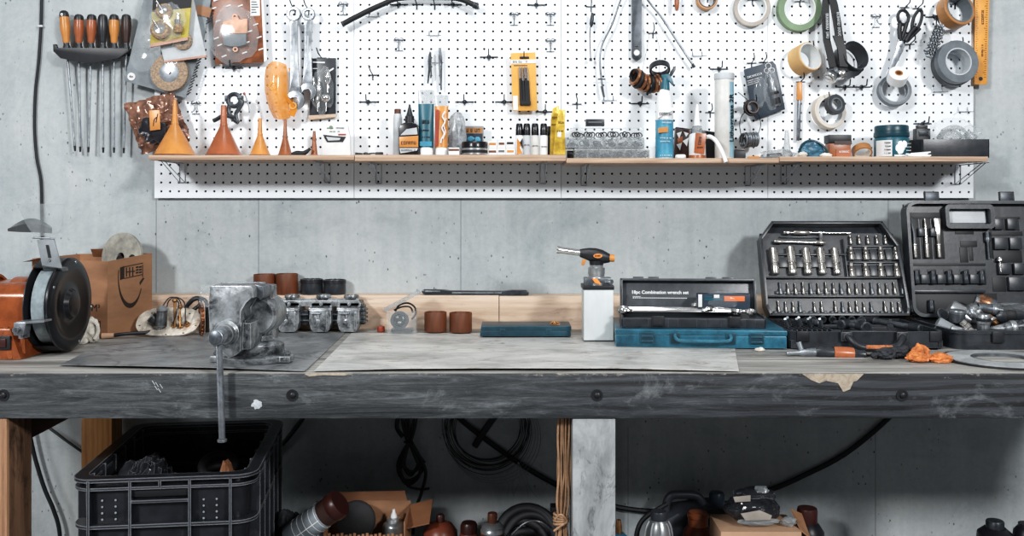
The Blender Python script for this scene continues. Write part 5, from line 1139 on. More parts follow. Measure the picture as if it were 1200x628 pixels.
b = MB(r); b.box((975, by - 19.6, -8.9), (995, by - 15.5, -8.3)); b.build('neck_label', 'brown', r)
b = MB(r); b.box((977, by - 10, -8.8), (994, by - .8, -8.2)); b.build('label', 'orange_deep', r); scribble(r, 979, 993, by - 7, 2.4, -9, 'ink_white', 4)
r, by = sh('d', 'tape_roll', 'brown tape roll lying on the shelf left of the teal jar', 'tape', 1010, -.12)
b = MB(r); b.lathe([(9.4, -4), (11.2, -4), (11.2, 4), (9.4, 4)], (1010, by - 8, 0), (0, 1, 1.2), 32, closed=True); b.build('wound_tape', 'tape_brown', r); b = MB(r); b.lathe([(8.7, -4.2), (9.5, -4.2), (9.5, 4.2), (8.7, 4.2)], (1010, by - 8, 0), (0, 1, 1.2), 32, closed=True); b.build('core', 'tape_cream', r)
r, by = sh('d', 'teal_jar', 'large round teal jar with a ribbed screw lid and white label', 'jar', 1044.6, -.13)
b = MB(r); b.lathe([(18.4, 0), (19.3, 1.2), (19.3, by - 163), (18, by - 161)], (1044.6, by, 0), n=40); b.build('jar_body', 'teal', r)
b = MB(r); b.lathe([(19.4, by - 161), (19.8, by - 160), (19.6, by - 155.5), (18.8, by - 155), (19, by - 149), (18, by - 147.5), (0, by - 147.2)], (1044.6, by, 0), n=40); b.build('lid', 'teal_dark', r)
def wrap_patch(r, cx, by, R, a0, a1, h0, h1, name, m, n=10):
    b = MB(r); vs = []; fs = []
    for i in range(n + 1):
        a_ = math.radians(-90 + a0 + (a1 - a0) * i / n)
        for h in (h0, h1): vs.append(b.v((cx + R * math.cos(a_), by - h, R * math.sin(a_))))
    for i in range(n): fs.append((2 * i, 2 * i + 2, 2 * i + 3, 2 * i + 1))
    b.raw(vs, fs); return b.build(name, m, r)
wrap_patch(r, 1044.6, by, 19.5, -80, -20, 1.5, 20, 'white_label', 'paper')
b = MB(r); b.crumple((1047, by - 11, -19.3), 5, .6, 7, .35, 2, 3, 3); b.crumple((1052, by - 15, -18.6), 3, .6, 4, .35, 2, 5, 3); b.box((1040, by - 3, -20), (1053, by - 1, -18.6), .3); b.build('white_picture', 'ink_white', r)
for i in range(4): scribble(r, 1029, 1037, by - 17 + i * 4, 1.4, -17.6 - .4, 'ink', i + 3)
for i in range(3): scribble(r, 1054.5, 1061, by - 16 + i * 4, 1.2, -16.2, 'ink_white', i + 13)
r, by = sh('d', 'cotton_buds', 'small pile of thin white sticks lying at the foot of the teal jar', 'sticks', 1074, -.19)
b = MB(r); rnd = random.Random(4)
for i in range(11):
    x = 1061 + rnd.random() * 7; y = by - 1 - rnd.random() * 3.5; a_ = rnd.uniform(-.35, .3); L = 20 + rnd.random() * 4
    b.cyl((x, y + max(0, a_) * 0, rnd.uniform(-4, 4)), (x + L * math.cos(a_), min(by - .9, y - L * .5 * math.sin(a_)), rnd.uniform(-4, 4)), .95, .95, 6)
b.build('sticks', 'white', r)['kind'] = 'stuff'
r, by = sh('d', 'clamp_block', 'small black clamp block standing behind the black tray', 'clamp', 1080, -.06)
b = MB(r); b.box((1071.5, by - 36, -5), (1088.5, by, 5), 1.2); b.box((1074, by - 40, -3), (1086, by - 35, 3), .8); b.build('block', 'black', r); b = MB(r); b.box((1074.5, by - 33, -6), (1086, by - 27, -4.6), .6); b.build('jaw', 'gunmetal', r)
r, by = sh('d', 'black_tray', 'long black open tray at the right end of the shelf', 'tray', 1108, -.12)
b = MB(r)
T = .8
for q in ([(1070, by, -13), (1152.5, by, -13), (1152.5, by, 13), (1070, by, 13)],): b.prism3([q[0], q[1], q[2], q[3]], (0, 0, .8 * b.k))
b.box((1075, by - 21.5, -13.4), (1152.5, by, -12.2), .3); b.box((1068, by - 21.5, 12.2), (1152.5, by, 13.4), .3); b.box((1151.2, by - 21.5, -13.4), (1152.5, by, 13.4), .3)
b.prism3([(1075, by, -13.4), (1066, by, 13.4), (1067.3, by, 13.4), (1076.3, by, -13.4)], (0, 0, 21.5 * b.k)); b.build('tray', 'case', r)
r = thing('clear_bag', 'clear plastic bag with white parts bulging out of the black tray', 'bag', (1118, by - 15, -.12))
b = MB(r); b.crumple((1118, by - 26, 0), 26, 10, 20, .32, 1.5, 31, 4, flat=-20); b.crumple((1138, by - 25, 1), 13, 9, 14, .35, 1.7, 33, 4, flat=-14); b.build('film', 'clear', r)
b = MB(r); b.lathe([(14, -4), (17, -4), (17, 4), (14, 4)], (1117, by - 22, 0), (.2, 1, .5), 30, closed=True); b.crumple((1114, by - 25, 3), 14, 5, 9, .35, 2, 5, 3, flat=-9); b.crumple((1137, by - 24, 2), 8, 5, 7, .4, 2, 9, 3); b.build('white_parts', 'clear_milky', r)
# ================================================================== WORKBENCH
YF = F * .355 / 197 - DIST            # front edge of the bench
XL, XR = -1.45, 1.62
BT = BENCH; beam_h = .0965
wb = thing('workbench', 'long workbench with worn board top and charcoal painted front beam', 'workbench', loc=(0, YF, FLOOR))
Zb = BT - FLOOR
b = MB()
for i in range(5):
    y0 = .002 + i * .148; b.box((XL, y0, Zb - .038), (XR, y0 + .1465, Zb), .0025)
b.build('tabletop', 'bench_wood', wb)
b = MB(); n = 64
b.box((XL, 0, -beam_h / 2), (XR, .045, beam_h / 2 - .001), .003)
bo = b.build('front_beam', 'beam', wb); bo.location = (0, 0, Zb - beam_h / 2)
def fx(px): return (px - CX) / S(YF)
def fz(py): return CZ - (py - HY) / S(YF) - FLOOR
for px in (342.5, 699.5, 1057, 4):
    b = MB(); b.lathe([(.0125, -.002), (.0125, .0015), (.0095, .0015), (.0095, -.002)], (fx(px), -.0005, fz(463)), (0, -1, 0), 24, closed=True); b.lathe([(.0105, 0), (.0105, .0005)], (fx(px), -.0004, fz(463)), (0, -1, 0), 20); b.build('bolt_recess', 'ink', wb)
    b = MB(); b.lathe([(.006, 0), (.006, .003), (.0045, .004), (0, .004)], (fx(px) + .001, -.001, fz(463)), (0, -1, 0), 6); b.build('bolt', 'black', wb)
b = MB(); b.crumple((fx(301), -.0002, fz(474)), .010, .0009, .008, .5, 2.2, 3, 4); b.build('paint_dab', 'grey_light', wb)
b = MB()
for i, (px, py) in enumerate([(178, 446), (182, 448), (187, 450), (181, 452), (185, 455)]): b.prism([(fx(px), fz(py)), (fx(px) + .006, fz(py) - .009), (fx(px) + .007, fz(py) - .0085), (fx(px) + .0012, fz(py) + .0005)], -.0008, .0002)
b.build('scratch_marks', 'grey_light', wb)
b = MB()
for q in ([(940, 438), (1012, 438), (1004, 446), (1000, 447), (996, 456), (988, 459), (982, 449), (968, 446), (960, 449), (950, 445)],): b.prism([(fx(px), fz(py)) for px, py in q], -.0012, .001)
b.build('bare_chip', 'bare_wood', wb)
b = MB(); b.prism([(fx(px), fz(py)) for px, py in [(357, 438), (392, 436.6), (410, 438), (404, 440), (380, 439.4), (362, 441)]], -.0012, .001); b.build('bare_chip', 'bare_wood', wb)
# legs
def leg(x0, x1, y0, y1, z1, m, nm='leg'): b = MB(); b.box((x0, y0 - YF, 0), (x1, y1 - YF, z1 - FLOOR), .003); return b.build(nm, m, wb)
yl = YF + .002
sx_ = lambda px: (px - CX) / S(yl)
leg(sx_(671), sx_(721.5), YF + .004, YF + .10, BT - beam_h - .0005, 'leg_white')
leg(sx_(-60), sx_(8), YF + .014, YF + .104, BT - beam_h - .0005, 'leg_wood'); leg(sx_(-60), sx_(8), YF + .002, YF + .0135, BT - beam_h - .0005, 'leg_orange', 'leg_facing')
yg = -.12; leg((95 - CX) / S(yg), (131 - CX) / S(yg), yg, yg + .07, BT - .039, 'leg_golden')
leg(sx_(1260), sx_(1310), YF + .004, YF + .1, BT - beam_h - .0005, 'leg_white')
leg((698 - CX) / S(yg), (715 - CX) / S(yg), -.09, -.025, BT - .039, 'leg_dark')
b = MB(); zz = BT - .039 - FLOOR
xg0, xg1 = (8 - CX) / S(-.55), (94 - CX) / S(-.55)
b.prism3([((px - CX) / S(-.62), -.62 - YF, min(zz, CZ - (py - HY) / S(-.62) - FLOOR)) for px, py in ((0, 440), (96, 440), (92, 484), (37, 513), (0, 522))], (0, .03, 0)); b.build('gusset', 'leg_dark', wb)
# metal and board sheets on the bench
def bp(px, py, z=BENCH): y = YB(py, z); return ((px - CX) / S(y), y, z)
def sheet(name, label, cat, pts, th, m, bow=0):
    cx = sum(p[0] for p in pts) / len(pts); c = bp(cx, sum(p[1] for p in pts) / len(pts))
    # pts: front edge left to right, then the back edge right to left; the front edge curls up a little
    n = len(pts) // 2; fr = [Vector(bp(*p)) for p in pts[:n]]; bk = [Vector(bp(*p)) for p in reversed(pts[n:])]; K = 14; vs = []; fs = []; c = Vector(c)
    for top in (0, 1):
        for i in range(n):
            for j in range(K + 1):
                t = j / K; p = fr[i].lerp(bk[i], t) - c; p.z = .0005 + th * top + bow * (1 - t) ** 5 * (1 if 0 < i < n - 1 else .35); vs.append(p)
    W = K + 1; T0 = n * W
    for i in range(n - 1):
        for j in range(K): o = i * W + j; fs += [(o, o + 1, o + W + 1, o + W), (T0 + o, T0 + o + W, T0 + o + W + 1, T0 + o + 1)]
    for i in range(n - 1):
        for j in (0, K): o = i * W + j; fs.append((o, o + W, T0 + o + W, T0 + o))
    for j in range(K):
        for i in (0, n - 1): o = i * W + j; fs.append((o, o + 1, T0 + o + 1, T0 + o))
    b = MB(); b.raw(vs, fs); o = b.build(name, m); o.location = c; return tag(o, label, cat)
sheet('steel_sheet', 'dull dark steel sheet lying on the bench under the vise', 'sheet metal', [(70, 429.5), (150, 432.5), (260, 435), (357, 436.6), (404, 391), (330, 391), (220, 391), (118, 404)], .0015, 'sheet', .0062)
sheet('board_sheet', 'pale stained thin board lying on the middle of the bench top', 'board', [(368, 436.4), (470, 435.6), (600, 435), (720, 435.2), (866, 436.6), (858, 391), (740, 391), (630, 391), (520, 391), (412, 391)], .0015, 'sheet_light', .0058)
# backboard
ybk = -.05; zt = CZ - (345.3 - HY) / S(ybk)
b = MB(); x0 = (171 - CX) / S(ybk); xm = (585 - CX) / S(ybk); x1 = 1.62
b.box((x0, -.022, 0), (xm - .0008, .048, zt - BENCH), .002); o = b.build('backboard', 'pine'); o.location = (0, -.05, BENCH); tag(o, 'raw pine board along the back of the bench, left length behind the carburetors', 'board', 'pine backboards')
b = MB(); b.box((xm + .0008, -.022, 0), (x1, .048, zt - BENCH - .002), .002); o = b.build('backboard', 'pine'); o.location = (0, -.05, BENCH); tag(o, 'raw pine board along the back of the bench, right length behind the teal flat case', 'board', 'pine backboards')
YLED = -.036
# ================================================================== BENCH GRINDER
gx, gy = -1.0625, -.48; ga = .1165
g = thing('bench_grinder', 'orange bench grinder with a black wheel guard and clear spark shield', 'grinder', loc=(gx, gy, BENCH))
b = MB(); b.prism3([(-.30, -.105, .0), (-.30, .105, 0), (-.30, .085, .075), (-.30, .085, .15), (-.30, .06, .172), (-.30, -.06, .172), (-.30, -.085, .15), (-.30, -.085, .075)], (.237, 0, 0), .012); b.build('motor_housing', 'orange_hammer', g)
b = MB(); b.prism3([(-.32, -.113, 0), (-.06, -.113, 0), (-.085, -.113, .072), (-.32, -.113, .072)], (0, .2, 0), .006)
b.prism3([(-.088, -.116, .004), (-.079, -.116, .004), (-.096, -.105, .075), (-.105, -.105, .075)], (0, .01, 0)); b.build('base', 'orange_hammer', g)
b = MB(); b.ring((-.112, 0, ga), (1, 0, 0), .066, .03, .05, 30, .008); b.ring((-.19, 0, .1), (1, 0, 0), .091, .085, .012, 30); b.build('end_bell', 'orange_hammer', g)
b = MB(); b.box((-.118, -.119, .024), (-.082, -.112, .056), .002); b.build('switch_plate', 'black', g)
b = MB(); b.box((-.112, -.123, .030), (-.090, -.117, .050), .002); b.build('switch', 'maroon', g)
# guard: outer dish and a drum open at the front
b = MB(); b.lathe([(0, .010), (.018, .011), (.03, .009), (.037, .0), (.058, -.004), (.078, .004), (.1, .004), (.107, .001), (.112, -.002), (.112, -.006), (.1, -.005), (.02, -.006), (0, -.006)], (0, 0, ga), (1, 0, 0), 56); b.build('guard_disc', 'black_gloss', g)
b = MB(); vs = []; fs = []; N = 40
for i in range(N + 1):
    a = math.radians(-68 - (360 - 78) * i / N)            # leaves the front open
    y, z = -math.cos(a + PI / 2 - PI / 2), 0
    ca, sa = math.cos(a), math.sin(a)
    for xx, rr in ((-.003, .112), (-.058, .112), (-.058, .109), (-.003, .109)): vs.append(Vector((xx, -rr * math.cos(math.radians(55 + 250 * i / N)), ga + rr * math.sin(math.radians(55 + 250 * i / N)))))
for i in range(N):
    for j in range(4): o = 4 * i; fs.append((o + j, o + (j + 1) % 4, o + 4 + (j + 1) % 4, o + 4 + j))
b.raw(vs, fs)
b.lathe([(.108, 0), (.108, .002)], (-.06, 0, ga), (1, 0, 0), 48); b.build('guard_drum', 'black', g)
b = MB(); b.lathe([(.02, 0), (.098, 0), (.098, .03), (.02, .03)], (-.046, 0, ga), (1, 0, 0), 48, closed=True); b.build('grinding_wheel', 'grit', g)
b = MB()
for a in (100, 28, 250, 190): b.lathe([(.004, 0), (.003, .002), (0, .0025)], (.003, -.101 * math.cos(math.radians(a)), ga + .101 * math.sin(math.radians(a))), (1, 0, 0), 10)
b.build('guard_screw', 'steel', g)
b = MB(); b.prism3([(-.056, -.105, .085), (.006, -.105, .09), (.006, -.105, .094), (-.056, -.105, .091)], (0, -.035, 0)); b.box((-.062, -.12, .05), (-.052, -.09, .09)); b.prism3([(-.062, -.142, .06), (-.040, -.142, .06), (-.034, -.142, .09), (-.062, -.142, .09)], (0, .03, 0), .003); b.build('tool_rest', 'steel', g)
b = MB(); b.lathe([(.007, 0), (.007, .012), (0, .0125)], (-.051, -.143, .074), (0, -1, 0), 12); b.lathe([(.004, 0), (.004, .03)], (-.068, -.12, .072), (1, 0, 0), 10); b.build('rest_knob', 'darksteel', g)
# shield bracket, hinge, shield, visor
def gp(px, py, y): s = S(y); return Vector(((px - CX) / s - gx, y - gy, CZ - (py - HY) / s - BENCH))
b = MB(); yb_ = -.55
b.prism3([gp(43, 281, yb_), gp(63, 279.5, yb_), gp(72.5, 314.5, yb_), gp(49, 311, yb_)], (0, .004, 0), .001); b.prism3([gp(49, 311, yb_), gp(72, 314, yb_), gp(73, 318, yb_ + .02), gp(52, 320, yb_ + .02)], (0, .03, 0)); b.build('shield_bracket', 'grey', g)
b = MB(); b.prism3([gp(53.5, 287, yb_ - .001), gp(57, 287, yb_ - .001), gp(60, 302, yb_ - .001), gp(56.5, 302, yb_ - .001)], (0, .001, 0)); b.build('bracket_slot', 'ink', g)
b = MB(); b.lathe([(.004, 0), (.003, .004), (0, .004)], gp(58, 305, yb_), (0, -1, 0), 10); b.cyl(gp(38, 278.5, yb_), gp(64, 279.5, yb_), .0022, .0022, 8); b.build('hinge_rod', 'steel', g)
b = MB(); b.prism3([gp(19.5, 238.5, yb_ - .03), gp(75.5, 239, yb_ - .03), gp(72.5, 268, yb_ - .008), gp(68, 273.5, yb_ - .004), gp(48, 277, yb_), gp(40, 277, yb_), gp(30, 262, yb_ - .014)], (0, .0025, 0)); b.build('spark_shield', 'clear_thin', g)
b = MB(); vs = []; fs = []
for i in range(13):
    t = i / 12; px = 9 + 52 * t; top = 271 - 17.5 * math.sin(PI * (t * .8 + .04)) + 4 * t; bot = 271 + 1.2 * math.sin(PI * t) + 6 * max(0, t - .6)
    for q, (py, dy) in enumerate(((top, .0), ((top + bot) / 2 - 2, -.02), (bot, -.012))): vs.append(gp(px, py, yb_ + .03 + dy))
for i in range(12):
    for q in range(2): o = 3 * i + q; fs.append((o, o + 3, o + 4, o + 1))
b.raw(vs, fs); b.build('eye_visor', 'visor', g)
# ================================================================== CARDBOARD BOX
c0 = Vector((-1.072, -.258)); rd = Vector((.055, .162)); ld = Vector((-.243, .083))
bx = thing('cardboard_box', 'open brown cardboard box with a black printed swoosh, behind the grinder', 'box', loc=(c0.x, c0.y, BENCH))
h0, h1 = .205, .2185
b = MB()
def wallp(p, q, ha, hb, t=.003):
    p, q = Vector((p[0], p[1])), Vector((q[0], q[1])); n_ = Vector((-(q - p).y, (q - p).x)).normalized() * t
    b.prism3([(p.x, p.y, 0), (q.x, q.y, 0), (q.x, q.y, hb), (p.x, p.y, ha)], (n_.x, n_.y, 0))
wallp((0, 0), rd, h0, h1); wallp(ld, (0, 0), .208, h0); wallp(rd, rd + ld, h1, .212); wallp(rd + ld, ld, .212, .208); b.prism3([(0, 0, .001), (rd.x, rd.y, .001), ((rd + ld).x, (rd + ld).y, .001), (ld.x, ld.y, .001)], (0, 0, .003)); b.build('carton', 'cardboard', bx)
b = MB(); p = rd + ld * .35; q = rd + ld * .8; b.prism3([(p.x, p.y - .004, .205), (q.x, q.y - .004, .205), (q.x, q.y - .022, .228), (p.x, p.y - .02, .232)], (0, .003, 0)); p = ld * 1.0; q = ld * .72; b.prism3([(p.x, p.y - .002, .205), (q.x, q.y - .002, .205), (q.x - .012, q.y - .03, .214), (p.x - .012, p.y - .03, .2)], (0, .003, 0)); b.build('flap', 'cardboard_in', bx)
def onface(u, z, d=.0012): e = rd.normalized(); n_ = Vector((e.y, -e.x)); p = e * u + n_ * d; return Vector((p.x, p.y, z))
b = MB(); rdv = Vector((rd.normalized().y, -rd.normalized().x, 0)) * .0006
def rq(u0, z0, u1, z1, sl=0): b.prism3([onface(u0, z0, 0), onface(u1, z0 + sl, 0), onface(u1, z1 + sl, 0), onface(u0, z1, 0)], rdv)
rq(.046, .152, .062, .186, .003)
for (u0, z0, u1, z1) in [(.062, .152, .134, .1545), (.062, .1835, .134, .186), (.1315, .152, .134, .186)]: rq(u0, z0 + .002, u1, z1 + .002, .006 if u1 - u0 > .05 else 0)
for u in (.068, .080, .092): rq(u, .159, u + .004, .184, .001); rq(u, .170, u + .011, .173, .001)
for i in range(3):
    for k_ in range(2): rq(.106 + k_ * .0125, .165 + i * .0075, .1165 + k_ * .0125, .1695 + i * .0075, .001)
pts = []
L_ = []
for i in range(25):
    t = i / 24; a = math.radians(165 + 170 * t); cu, cz, ru, rz = .085, .158, .047, .085
    wd_ = .0022 + .0085 * math.sin(PI * min(1, t * 1.02)) ** 1.3 * (.35 + .65 * t)
    L_.append((onface(cu + ru * math.cos(a), cz + rz * math.sin(a), .0003), onface(cu + (ru - wd_ * .9) * math.cos(a), cz + (rz - wd_ * 1.6) * math.sin(a), .0003)))
for (a0, a1), (b0, b1) in zip(L_, L_[1:]): b.prism3([a0, a1, b1, b0], rdv)
b.prism3([onface(.122, .132, .0003), onface(.14, .15, .0003), onface(.133, .152, .0003), onface(.12, .14, .0003)], rdv)
b.build('swoosh_logo', 'ink_brown', bx)
ang = math.atan2(-ld.y, -ld.x)
e = ld.normalized()
def onl(u, z): n_ = Vector((-e.y, e.x)) * -1; n_ = Vector((e.y, -e.x)) if Vector((e.y, -e.x)).y < 0 else Vector((-e.y, e.x)); p = e * u + n_ * .001; return Vector((p.x, p.y, z))
text('M³', bx, onl(.053, .08), .027, 'ink_brown', (PI / 2, 0, ang))
b = MB(); nn = (onl(0, 0) - Vector((0, 0, 0))).normalized() * .0005
for u0, z0, u1, z1 in [(.052, .02, .022, .0215), (.052, .045, .022, .0465), (.052, .02, .0505, .0465), (.0235, .02, .022, .0465)]: b.prism3([onl(u0, z0), onl(u1, z0), onl(u1, z1), onl(u0, z1)], nn)
b.prism3([onl(.044, .03), onl(.037, .024), onl(.035, .026), onl(.042, .032)], nn); b.prism3([onl(.038, .024), onl(.027, .04), onl(.03, .042), onl(.04, .027)], nn); b.build('box_symbol', 'ink_brown', bx)
# abrasive disc standing in the box
ydisc = -.13; cx_, cz_ = (144 - CX) / S(ydisc), CZ - (302 - HY) / S(ydisc)
dc = c0 + rd * .84 + ld * .31; r = thing('abrasive_disc', 'grey abrasive disc with dark holes standing up out of the cardboard box', 'disc', loc=(dc.x, dc.y, CZ - (301 - HY) / S(dc.y)), rot=(math.radians(-5), 0, math.atan2(-ld.y, -ld.x)))
R_ = 28.5 / S(dc.y); b = MB(); b.ring((0, 0, 0), (0, 1, 0), R_, .012, .012, 44, .002); b.build('disc_body', 'stone', r)
b = MB()
for u, v in ((-.003, -.007), (.04, -.004)): b.lathe([(.0115, 0), (.0115, .0006)], (u, -.0062, v), (0, -1, 0), 18)
b.build('hole', 'ink', r)
# rag + plug lead
r = thing('white_rag', 'crumpled white rag between the grinder guard and the cardboard box', 'rag', loc=(*bp(106, 402)[:2], BENCH))
b = MB(); b.crumple((-.006, .01, .03), .022, .02, .033, .35, 1.7, 3, 4, flat=-.0295); b.crumple((-.016, -.018, .012), .016, .014, .014, .4, 1.7, 6, 3, flat=-.0115); b.tube([(.0, .0, .055), (.017, -.004, .05), (.022, -.006, .03), (.014, -.008, .012)], .005, 8); b.build('cloth', 'cloth_white', r)
r = thing('plug_lead', 'black lead with a tan connector lying in front of the cardboard box', 'lead', loc=bp(128, 397))
b = MB(); b.cyl((-.018, -.003, .008), (.012, .002, .009), .0078, .0065, 14); b.build('connector', 'cardboard_pale', r)
b = MB(); b.tube([(.01, .002, .009), (.03, .008, .011), (.055, .02, .012), (.085, .034, .012), (.1, .05, .02), (.095, .06, .035), (.085, .07, .045)], .0048, 8); b.build('sheath', 'cable', r)
# ================================================================== PUMP PLATE + GEAR
yp = YB(394.5); kp = 1 / S(yp)
r = thing('pump_plate', 'oval white stained plate with a brass pump and terminals on it, left of the vise', 'pump', (195, 394.5, yp))
b = MB(r)
pts = []
for i in range(40):
    a = 2 * PI * i / 40; ca, sa = math.cos(a), math.sin(a)
    x = 194.5 + math.copysign(abs(ca) ** .7, ca) * 37.5; z = math.copysign(abs(sa) ** .8, sa) * 15
    pts.append((x, 379.6 - z, -z * -.9 + 9 - 0))
b.prism3(pts, (0, -.0028, .0028)); b.build('plate', 'plate_white', r)
def pp(px, py, out=0): return (px, py, 9 - (py - 379.6) * .9 - out)
b = MB(r)
for px, py in ((162, 383), (172, 370), (217, 370.5), (228, 383), (216, 391), (196, 392.5), (173, 391)): b.lathe([(1.2, 0), (1.2, .7)], pp(px, py, 1.4), (0, -.7, .7), 10)
b.build('plate_hole', 'ink', r)
b = MB(r); b.cyl(pp(186, 381, 2), pp(176, 372, 14), 6.5, 6.5, 18); b.cyl((191, 364, -2), (190, 383, -4), 6.2, 6.6, 20); b.build('pump_body', 'cast_dark', r)
b = MB(r); b.lathe([(6.9, 0), (6.9, 2.5), (5, 4.5), (3, 6)], (191.5, 364.5, -2), (0, 0, 1), 20); b.cyl(pp(188, 383, 1), pp(184, 379, 8), 7.2, 7.2, 18); b.build('pump_collar', 'silver', r)
b = MB(r)
for px, py, R in ((203, 384, 3.2), (211, 385, 3.2), (218, 383, 3.4), (187, 386, 2.6), (207, 377, 2.4)): b.lathe([(R, 0), (R, 3), (R * .55, 3.4), (R * .55, 7), (0, 7.2)], pp(px, py, 1), (0, -.7, .7), 14)
b.cyl((205, 354, 0), (206, 384, -3), 1.6, 1.6, 8); b.cyl((210, 362, 2), (212, 384, -3), 1.3, 1.3, 8); b.ell((205, 353, 0), 3.2, 3, 3, 12, 8); b.ell((211, 361, 2), 2.4, 2.4, 2.4, 12, 8); b.build('terminal', 'brass', r)
b = MB(r); b.tube([(196, 362, -2), (199, 353, -3), (206, 349, -3), (214, 352, -2), (217, 360, 0), (218, 380, -3)], .7, 6); b.tube([(205, 352, 0), (211, 356, -4), (209, 368, -7), (204, 380, -4)], .7, 6); b.tube([(191, 360, -2), (198, 350, 2), (208, 352, 4), (212, 362, 3)], .7, 6); b.build('wiring', 'rubber', r)
r = thing('bronze_gear', 'dark bronze toothed gear standing on edge just left of the vise', 'gear', (236, 392, -.2))
b = MB(r); b.ring((236, 373.5, 0), (1, .45, 0), 18, 10, 4, 36); b.lathe([(10.5, -1), (10.5, 1)], (236, 373.5, 0), (1, .45, 0), 28)
for i in range(20):
    a = 2 * PI * i / 20; e1 = Vector((.41, -.91, 0)); p = Vector((236, 373.5, 0)) + Vector((e1.x * 18.4 * math.cos(a), -18.4 * math.sin(a), e1.y * 18.4 * math.cos(a))); b.ell(tuple(p), 1.5, 1.5, 1.5, 6, 5)
b.build('gear_body', 'bronze', r)
r = thing('cable_loop', 'loops of thick black cable between the brass pump and the vise', 'cable', (224, 372, -.15))
b = MB(r); b.tube([(209, 372, 6), (216, 362, 2), (226, 352, 0), (233, 350, 0), (235, 356, -2), (229, 362, -4), (222, 366, -3), (219, 358, 2), (226, 350, 6), (236, 351, 6), (241, 358, 4), (241, 390, 6)], 2.2, 8); b.build('sheath', 'cable', r)
# clear film behind the vise
b = MB((245, 350, -.33)); b.crumple((243, 347, 2), 10, 6, 13, .5, 1.9, 17, 4); b.tube([(236, 340, 0), (246, 336, -1), (262, 338, 0), (278, 339, 2)], 2, 6); b.solo('clear_film', 'clear', 'crumpled clear film showing behind the top of the vise', 'film')
# ================================================================== VISE
vx, vy = -.592, -.625
v = thing('bench_vise', 'worn cast iron bench vise with a hanging tommy bar, at the bench front', 'vise', loc=(vx, vy, BENCH + .0058), rot=(0, 0, math.radians(-2)))
b = MB(); b.lathe([(.078, 0), (.08, .003), (.08, .012), (.076, .015), (.05, .016)], (.012, .01, 0), n=40)
for a in (200, 340, 90): b.box((.012 + .075 * math.cos(math.radians(a)) - .02, .01 + .075 * math.sin(math.radians(a)) - .018, 0), (.012 + .075 * math.cos(math.radians(a)) + .02, .01 + .075 * math.sin(math.radians(a)) + .018, .014), .004)
b.build('base_flange', 'cast', v)
b = MB()
for a in (200, 340): b.lathe([(.008, 0), (.008, .006), (.005, .008), (.005, .012), (0, .0125)], (.012 + .084 * math.cos(math.radians(a)), .01 + .084 * math.sin(math.radians(a)), .013), (0, 0, 1), 6)
b.build('mounting_bolt', 'darksteel', v)
b = MB(); b.lathe([(.058, .014), (.06, .018), (.06, .036), (.056, .041), (.04, .046), (.036, .055)], (.014, .015, 0), n=40); b.build('swivel_base', 'cast', v)
b = MB(); b.prism3([(-.034, .0, .044), (.034, .0, .044), (.046, .0, .075), (.046, .0, .1), (.05, 0, .128), (.05, 0, .168), (-.05, 0, .168), (-.05, 0, .128), (-.04, 0, .095)], (0, .05, 0), .006)
b.lathe([(.038, -.03), (.043, -.024), (.043, .06), (.036, .08), (.02, .086), (0, .087)], (.026, .0, .103), (0, 1, 0), 30); b.box((-.02, .02, .04), (.05, .07, .1), .01); b.build('fixed_jaw', 'cast', v)
b = MB()
b.prism([(-.052, .176), (.036, .176), (.04, .172), (.042, .15), (.024, .142), (.012, .122), (.016, .095), (.014, .035), (.002, .026), (-.014, .02), (-.026, .035), (-.044, .04), (-.052, .08), (-.056, .13)], -.10, -.03, .006)
b.box((-.014, -.09, .036), (.034, -.005, .096), .008); b.build('moving_jaw', 'cast', v)
b = MB(); b.box((-.054, -.032, .146), (.046, -.022, .178), .002); b.box((-.048, -.01, .14), (.052, .0, .17), .002); b.prism([(.03, .178), (.054, .172), (.056, .15), (.048, .142), (.036, .15)], -.07, -.02, .004); b.build('jaw_plate', 'darksteel', v)
b = MB(); b.prism3([(.0185, -.088, .04), (.0185, -.03, .05), (.0185, -.03, .108), (.0185, -.088, .1)], (.0026, 0, 0), .001); b.build('name_panel', 'cast_dark', v)
b = MB()
for i in range(4):
    z = .05 + i * .0125
    for j in range(4): b.prism3([(.0212, -.08 + j * .012, z), (.0212, -.073 + j * .012, z + .0015), (.0212, -.073 + j * .012, z + .009), (.0212, -.08 + j * .012, z + .0075)], (.0012, 0, 0))
b.build('raised_lettering', 'cast', v)
b = MB(); b.lathe([(.028, 0), (.028, .014), (.022, .018), (.0205, .03), (0, .03)], (-.013, -.099, .075), (0, -1, 0), 28); b.build('screw_boss', 'cast', v)
b = MB(); b.lathe([(.0165, .028), (.0175, .03), (.0175, .06), (.0145, .064), (0, .0645)], (-.013, -.112, .075), (0, -1, 0), 26); b.build('screw_head', 'steel', v)
b = MB(); b.lathe([(.0155, 0), (.0135, .0015), (0, .002)], (-.013, -.1762, .075), (0, -1, 0), 24); b.build('head_face', 'darksteel', v)
b = MB(); b.cyl((-.013, -.158, .088), (-.0055, -.158, -.136), .0068, .0068, 14); b.lathe([(.0068, 0), (.0098, .0015), (.0098, .006), (.006, .008), (0, .008)], (-.0055, -.158, -.137), (0, 0, -1), 14); b.build('tommy_bar', 'steel', v)
b = MB(); b.torus((-.05, -.04, .135), (1, .2, 0), .02, .004, 20, 8); b.build('side_ring', 'cast', v)
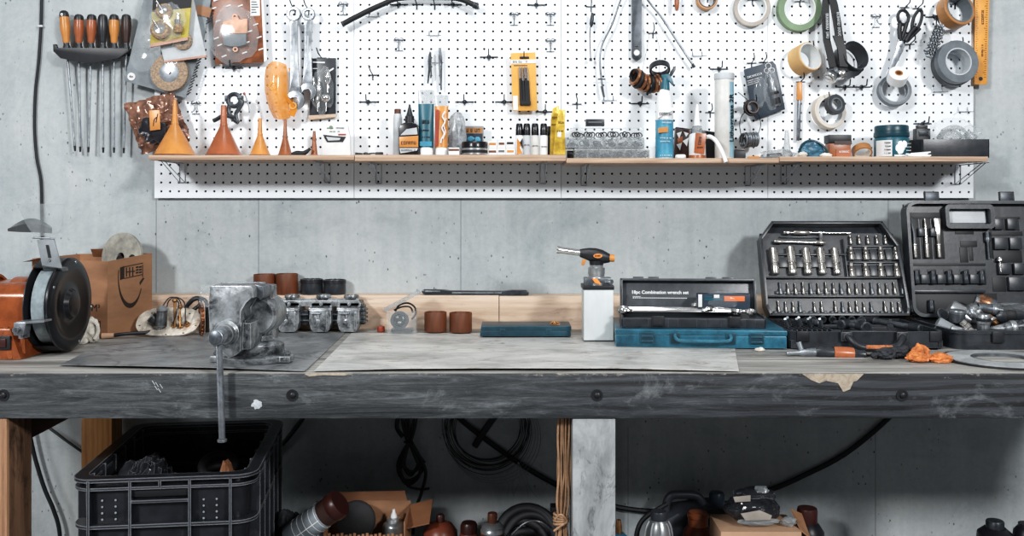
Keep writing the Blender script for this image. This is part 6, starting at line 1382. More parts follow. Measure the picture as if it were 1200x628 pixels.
# ================================================================== CUPS
def cup(name, label, x0, x1, top, z, y, m, band=None, grp=None, inner='ink'):
    s = S(y); R = (x1 - x0) / 2 / s; cx = ((x0 + x1) / 2 - CX) / s; H = CZ - (top - HY) / s - z - .001
    r = thing(name, label, 'cup', loc=(cx, y, z), group=grp)
    b = MB(); b.lathe([(R * .97, 0), (R, .003), (R, H - .002), (R * .985, H), (R * .9, H), (R * .88, H - .004), (R * .88, .004), (0, .004)], (0, 0, .0006), n=40); b.build('shell', m, r)
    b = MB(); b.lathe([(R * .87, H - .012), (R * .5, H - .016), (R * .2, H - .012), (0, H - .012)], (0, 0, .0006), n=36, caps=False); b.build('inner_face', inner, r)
    if band: b = MB(); b.lathe([(R * 1.005, H * .72), (R * 1.03, H * .74), (R * 1.03, H * .96), (R * 1.005, H * .98)], (0, 0, .0006), n=40, closed=True); b.build('rim_band', band, r)
    return r
zl = zt + .0004
cup('brown_cup', 'rust brown round cup standing on the backboard, first of four behind the carburetors', 297.5, 322.5, 321, zl, -.034, 'rust', grp='round cups')
cup('brown_cup', 'rust brown round cup with a black rim inside, second on the backboard', 323.2, 349, 320.5, zl, -.034, 'rust', grp='round cups', inner='black')
cup('black_cup', 'low black round cup on the backboard, right of the brown cups', 352.5, 378, 326.5, zl, -.034, 'case', 'black', grp='round cups')
cup('black_cup', 'low black round cup on the backboard, rightmost of the row above the carburetors', 379.5, 405, 327.3, zl, -.034, 'case', 'black', grp='round cups')
cup('brown_cup', 'rust brown round cup on the bench, nearer the clear plastic case', 497.3, 523.5, 365.3, BENCH + .0045, -.145, 'rust', grp='round cups', inner='rust')
cup('brown_cup', 'rust brown round cup on the bench, nearer the teal flat case', 526.5, 553.2, 366, BENCH + .0045, -.155, 'rust', grp='round cups', inner='rust')
# ================================================================== CARBURETOR BANK
yc = YB(389); r = thing('carburetor_bank', 'row of four silver grey carburetors joined by a rail, right of the vise', 'carburetor', (362, 389, yc))
b = MB(r); b.prism([(303, 352.5), (420, 352), (424, 356), (424, 359), (303, 359)], -6, -2, .5); b.box((300, 351, 2), (420, 353.5, 6), .4); b.build('rail', 'cast', r)
for i, cx in enumerate((311, 340.5, 377.8, 410.5)):
    b = MB(r); b.box((cx - 12.5, 354, -6), (cx + 12.5, 372, 22), 1.5); b.lathe([(9.5, 0), (9.5, 5)], (cx, 368, 18), (0, 1, 0), 20); b.box((cx - 14.8, 356, -5), (cx + 14.8, 360, 12), .6); b.build('carburetor_body', 'cast_dark', r)
    b = MB(r); b.prism([(cx - 12, 362), (cx + 12.5, 362), (cx + 13.2, 376), (cx + 11, 385), (cx + 8, 388.2), (cx - 8, 388.2), (cx - 11, 385), (cx - 13.2, 376)], -14, 6, 1.6)
    for s in (-1, 1): b.box((cx + s * 8.5 - 1, 365, -15.4), (cx + s * 8.5 + 1, 385, -12), .5)
    b.box((cx - 13.5, 360.5, -13), (cx + 13.5, 363.5, 6), .6); b.build('float_bowl', 'alu', r)
    b = MB(r); b.lathe([(2.8, 0), (2.8, 2), (1.4, 2.4), (1.4, 3), (0, 3.1)], (cx - 2, 375.5, -13.8), (0, -1, 0), 14); b.cyl((cx - 2, 364, -15.2), (cx - 2, 374, -15.2), 1, 1, 8); b.cyl((cx - 9, 366.5, -15.5), (cx + 1, 366.5, -15.5), 1.5, 1.5, 10); b.build('drain_fitting', 'steel', r)
    b = MB(r); b.lathe([(7.8, 0), (8.6, 1), (8.8, 4.5), (8.2, 6), (7, 6), (6.6, 2), (0, 2)], (cx, 353, 8), (0, 0, 1), 28); b.build('air_horn', 'alu', r)
    b = MB(r); b.lathe([(2, 0), (2, 2), (1, 2.2), (0, 2.2)], (cx, 356.5, -6.2), (0, -1, 0), 12)
    b.lathe([(1.4, 0), (1.4, 1.6), (0, 1.8)], (cx - 12, 359.5, -6.2), (0, -1, 0), 8); b.lathe([(1.4, 0), (1.4, 1.6), (0, 1.8)], (cx + 11.5, 359, -6.2), (0, -1, 0), 8); b.build('rail_screw', 'steel', r)
    if i < 3: b = MB(r); b.box((cx + 13.5, 364, -3), (cx + 21, 381, 8), 1.2); b.cyl((cx + 13, 369, -5), (cx + 22, 369, -5), 2, 2, 10); b.cyl((cx + 13, 376, -4), (cx + 22, 376, -4), 1.5, 1.5, 8); b.build('linkage', 'gunmetal', r)
b = MB(r); b.box((422, 358, -4), (428, 381, 8), 1.5)
for k_ in range(4): b.box((424, 362 + k_ * 4.6, -6), (430.5, 364.4 + k_ * 4.6, 6), .6)
b.build('end_link', 'cast_dark', r)
b = MB(r); b.tube([(314, 361, -8), (321, 361, -9), (322, 370, -9), (318, 373, -9)], 1, 6); b.ell((318.5, 374, -10), 4.5, 3, 4.2, 12, 8); b.cyl((318, 379, -12), (327, 372, -12), 3, 3, 12); b.cyl((312, 386, -8), (330, 381, -8), 1.6, 1.6, 8); b.build('choke_lever', 'steel', r)
# ================================================================== SMALL THINGS
r = thing('red_cap', 'tiny red cap on the bench right of the carburetors', 'cap', (446.5, 389, YB(389))); b = MB(r); b.lathe([(4.2, 0), (4.4, .5), (4.4, 5.4), (4, 6.4), (0, 6.4)], (446.5, 388.6, 0), n=18); b.build('cap', 'red', r)
b = MB(r); b.lathe([(4.5, 1), (4.7, 1), (4.7, 2.2), (4.5, 2.2)], (446.5, 388.6, 0), n=18, closed=True); b.build('ridge', 'red', r)
yk = YB(391); r = thing('clear_case', 'small clear plastic case with its lid open, holding a dark lens ring', 'case', (472, 390.2, yk))
b = MB(r)
b.box((454.5, 364, -9), (455.3, 390.6, 9)); b.box((488, 362, -9), (488.8, 390.6, 9)); b.box((454.5, 389.8, -9), (488.8, 390.6, 9)); b.box((454.5, 364.2, -9), (488.8, 390.6, -8.6)); b.build('case_body', 'clear', r)
b = MB(r); b.prism([(449, 362.5), (453, 365.5), (492.5, 344.5), (490, 341)], -9, 9, .5); b.build('lid', 'clear_milky', r)
b = MB(r); b.ring((468.8, 375.5, -4), (0, 1, 0), 10.6, 7.6, 6, 32, .8); b.build('lens_rim', 'gunmetal', r)
b = MB(r); b.lathe([(8, 0), (6, 1.6), (3, 2.4), (0, 2.6)], (468.8, 375.5, -4.6), (0, -1, 0), 28); b.box((459, 385, -8), (484, 389.6, 6), 1); b.build('lens', 'black_gloss', r)
b = MB(r); b.ell((466.5, 372, -7.2), 1.6, .5, 1.2, 10, 6); b.ell((469, 378, -7.2), 2.4, .5, 1.4, 10, 6); b.ell((473.5, 373.5, -7), 1.1, .5, 1.1, 10, 6); b.build('lens_glint', 'silver', r)
b = MB(r); b.tube([(463, 366, 0), (468, 358.5, 0), (478, 356, 0), (486, 361, 0), (487, 369, 0), (482.5, 375, 0)], 1.1, 8); b.tube([(462, 364, -2), (472, 360, -3), (481, 360.5, -3), (484, 367, -2)], 1, 8); b.build('cord', 'rubber', r)
# long spanner on the backboard
b_r = thing('box_spanner', 'long dark double ended spanner lying along the top of the backboard', 'spanner', (557, 346.5, -.052))
b = MB(b_r); b.prism([(493.8, 341), (497, 338.8), (520, 339.2), (528, 340.3), (590, 340.8), (600, 339.6), (617, 339.8), (620, 342), (619.5, 345.4), (600, 346.4), (528, 345.2), (497, 344.8)], -5, 3, 1.2); b.build('forged_body', 'gunmetal', b_r)
b = MB(b_r); b.box((499, 340.2, -5.6), (516, 341.6, -4.8), .2); b.box((530, 342, -5.5), (588, 343.2, -4.9), .2); b.build('worn_edge', 'steel', b_r)
# flat teal case
y0 = YB(396.5); r = thing('flat_case', 'flat teal metal case lying closed at the back of the bench', 'case', (616, 396, y0 + 0.0)); z = 0
b = MB(r); b.box((562.5, 388.8, 0), (669, 395, 44), .8); b.build('case_base', 'teal_deep', r)
b = MB(r); b.box((563.5, 383, -.8), (669.6, 389, 44.5), 1.2); b.build('lid', 'teal_deep', r)
b = MB(r); b.box((586, 386.2, -1.5), (592, 391.5, -.4), .2); b.box((640, 386.2, -1.5), (646, 391.5, -.4), .2); b.build('latch', 'teal_deep', r)
r2 = thing('small_fitting', 'small dirty metal fitting sitting on top of the flat teal case', 'fitting', (650, 382.6, y0 + .03)); b = MB(r2); b.box((644, 380.6, -3), (656, 382.5, 3), .4); b.ell((650, 379.6, 0), 3.4, 2.6, 2.2, 12, 8); b.tube([(645, 380, -1), (650, 377.4, -1), (656, 380, -1)], .9, 6); b.build('fitting_body', 'brass', r2)
# ================================================================== TORCH on its tin
yt = YB(401.3); r = thing('fuel_tin', 'dirty white rectangular tin with a dark lid, under the blow torch', 'tin', (702, 401, yt))
b = MB(r); b.box((684.2, 340, 0), (719, 401, 36), 1.2); b.build('tin_body', 'white_box', r)
b = MB(r); b.box((683.2, 335.6, -1), (719.8, 340.6, 37), .8); b.build('lid', 'black', r)
b = MB(r); b.box((684.4, 399.6, -.4), (719, 401, 36), .3); b.build('base_rim', 'gunmetal', r)
# gas torch
yto = yt + 17 / S(yt)
r = thing('blow_torch', 'black and orange gas blow torch with a silver barrel standing on the white tin', 'torch', (699, 334.6, yto))
b = MB(r); b.lathe([(14, 0), (14, 3), (12, 4), (11, 9), (9.4, 10), (9.4, 12), (10, 13), (10, 20), (8, 21), (8, 25)], (699, 334.6, 0), n=32); b.build('collar', 'silver', r)
b = MB(r); b.box((684.5, 326, -13), (716, 334.6, 10), 1); b.lathe([(3, 0), (3, 5), (0, 5.2)], (713, 330, -10), (.4, -1, 0), 12); b.lathe([(1.4, 0), (1.4, 6)], (708, 331, -13), (1, -.3, .2), 10); b.build('clamp_base', 'darksteel', r)
b = MB(r); b.prism([(692.5, 326.5), (698, 326), (703, 332), (702, 333.4), (696, 331.6)], -15, -12.8, .4); b.build('clamp_lever', 'logo_orange', r)
b = MB(r)
vs = []; fs = []; sec = [(679.5, 297.5, 4.6), (684, 298, 5.8), (690, 299, 7.6), (698, 300.4, 8.8), (706, 301.8, 8.2), (712, 303, 6), (714.5, 303.3, 5)]
N = 20
for x, y_, rr in sec:
    for j in range(N): a = 2 * PI * j / N; vs.append(b.v((x, y_ - rr * math.sin(a), rr * .78 * math.cos(a))))
for i in range(len(sec) - 1):
    for j in range(N): fs.append((i * N + j, i * N + (j + 1) % N, (i + 1) * N + (j + 1) % N, (i + 1) * N + j))
fs += [tuple(range(N)), tuple((len(sec) - 1) * N + j for j in range(N))]; b.raw(vs, fs); b.lathe([(8, 0), (8.6, 5)], (699, 311.5, 0), n=24); b.build('torch_body', 'black', r)
b = MB(r); b.lathe([(3.2, 0), (3.7, 2), (3.7, 24), (4.4, 26), (4.4, 28.5), (3.6, 28.5), (3.3, 22)], (681, 297.4, 0), (-1, 0, .14), 24); b.build('barrel', 'chrome', r)
b = MB(r); b.lathe([(4.4, 0), (4.4, 4), (4.2, 6), (0, 6.2)], (714, 303.2, 0), (1, 0, -.05), 10); b.build('gas_knob', 'orange', r)
b = MB(r); b.prism([(683, 304), (687, 305.5), (685.5, 309), (683.6, 312.5), (681, 311.5), (682, 308)], -2.4, 2.4, .6); b.build('trigger', 'orange', r)
b = MB(r); b.lathe([(5.2, 0), (5.2, .5)], (700, 300.4, -6.6), (0, -1, .02), 28)
for q in b.bm.verts: q.co.z = (q.co.z - b.v((700, 300.4, 0)).z) * .5 + b.v((700, 300.4, 0)).z
b.build('oval_logo', 'logo_orange', r); scribble(r, 696.4, 703.6, 300.4, 2, -7.3, 'ink', 5)
# ================================================================== BLUE CASE
c = bp(821, 408.8); bc = thing('tool_case', 'closed teal blue metal tool case with a front handle, under the wrench case', 'case', loc=c, rot=(0, 0, math.radians(-4.5)))
W = .2085
b = MB(); b.box((-W, 0, .0005), (W, .245, .031), .003); b.build('case_base', 'teal_paint', bc)
b = MB(); b.box((-W - .001, -.001, .0315), (W + .001, .246, .0445), .003); b.build('lid', 'teal_paint', bc)
b = MB()
for s, x in ((0, -.131), (1, .135)):
    b.box((x - .017, -.005, .012), (x + .017, 0, .038), .001); b.box((x - .013, -.009, .014), (x + .013, -.004, .018), .001); b.box((x - .013, -.008, .027), (x + .013, -.004, .03), .001)
b.build('latch', 'teal_deep', bc)
b = MB(); b.tube([(-.062, -.002, .032), (-.062, -.014, .026), (-.05, -.022, .021), (0, -.024, .0205), (.06, -.022, .021), (.072, -.014, .026), (.072, -.002, .032)], .0042, 8); b.build('handle', 'teal_paint', bc)
b = MB()
for x in (-.063, .073): b.box((x - .012, -.004, .01), (x + .012, 0, .037), .001)
b.build('handle_bracket', 'teal_deep', bc)
b = MB(); b.box((.083, .03, .0446), (.095, .036, .0452), .0003); b.build('rivet', 'ink', bc)
b = MB(); o = bp(890.5, 411.5); b.crumple((0, 0, .004), .012, .007, .005, .4, 1.8, 4, 3, flat=-.0035); o_ = b.build('white_scrap', 'cloth_white'); o_.location = o; tag(o_, 'small dirty white scrap at the right foot of the teal blue case', 'scrap')
# ================================================================== WRENCH CASE
zc = BENCH + .0452; wc = thing('wrench_case', 'open black wrench case with printed lid, on the teal blue case', 'case', loc=((812.5 - CX) / S(-.40), -.40, zc), rot=(0, 0, math.radians(-4)))
hw = .1785
b = MB(); b.box((-hw, 0, 0), (hw, .12, .004), .001); b.box((-hw, 0, 0), (hw, .005, .023), .0015); b.box((-hw, .115, 0), (hw, .12, .03), .0015); b.box((-hw, 0, 0), (-hw + .005, .12, .03), .0015); b.box((hw - .005, 0, 0), (hw, .12, .03), .0015)
for x in (-.1, -.05, .02, .08, .14): b.box((x - .012, -.002, .002), (x + .012, .001, .0225), .0006)
b.box((-hw + .004, .004, .003), (hw - .004, .116, .0245)); b.build('tray', 'case', wc)
b = MB()
for x in (-.088, .1): b.box((x - .015, -.006, .004), (x + .015, .001, .030), .0015); b.box((x - .012, -.0085, .008), (x + .012, -.005, .03), .001)
b.build('latch', 'black', wc)
T = math.radians(12); hz = .028
lid = MB(); lw = .176; LH = .084
lid.box((-lw, 0, 0), (lw, .004, LH), .001); lid.box((-lw, -.022, LH - .006), (lw, .004, LH), .0015); lid.box((-lw, -.022, 0), (-lw + .006, .004, LH), .0015); lid.box((lw - .006, -.022, 0), (lw, .004, LH), .0015)
for x in (-.128, -.088, .062, .105): lid.box((x - .014, -.016, LH - .001), (x + .014, .0, LH + .005), .001)
lo = lid.build('lid', 'lid_grey', wc); lo.location = (0, .122, hz); lo.rotation_euler = (-T, 0, 0)
def onlid(u, w, v): return Vector((u, .122 - w * math.cos(T) + v * math.sin(T), hz + v * math.cos(T) + w * math.sin(T)))
text('18pc Combination wrench set', wc, onlid(-.146, .0012, .049), .0122, 'ink_white', (PI / 2 - T, 0, 0), bold=.0003)
b = MB()
for i in range(26): b.box((-.142 + i * .0055, -.0016, .0332), (-.1385 + i * .0055, -.0004, .0352)); 
for i in range(6): b.box((-.142 + i * .0035, -.0016, .0368), (-.1398 + i * .0035, -.0004, .0385))
t_ = b.build('size_print', 'ink_white', wc); t_.location = (0, .122, hz); t_.rotation_euler = (-T, 0, 0)
zz = zc + .0315; Rz = Matrix.Rotation(math.radians(-4), 3, 'Z'); org = Vector((wc.location.x, -.40, 0))
def wpos(x, y, z): p = Rz @ Vector((x, y, 0)); return Vector((org.x + p.x, org.y + p.y, z))
for i, (x, y, L, rz, lab) in enumerate([(-.02, .03, .29, 2, 'long silver combination wrench nearest the front of the open wrench case'), (-.03, .052, .28, -1, 'long silver combination wrench, second from the front in the wrench case'), (-.045, .074, .25, 1, 'silver combination wrench, third from the front in the wrench case'), (.085, .062, .15, -24, 'short silver combination wrench lying askew at the right of the wrench case'), (.1, .035, .13, 14, 'shortest silver combination wrench at the front right of the wrench case'), (-.06, .094, .22, 2, 'silver combination wrench at the back of the wrench case')]):
    r = thing('combination_wrench', lab, 'wrench', loc=wpos(x, y, zz + .006 + .003 * (i in (3, 4))), rot=(math.radians(-20), math.radians(4 if i in (3, 4) else 0), math.radians(rz - 4)), group='wrenches in the open case')
    b = MB(); h = L / 2; R = .0085 + L * .022
    b.ring((h - R, 0, 0), (.25, 0, 1), R, R * .6, .009, 24, .001); b.prism3([(-h + R, -R * .5, -.003), (h - R * 1.7, -R * .42, -.003), (h - R * 1.7, R * .42, -.003), (-h + R, R * .5, -.003)], (0, 0, .006), .0012)
    j = []
    for t in range(21): th = PI + math.radians(40 + 12) + math.radians(280) * t / 20; j.append((-h + R * 1.15 * math.cos(th), R * 1.15 * math.sin(th), -.0035))
    j += [(-h + R * .1, -R * .2, -.0035), (-h + R * .35, R * .15, -.0035)]
    b.prism3(j, (0, 0, .007), .001); b.build('forged_body', 'chrome', r)
    b = MB(); b.box((-L * .2, -.003, .0032), (L * .2, .003, .0036)); b.build('stamp_groove', 'steel', r)
r = thing('parts_carton', 'dark blue carton with an orange sticker in clear film, resting in the wrench case', 'carton', loc=wpos(.086, .078, zz + .0035), rot=(0, 0, math.radians(-3)))
b = MB(); b.box((-.066, -.012, .003), (.066, .022, .044), .001); b.build('carton', 'navy', r)
b = MB(); b.box((.0, -.0132, .026), (.052, -.0118, .039), .0003); s1 = b.build('orange_sticker', 'sticker', r)
b = MB(); b.box((-.0655, -.0132, .011), (-.056, -.0118, .043), .0003); b.box((-.026, -.0134, .034), (-.012, -.0118, .0425), .0003); b.build('white_print', 'paper', r)
b = MB(); b.box((-.05, -.0131, .028), (-.004, -.0118, .033)); b.box((-.05, -.0131, .035), (-.03, -.0118, .039)); b.build('blue_band', 'teal', r)
b = MB(); b.crumple((0, .006, .024), .07, .022, .026, .12, 1.9, 11, 4, flat=-.02); b.build('film_wrap', 'clear', r)
# ================================================================== SOCKET CASE (left of the two big ones)
sc = thing('socket_case', 'open black socket set case with rows of chrome sockets in its lid', 'case', loc=(.871, -.445, BENCH))
b = MB(); hw = .19
prof = [(-hw, 0.02), (-hw + .02, 0), (hw - .02, 0), (hw, .02), (hw, .26), (-hw, .26)]
b.prism3([(x, y, .0006) for x, y in prof], (0, 0, .004))
for (x0, y0), (x1, y1) in zip(prof, prof[1:] + prof[:1]):
    e_ = Vector((x1 - x0, y1 - y0)).normalized() * .0; n_ = Vector((-(y1 - y0), x1 - x0)).normalized() * .006
    b.prism3([(x0, y0, .0006), (x1, y1, .0006), (x1, y1, .045), (x0, y0, .045)], (n_.x, n_.y, 0))
b.box((-hw + .004, .006, .004), (hw - .004, .256, .022)); b.build('tray', 'case', sc)
b = MB()
for i in range(9):
    x = -.172 + i * .0125; b.box((x, .05, .022), (x + .004, .24, .043), .0008)
for i in range(4): b.box((-.07, .045 + i * .05, .022), (.06, .049 + i * .05, .036), .0008)
b.box((-.06, .002, .022), (.07, .02, .046), .002); b.build('tray_ribs', 'case', sc)
b = MB()
for s in (-1, 1): b.box((s * .068 - .014 + .012, -.012, .022), (s * .068 + .014 + .012, .008, .046), .004)
b.tube([(-.056, -.004, .036), (-.05, -.02, .028), (-.035, -.03, .014), (-.012, -.033, .0095), (.012, -.033, .009), (.036, -.033, .0095), (.06, -.03, .014), (.075, -.02, .028), (.081, -.004, .036)], .0085, 10); b.build('handle', 'black_worn', sc)
b = MB()
for i in range(8): b.box((-.018 + i * .0075, -.0425, .0105), (-.0125 + i * .0075, -.038, .018), .001)
b.box((-.02, -.0418, .009), (.044, -.036, .0175), .002); b.build('grip_insert', 'hatch', sc)
b = MB()
for x in (-.16, .165): b.box((x - .015, -.004, .02), (x + .015, .004, .046), .002)
b.build('latch', 'black', sc)
T1 = math.radians(20); HY1, HZ1 = -.445 + .262, BENCH + .046
X1 = .8825
def lidmesh(b, hw, H, cut, wall_, dep):
    out = [(-hw + .008, 0), (hw - .002, 0), (hw + .004, .02), (hw, H * .74), (hw - cut, H), (-hw + cut, H), (-hw, H * .82), (-hw - .002, .03)]
    b.prism([(x, z) for x, z in out], 0, .005, .001)
    for (x0, z0), (x1, z1) in zip(out, out[1:] + out[:1]):
        n_ = Vector((-(z1 - z0), x1 - x0)).normalized() * wall_
        b.prism3([(x0, .004, z0), (x1, .004, z1), (x1, -dep, z1), (x0, -dep, z0)], (n_.x, 0, n_.y), .0008)
    return out
b = MB(); LH1 = .27; lidmesh(b, .193, LH1, .038, .008, .03); lo = b.build('lid', 'case', sc)
lo.location = (X1 - .871, .262, .046); lo.rotation_euler = (-T1, 0, 0)
# seat panel with row ledges
def lidlocal(px, py, D0=None, s=math.sin(T1), c=math.cos(T1), hy=HY1, hz=HZ1, x0=X1):
    d0 = DIST + hy; v = (F * (CZ - hz) - (py - HY) * d0) / ((py - HY) * s + F * c); u = (px - CX) * (d0 + v * s) / F - x0; return u, v
b = MB()
b.box((-.186, -.008, .004), (.188, 0, LH1 - .03))
for py in (326.5, 348.5, 369):
    u, v_ = lidlocal(980, py); b.box((-.186, -.022, v_ - .004), (.19, 0, v_), .001)
for py0, px0, px1 in ((290, 993, 1052), (309, 993, 1056), (300, 900, 990), (279.5, 912, 960)):
    u0, v_ = lidlocal(px0, py0); u1, _ = lidlocal(px1, py0); b.box((u0, -.017, v_ - .0025), (u1, 0, v_ + .0025), .001)
u0, v0 = lidlocal(991, 328); u1, v1 = lidlocal(991, 282); b.box((u0 - .0015, -.02, v0), (u0 + .0015, 0, v1), .0008)
for px in (917, 936.5, 953.5, 970.5):
    u, v_ = lidlocal(px, 320); b.box((u - .012, -.017, v_ + .012), (u + .012, 0, v_ + .042), .002)
for px in (1004, 1022, 1040):
    for py in (322, 303): u, v_ = lidlocal(px, py); b.box((u - .010, -.016, v_ - .008), (u + .010, 0, v_ + .024), .002)
for i in range(19):
    u, v_ = lidlocal(909 + i * 8.6, 343); b.box((u - .0042, -.015, v_ - .006), (u + .0042, -.004, v_ + .002), .0008)
    u, v_ = lidlocal(907 + i * 8.3, 366); b.box((u - .0045, -.015, v_ - .006), (u + .0045, -.004, v_ + .001), .0008)
po = b.build('insert_panel', 'case', sc); po.location = lo.location; po.rotation_euler = lo.rotation_euler
def inlid(u, w, v, x0=X1, hy=HY1, hz=HZ1, T=T1): return Vector((x0 + u, hy + v * math.sin(T) - w * math.cos(T), hz + v * math.cos(T) + w * math.sin(T)))
def socket(name, label, u, v0, v1, R, prof, m, grp, w=.0, lidargs=None, rot=None):
    kw = lidargs or {}
    T = kw.get('T', T1)
    o = thing(name, label, 'socket', loc=inlid(u, .012 + R * .5 + w, v0, **kw), rot=(-T, 0, 0), group=grp)
    L = v1 - v0; b = MB(); b.lathe([(r_ * R, h * L) for r_, h in prof], (0, 0, 0), n=18); b.build('barrel', m, o)
    b = MB(); b.lathe([(R * prof[-1][0] * .7, L), (R * prof[-1][0] * .7, L + .0004)], (0, 0, 0), n=6); b.build('drive_hole', 'ink', o)
    return o
DEEP = [(.86, 0), (.94, .03), (.94, .34), (.84, .36), (.84, .40), (1, .42), (1, .97), (.95, 1)]
for i, px in enumerate((906.7, 927, 945, 962, 979)):
    u, v0 = lidlocal(px, 323.5); _, v1 = lidlocal(px, 293.5 - (1.5 if i == 1 else 0)); socket('deep_socket', ORD[i] + ' from the left of the five long chrome sockets in the open lid', u, v0, v1, .0124 - .0004 * i, DEEP, 'warm_chrome', 'long chrome sockets')
SHORT = [(1, 0), (1, .38), (.8, .46), (.8, .58), (1.0, .62), (.9, .70), (.62, .78), (.62, 1)]
rn = ['top', 'middle', 'lower']
for row, (py0, py1, pxs, R) in enumerate(((287.6, 278, (995.4, 1005.5, 1015.6, 1026, 1036), .0052), (306.6, 292, (996.2, 1013.4, 1031, 1048.6), .0094), (326.4, 311, (996.8, 1013.4, 1031, 1049.4), .0100))):
    for i, px in enumerate(pxs):
        u, v0 = lidlocal(px, py0); _, v1 = lidlocal(px, py1); socket('short_socket', f'{ORD[i]} short chrome socket from the left in the {rn[row]} right row of the lid', u, v0, v1, R, SHORT, 'warm_chrome', 'short chrome sockets')
BIT = [(1, 0), (1, .42), (.75, .48), (.55, .52), (.5, .95), (.3, 1)]
for row, (py0, py1, pxs, nm) in enumerate(((346, 332.8, [913.6 + i * 8.9 for i in range(17)], 'upper'), (367, 354.6, [911.5, 920, 928.6, 936.5, 953.5, 962, 978, 986.5, 995, 1003, 1011.5, 1020, 1036, 1044.6, 1052.5], 'lower'))):
    for i, px in enumerate(pxs):
        u, v0 = lidlocal(px, py0); _, v1 = lidlocal(px, py1 + (.0 if i % 3 else -1)); socket('bit_socket', f'{ORD[i]} small bit from the left in the {nm} bit row of the lid', u, v0, v1, .0047 if row == 0 else .0041, BIT, 'warm_chrome' if (i + row) % 4 else 'steel', 'small bits in the lid')
def barthing(name, label, p0, p1, R, knob):
    u0, v0 = lidlocal(*p0); u1, v1 = lidlocal(*p1); A = inlid(u0, .02, v0); B_ = inlid(u1, .02, v1)
    o = thing(name, label, 'tool', loc=A); b = MB(); d = B_ - A; b.lathe([(R, 0), (R, d.length)], (0, 0, 0), d, 14); b.build('bar', 'chrome', o)
    b = MB()
    for t0, t1, r_ in knob: b.lathe([(r_ * .85, t0 * d.length), (r_, t0 * d.length + .002), (r_, t1 * d.length - .002), (r_ * .85, t1 * d.length)], (0, 0, 0), d, 16)
    b.build('end_piece', 'warm_chrome', o); return o
o = barthing('sliding_handle', 'chrome sliding bar handle along the top edge of the open lid', (916, 275), (994, 275.5), .0026, ((0, .1, .0052), (.15, .38, .0068), (.52, .57, .006)))
b = MB(); u, v_ = lidlocal(959, 280); q = inlid(u, .02, v_) - Vector(o.location); b.box(q - Vector((.004, .005, .011)), q + Vector((.004, .005, .012)), .001); b.build('sliding_head', 'chrome', o)
barthing('extension_bar', 'chrome extension bar lying below the sliding handle in the lid', (905, 285.5), (965, 287), .0034, ((0, .16, .0052), (.8, 1, .0062)))
# tray contents
def tray_tool(name, label, p0, p1, R, m, ends=(), cat='tool', grp=None):
    o = thing(name, label, cat, loc=Vector(p0), group=grp); d = Vector(p1) - Vector(p0); b = MB(); b.lathe([(R * .8, 0), (R, .003), (R, d.length - .003), (R * .8, d.length)], (0, 0, 0), d, 14); b.build('shaft', m, o)
    if ends:
        b = MB()
        for t0, t1, r_ in ends: b.lathe([(r_ * .8, t0 * d.length), (r_, t0 * d.length + .002), (r_, t1 * d.length - .002), (r_ * .8, t1 * d.length)], (0, 0, 0), d, 16)
        b.build('end_piece', 'darksteel' if m == 'rubber' else 'gunmetal', o)
    return o
zt2 = BENCH + .046
for i in range(7):
    x = .871 - .164 + i * .0145
    o = thing('hex_bit', ORD[i] + ' short steel bit from the left in the slanted rack of the tray', 'socket', loc=(x, -.445 + .11 + (i % 2) * .03, zt2 - .004), rot=(math.radians(58), 0, math.radians(-25)), group='bits in the tray rack')
    b = MB(); b.lathe([(.0052, 0), (.0052, .02), (.004, .022), (.004, .045), (.003, .047)], (0, 0, 0), n=12); b.build('shaft', 'darksteel' if i % 3 else 'steel', o)
    b = MB(); b.lathe([(.0058, 0), (.0058, .008), (.005, .009)], (0, 0, -.001), n=12); b.build('collar', 'steel', o)
o = tray_tool('ratchet_socket', 'round brass ended steel adapter lying at the back left of the socket tray', (.871 - .1, -.445 + .17, zt2 + .004), (.871 - .075, -.445 + .12, zt2 + .004), .0095, 'darksteel', ((0, .3, .0105),))
tray_tool('ratchet', 'dark ratchet handle lying across the middle of the socket tray', (.871 - .035, -.445 + .09, zt2 + .004), (.871 + .1, -.445 + .2, zt2 + .006), .0075, 'darksteel', ((0, .18, .0125), (.6, 1, .0085)))
tray_tool('extension_bar', 'black extension bar lying at the right of the socket tray', (.871 + .15, -.445 + .045, zt2), (.871 + .07, -.445 + .2, zt2 + .004), .0075, 'darksteel', ((0, .2, .0105), (.8, 1, .0095)))
tray_tool('extension_bar', 'shorter steel extension bar beside the ratchet in the socket tray', (.871 + .01, -.445 + .05, zt2 + .002), (.871 - .03, -.445 + .15, zt2 + .003), .0062, 'darksteel', ((0, .25, .0092),))
tray_tool('spark_plug_socket', 'short round dark socket facing out from the middle of the socket tray', (.871 + .015, -.445 + .045, zt2 + .004), (.871 + .022, -.445 + .1, zt2 + .004), .0115, 'gunmetal', ((0, .2, .0125),))
tray_tool('hex_driver', 'grey driver shaft lying between the ratchet and the right end of the tray', (.871 + .075, -.445 + .05, zt2 + .002), (.871 + .12, -.445 + .16, zt2 + .004), .006, 'darksteel', ((0, .3, .0082),))
for i in range(6):
    o = tray_tool('tray_socket', ORD[i] + ' from the left of the dark sockets lying in the back row of the tray', (.871 - .06 + i * .026, -.445 + .225, zt2), (.871 - .054 + i * .026, -.445 + .255, zt2 + .002), .0085, 'gunmetal', ((0, .35, .0098),), 'socket', 'dark sockets in the tray')
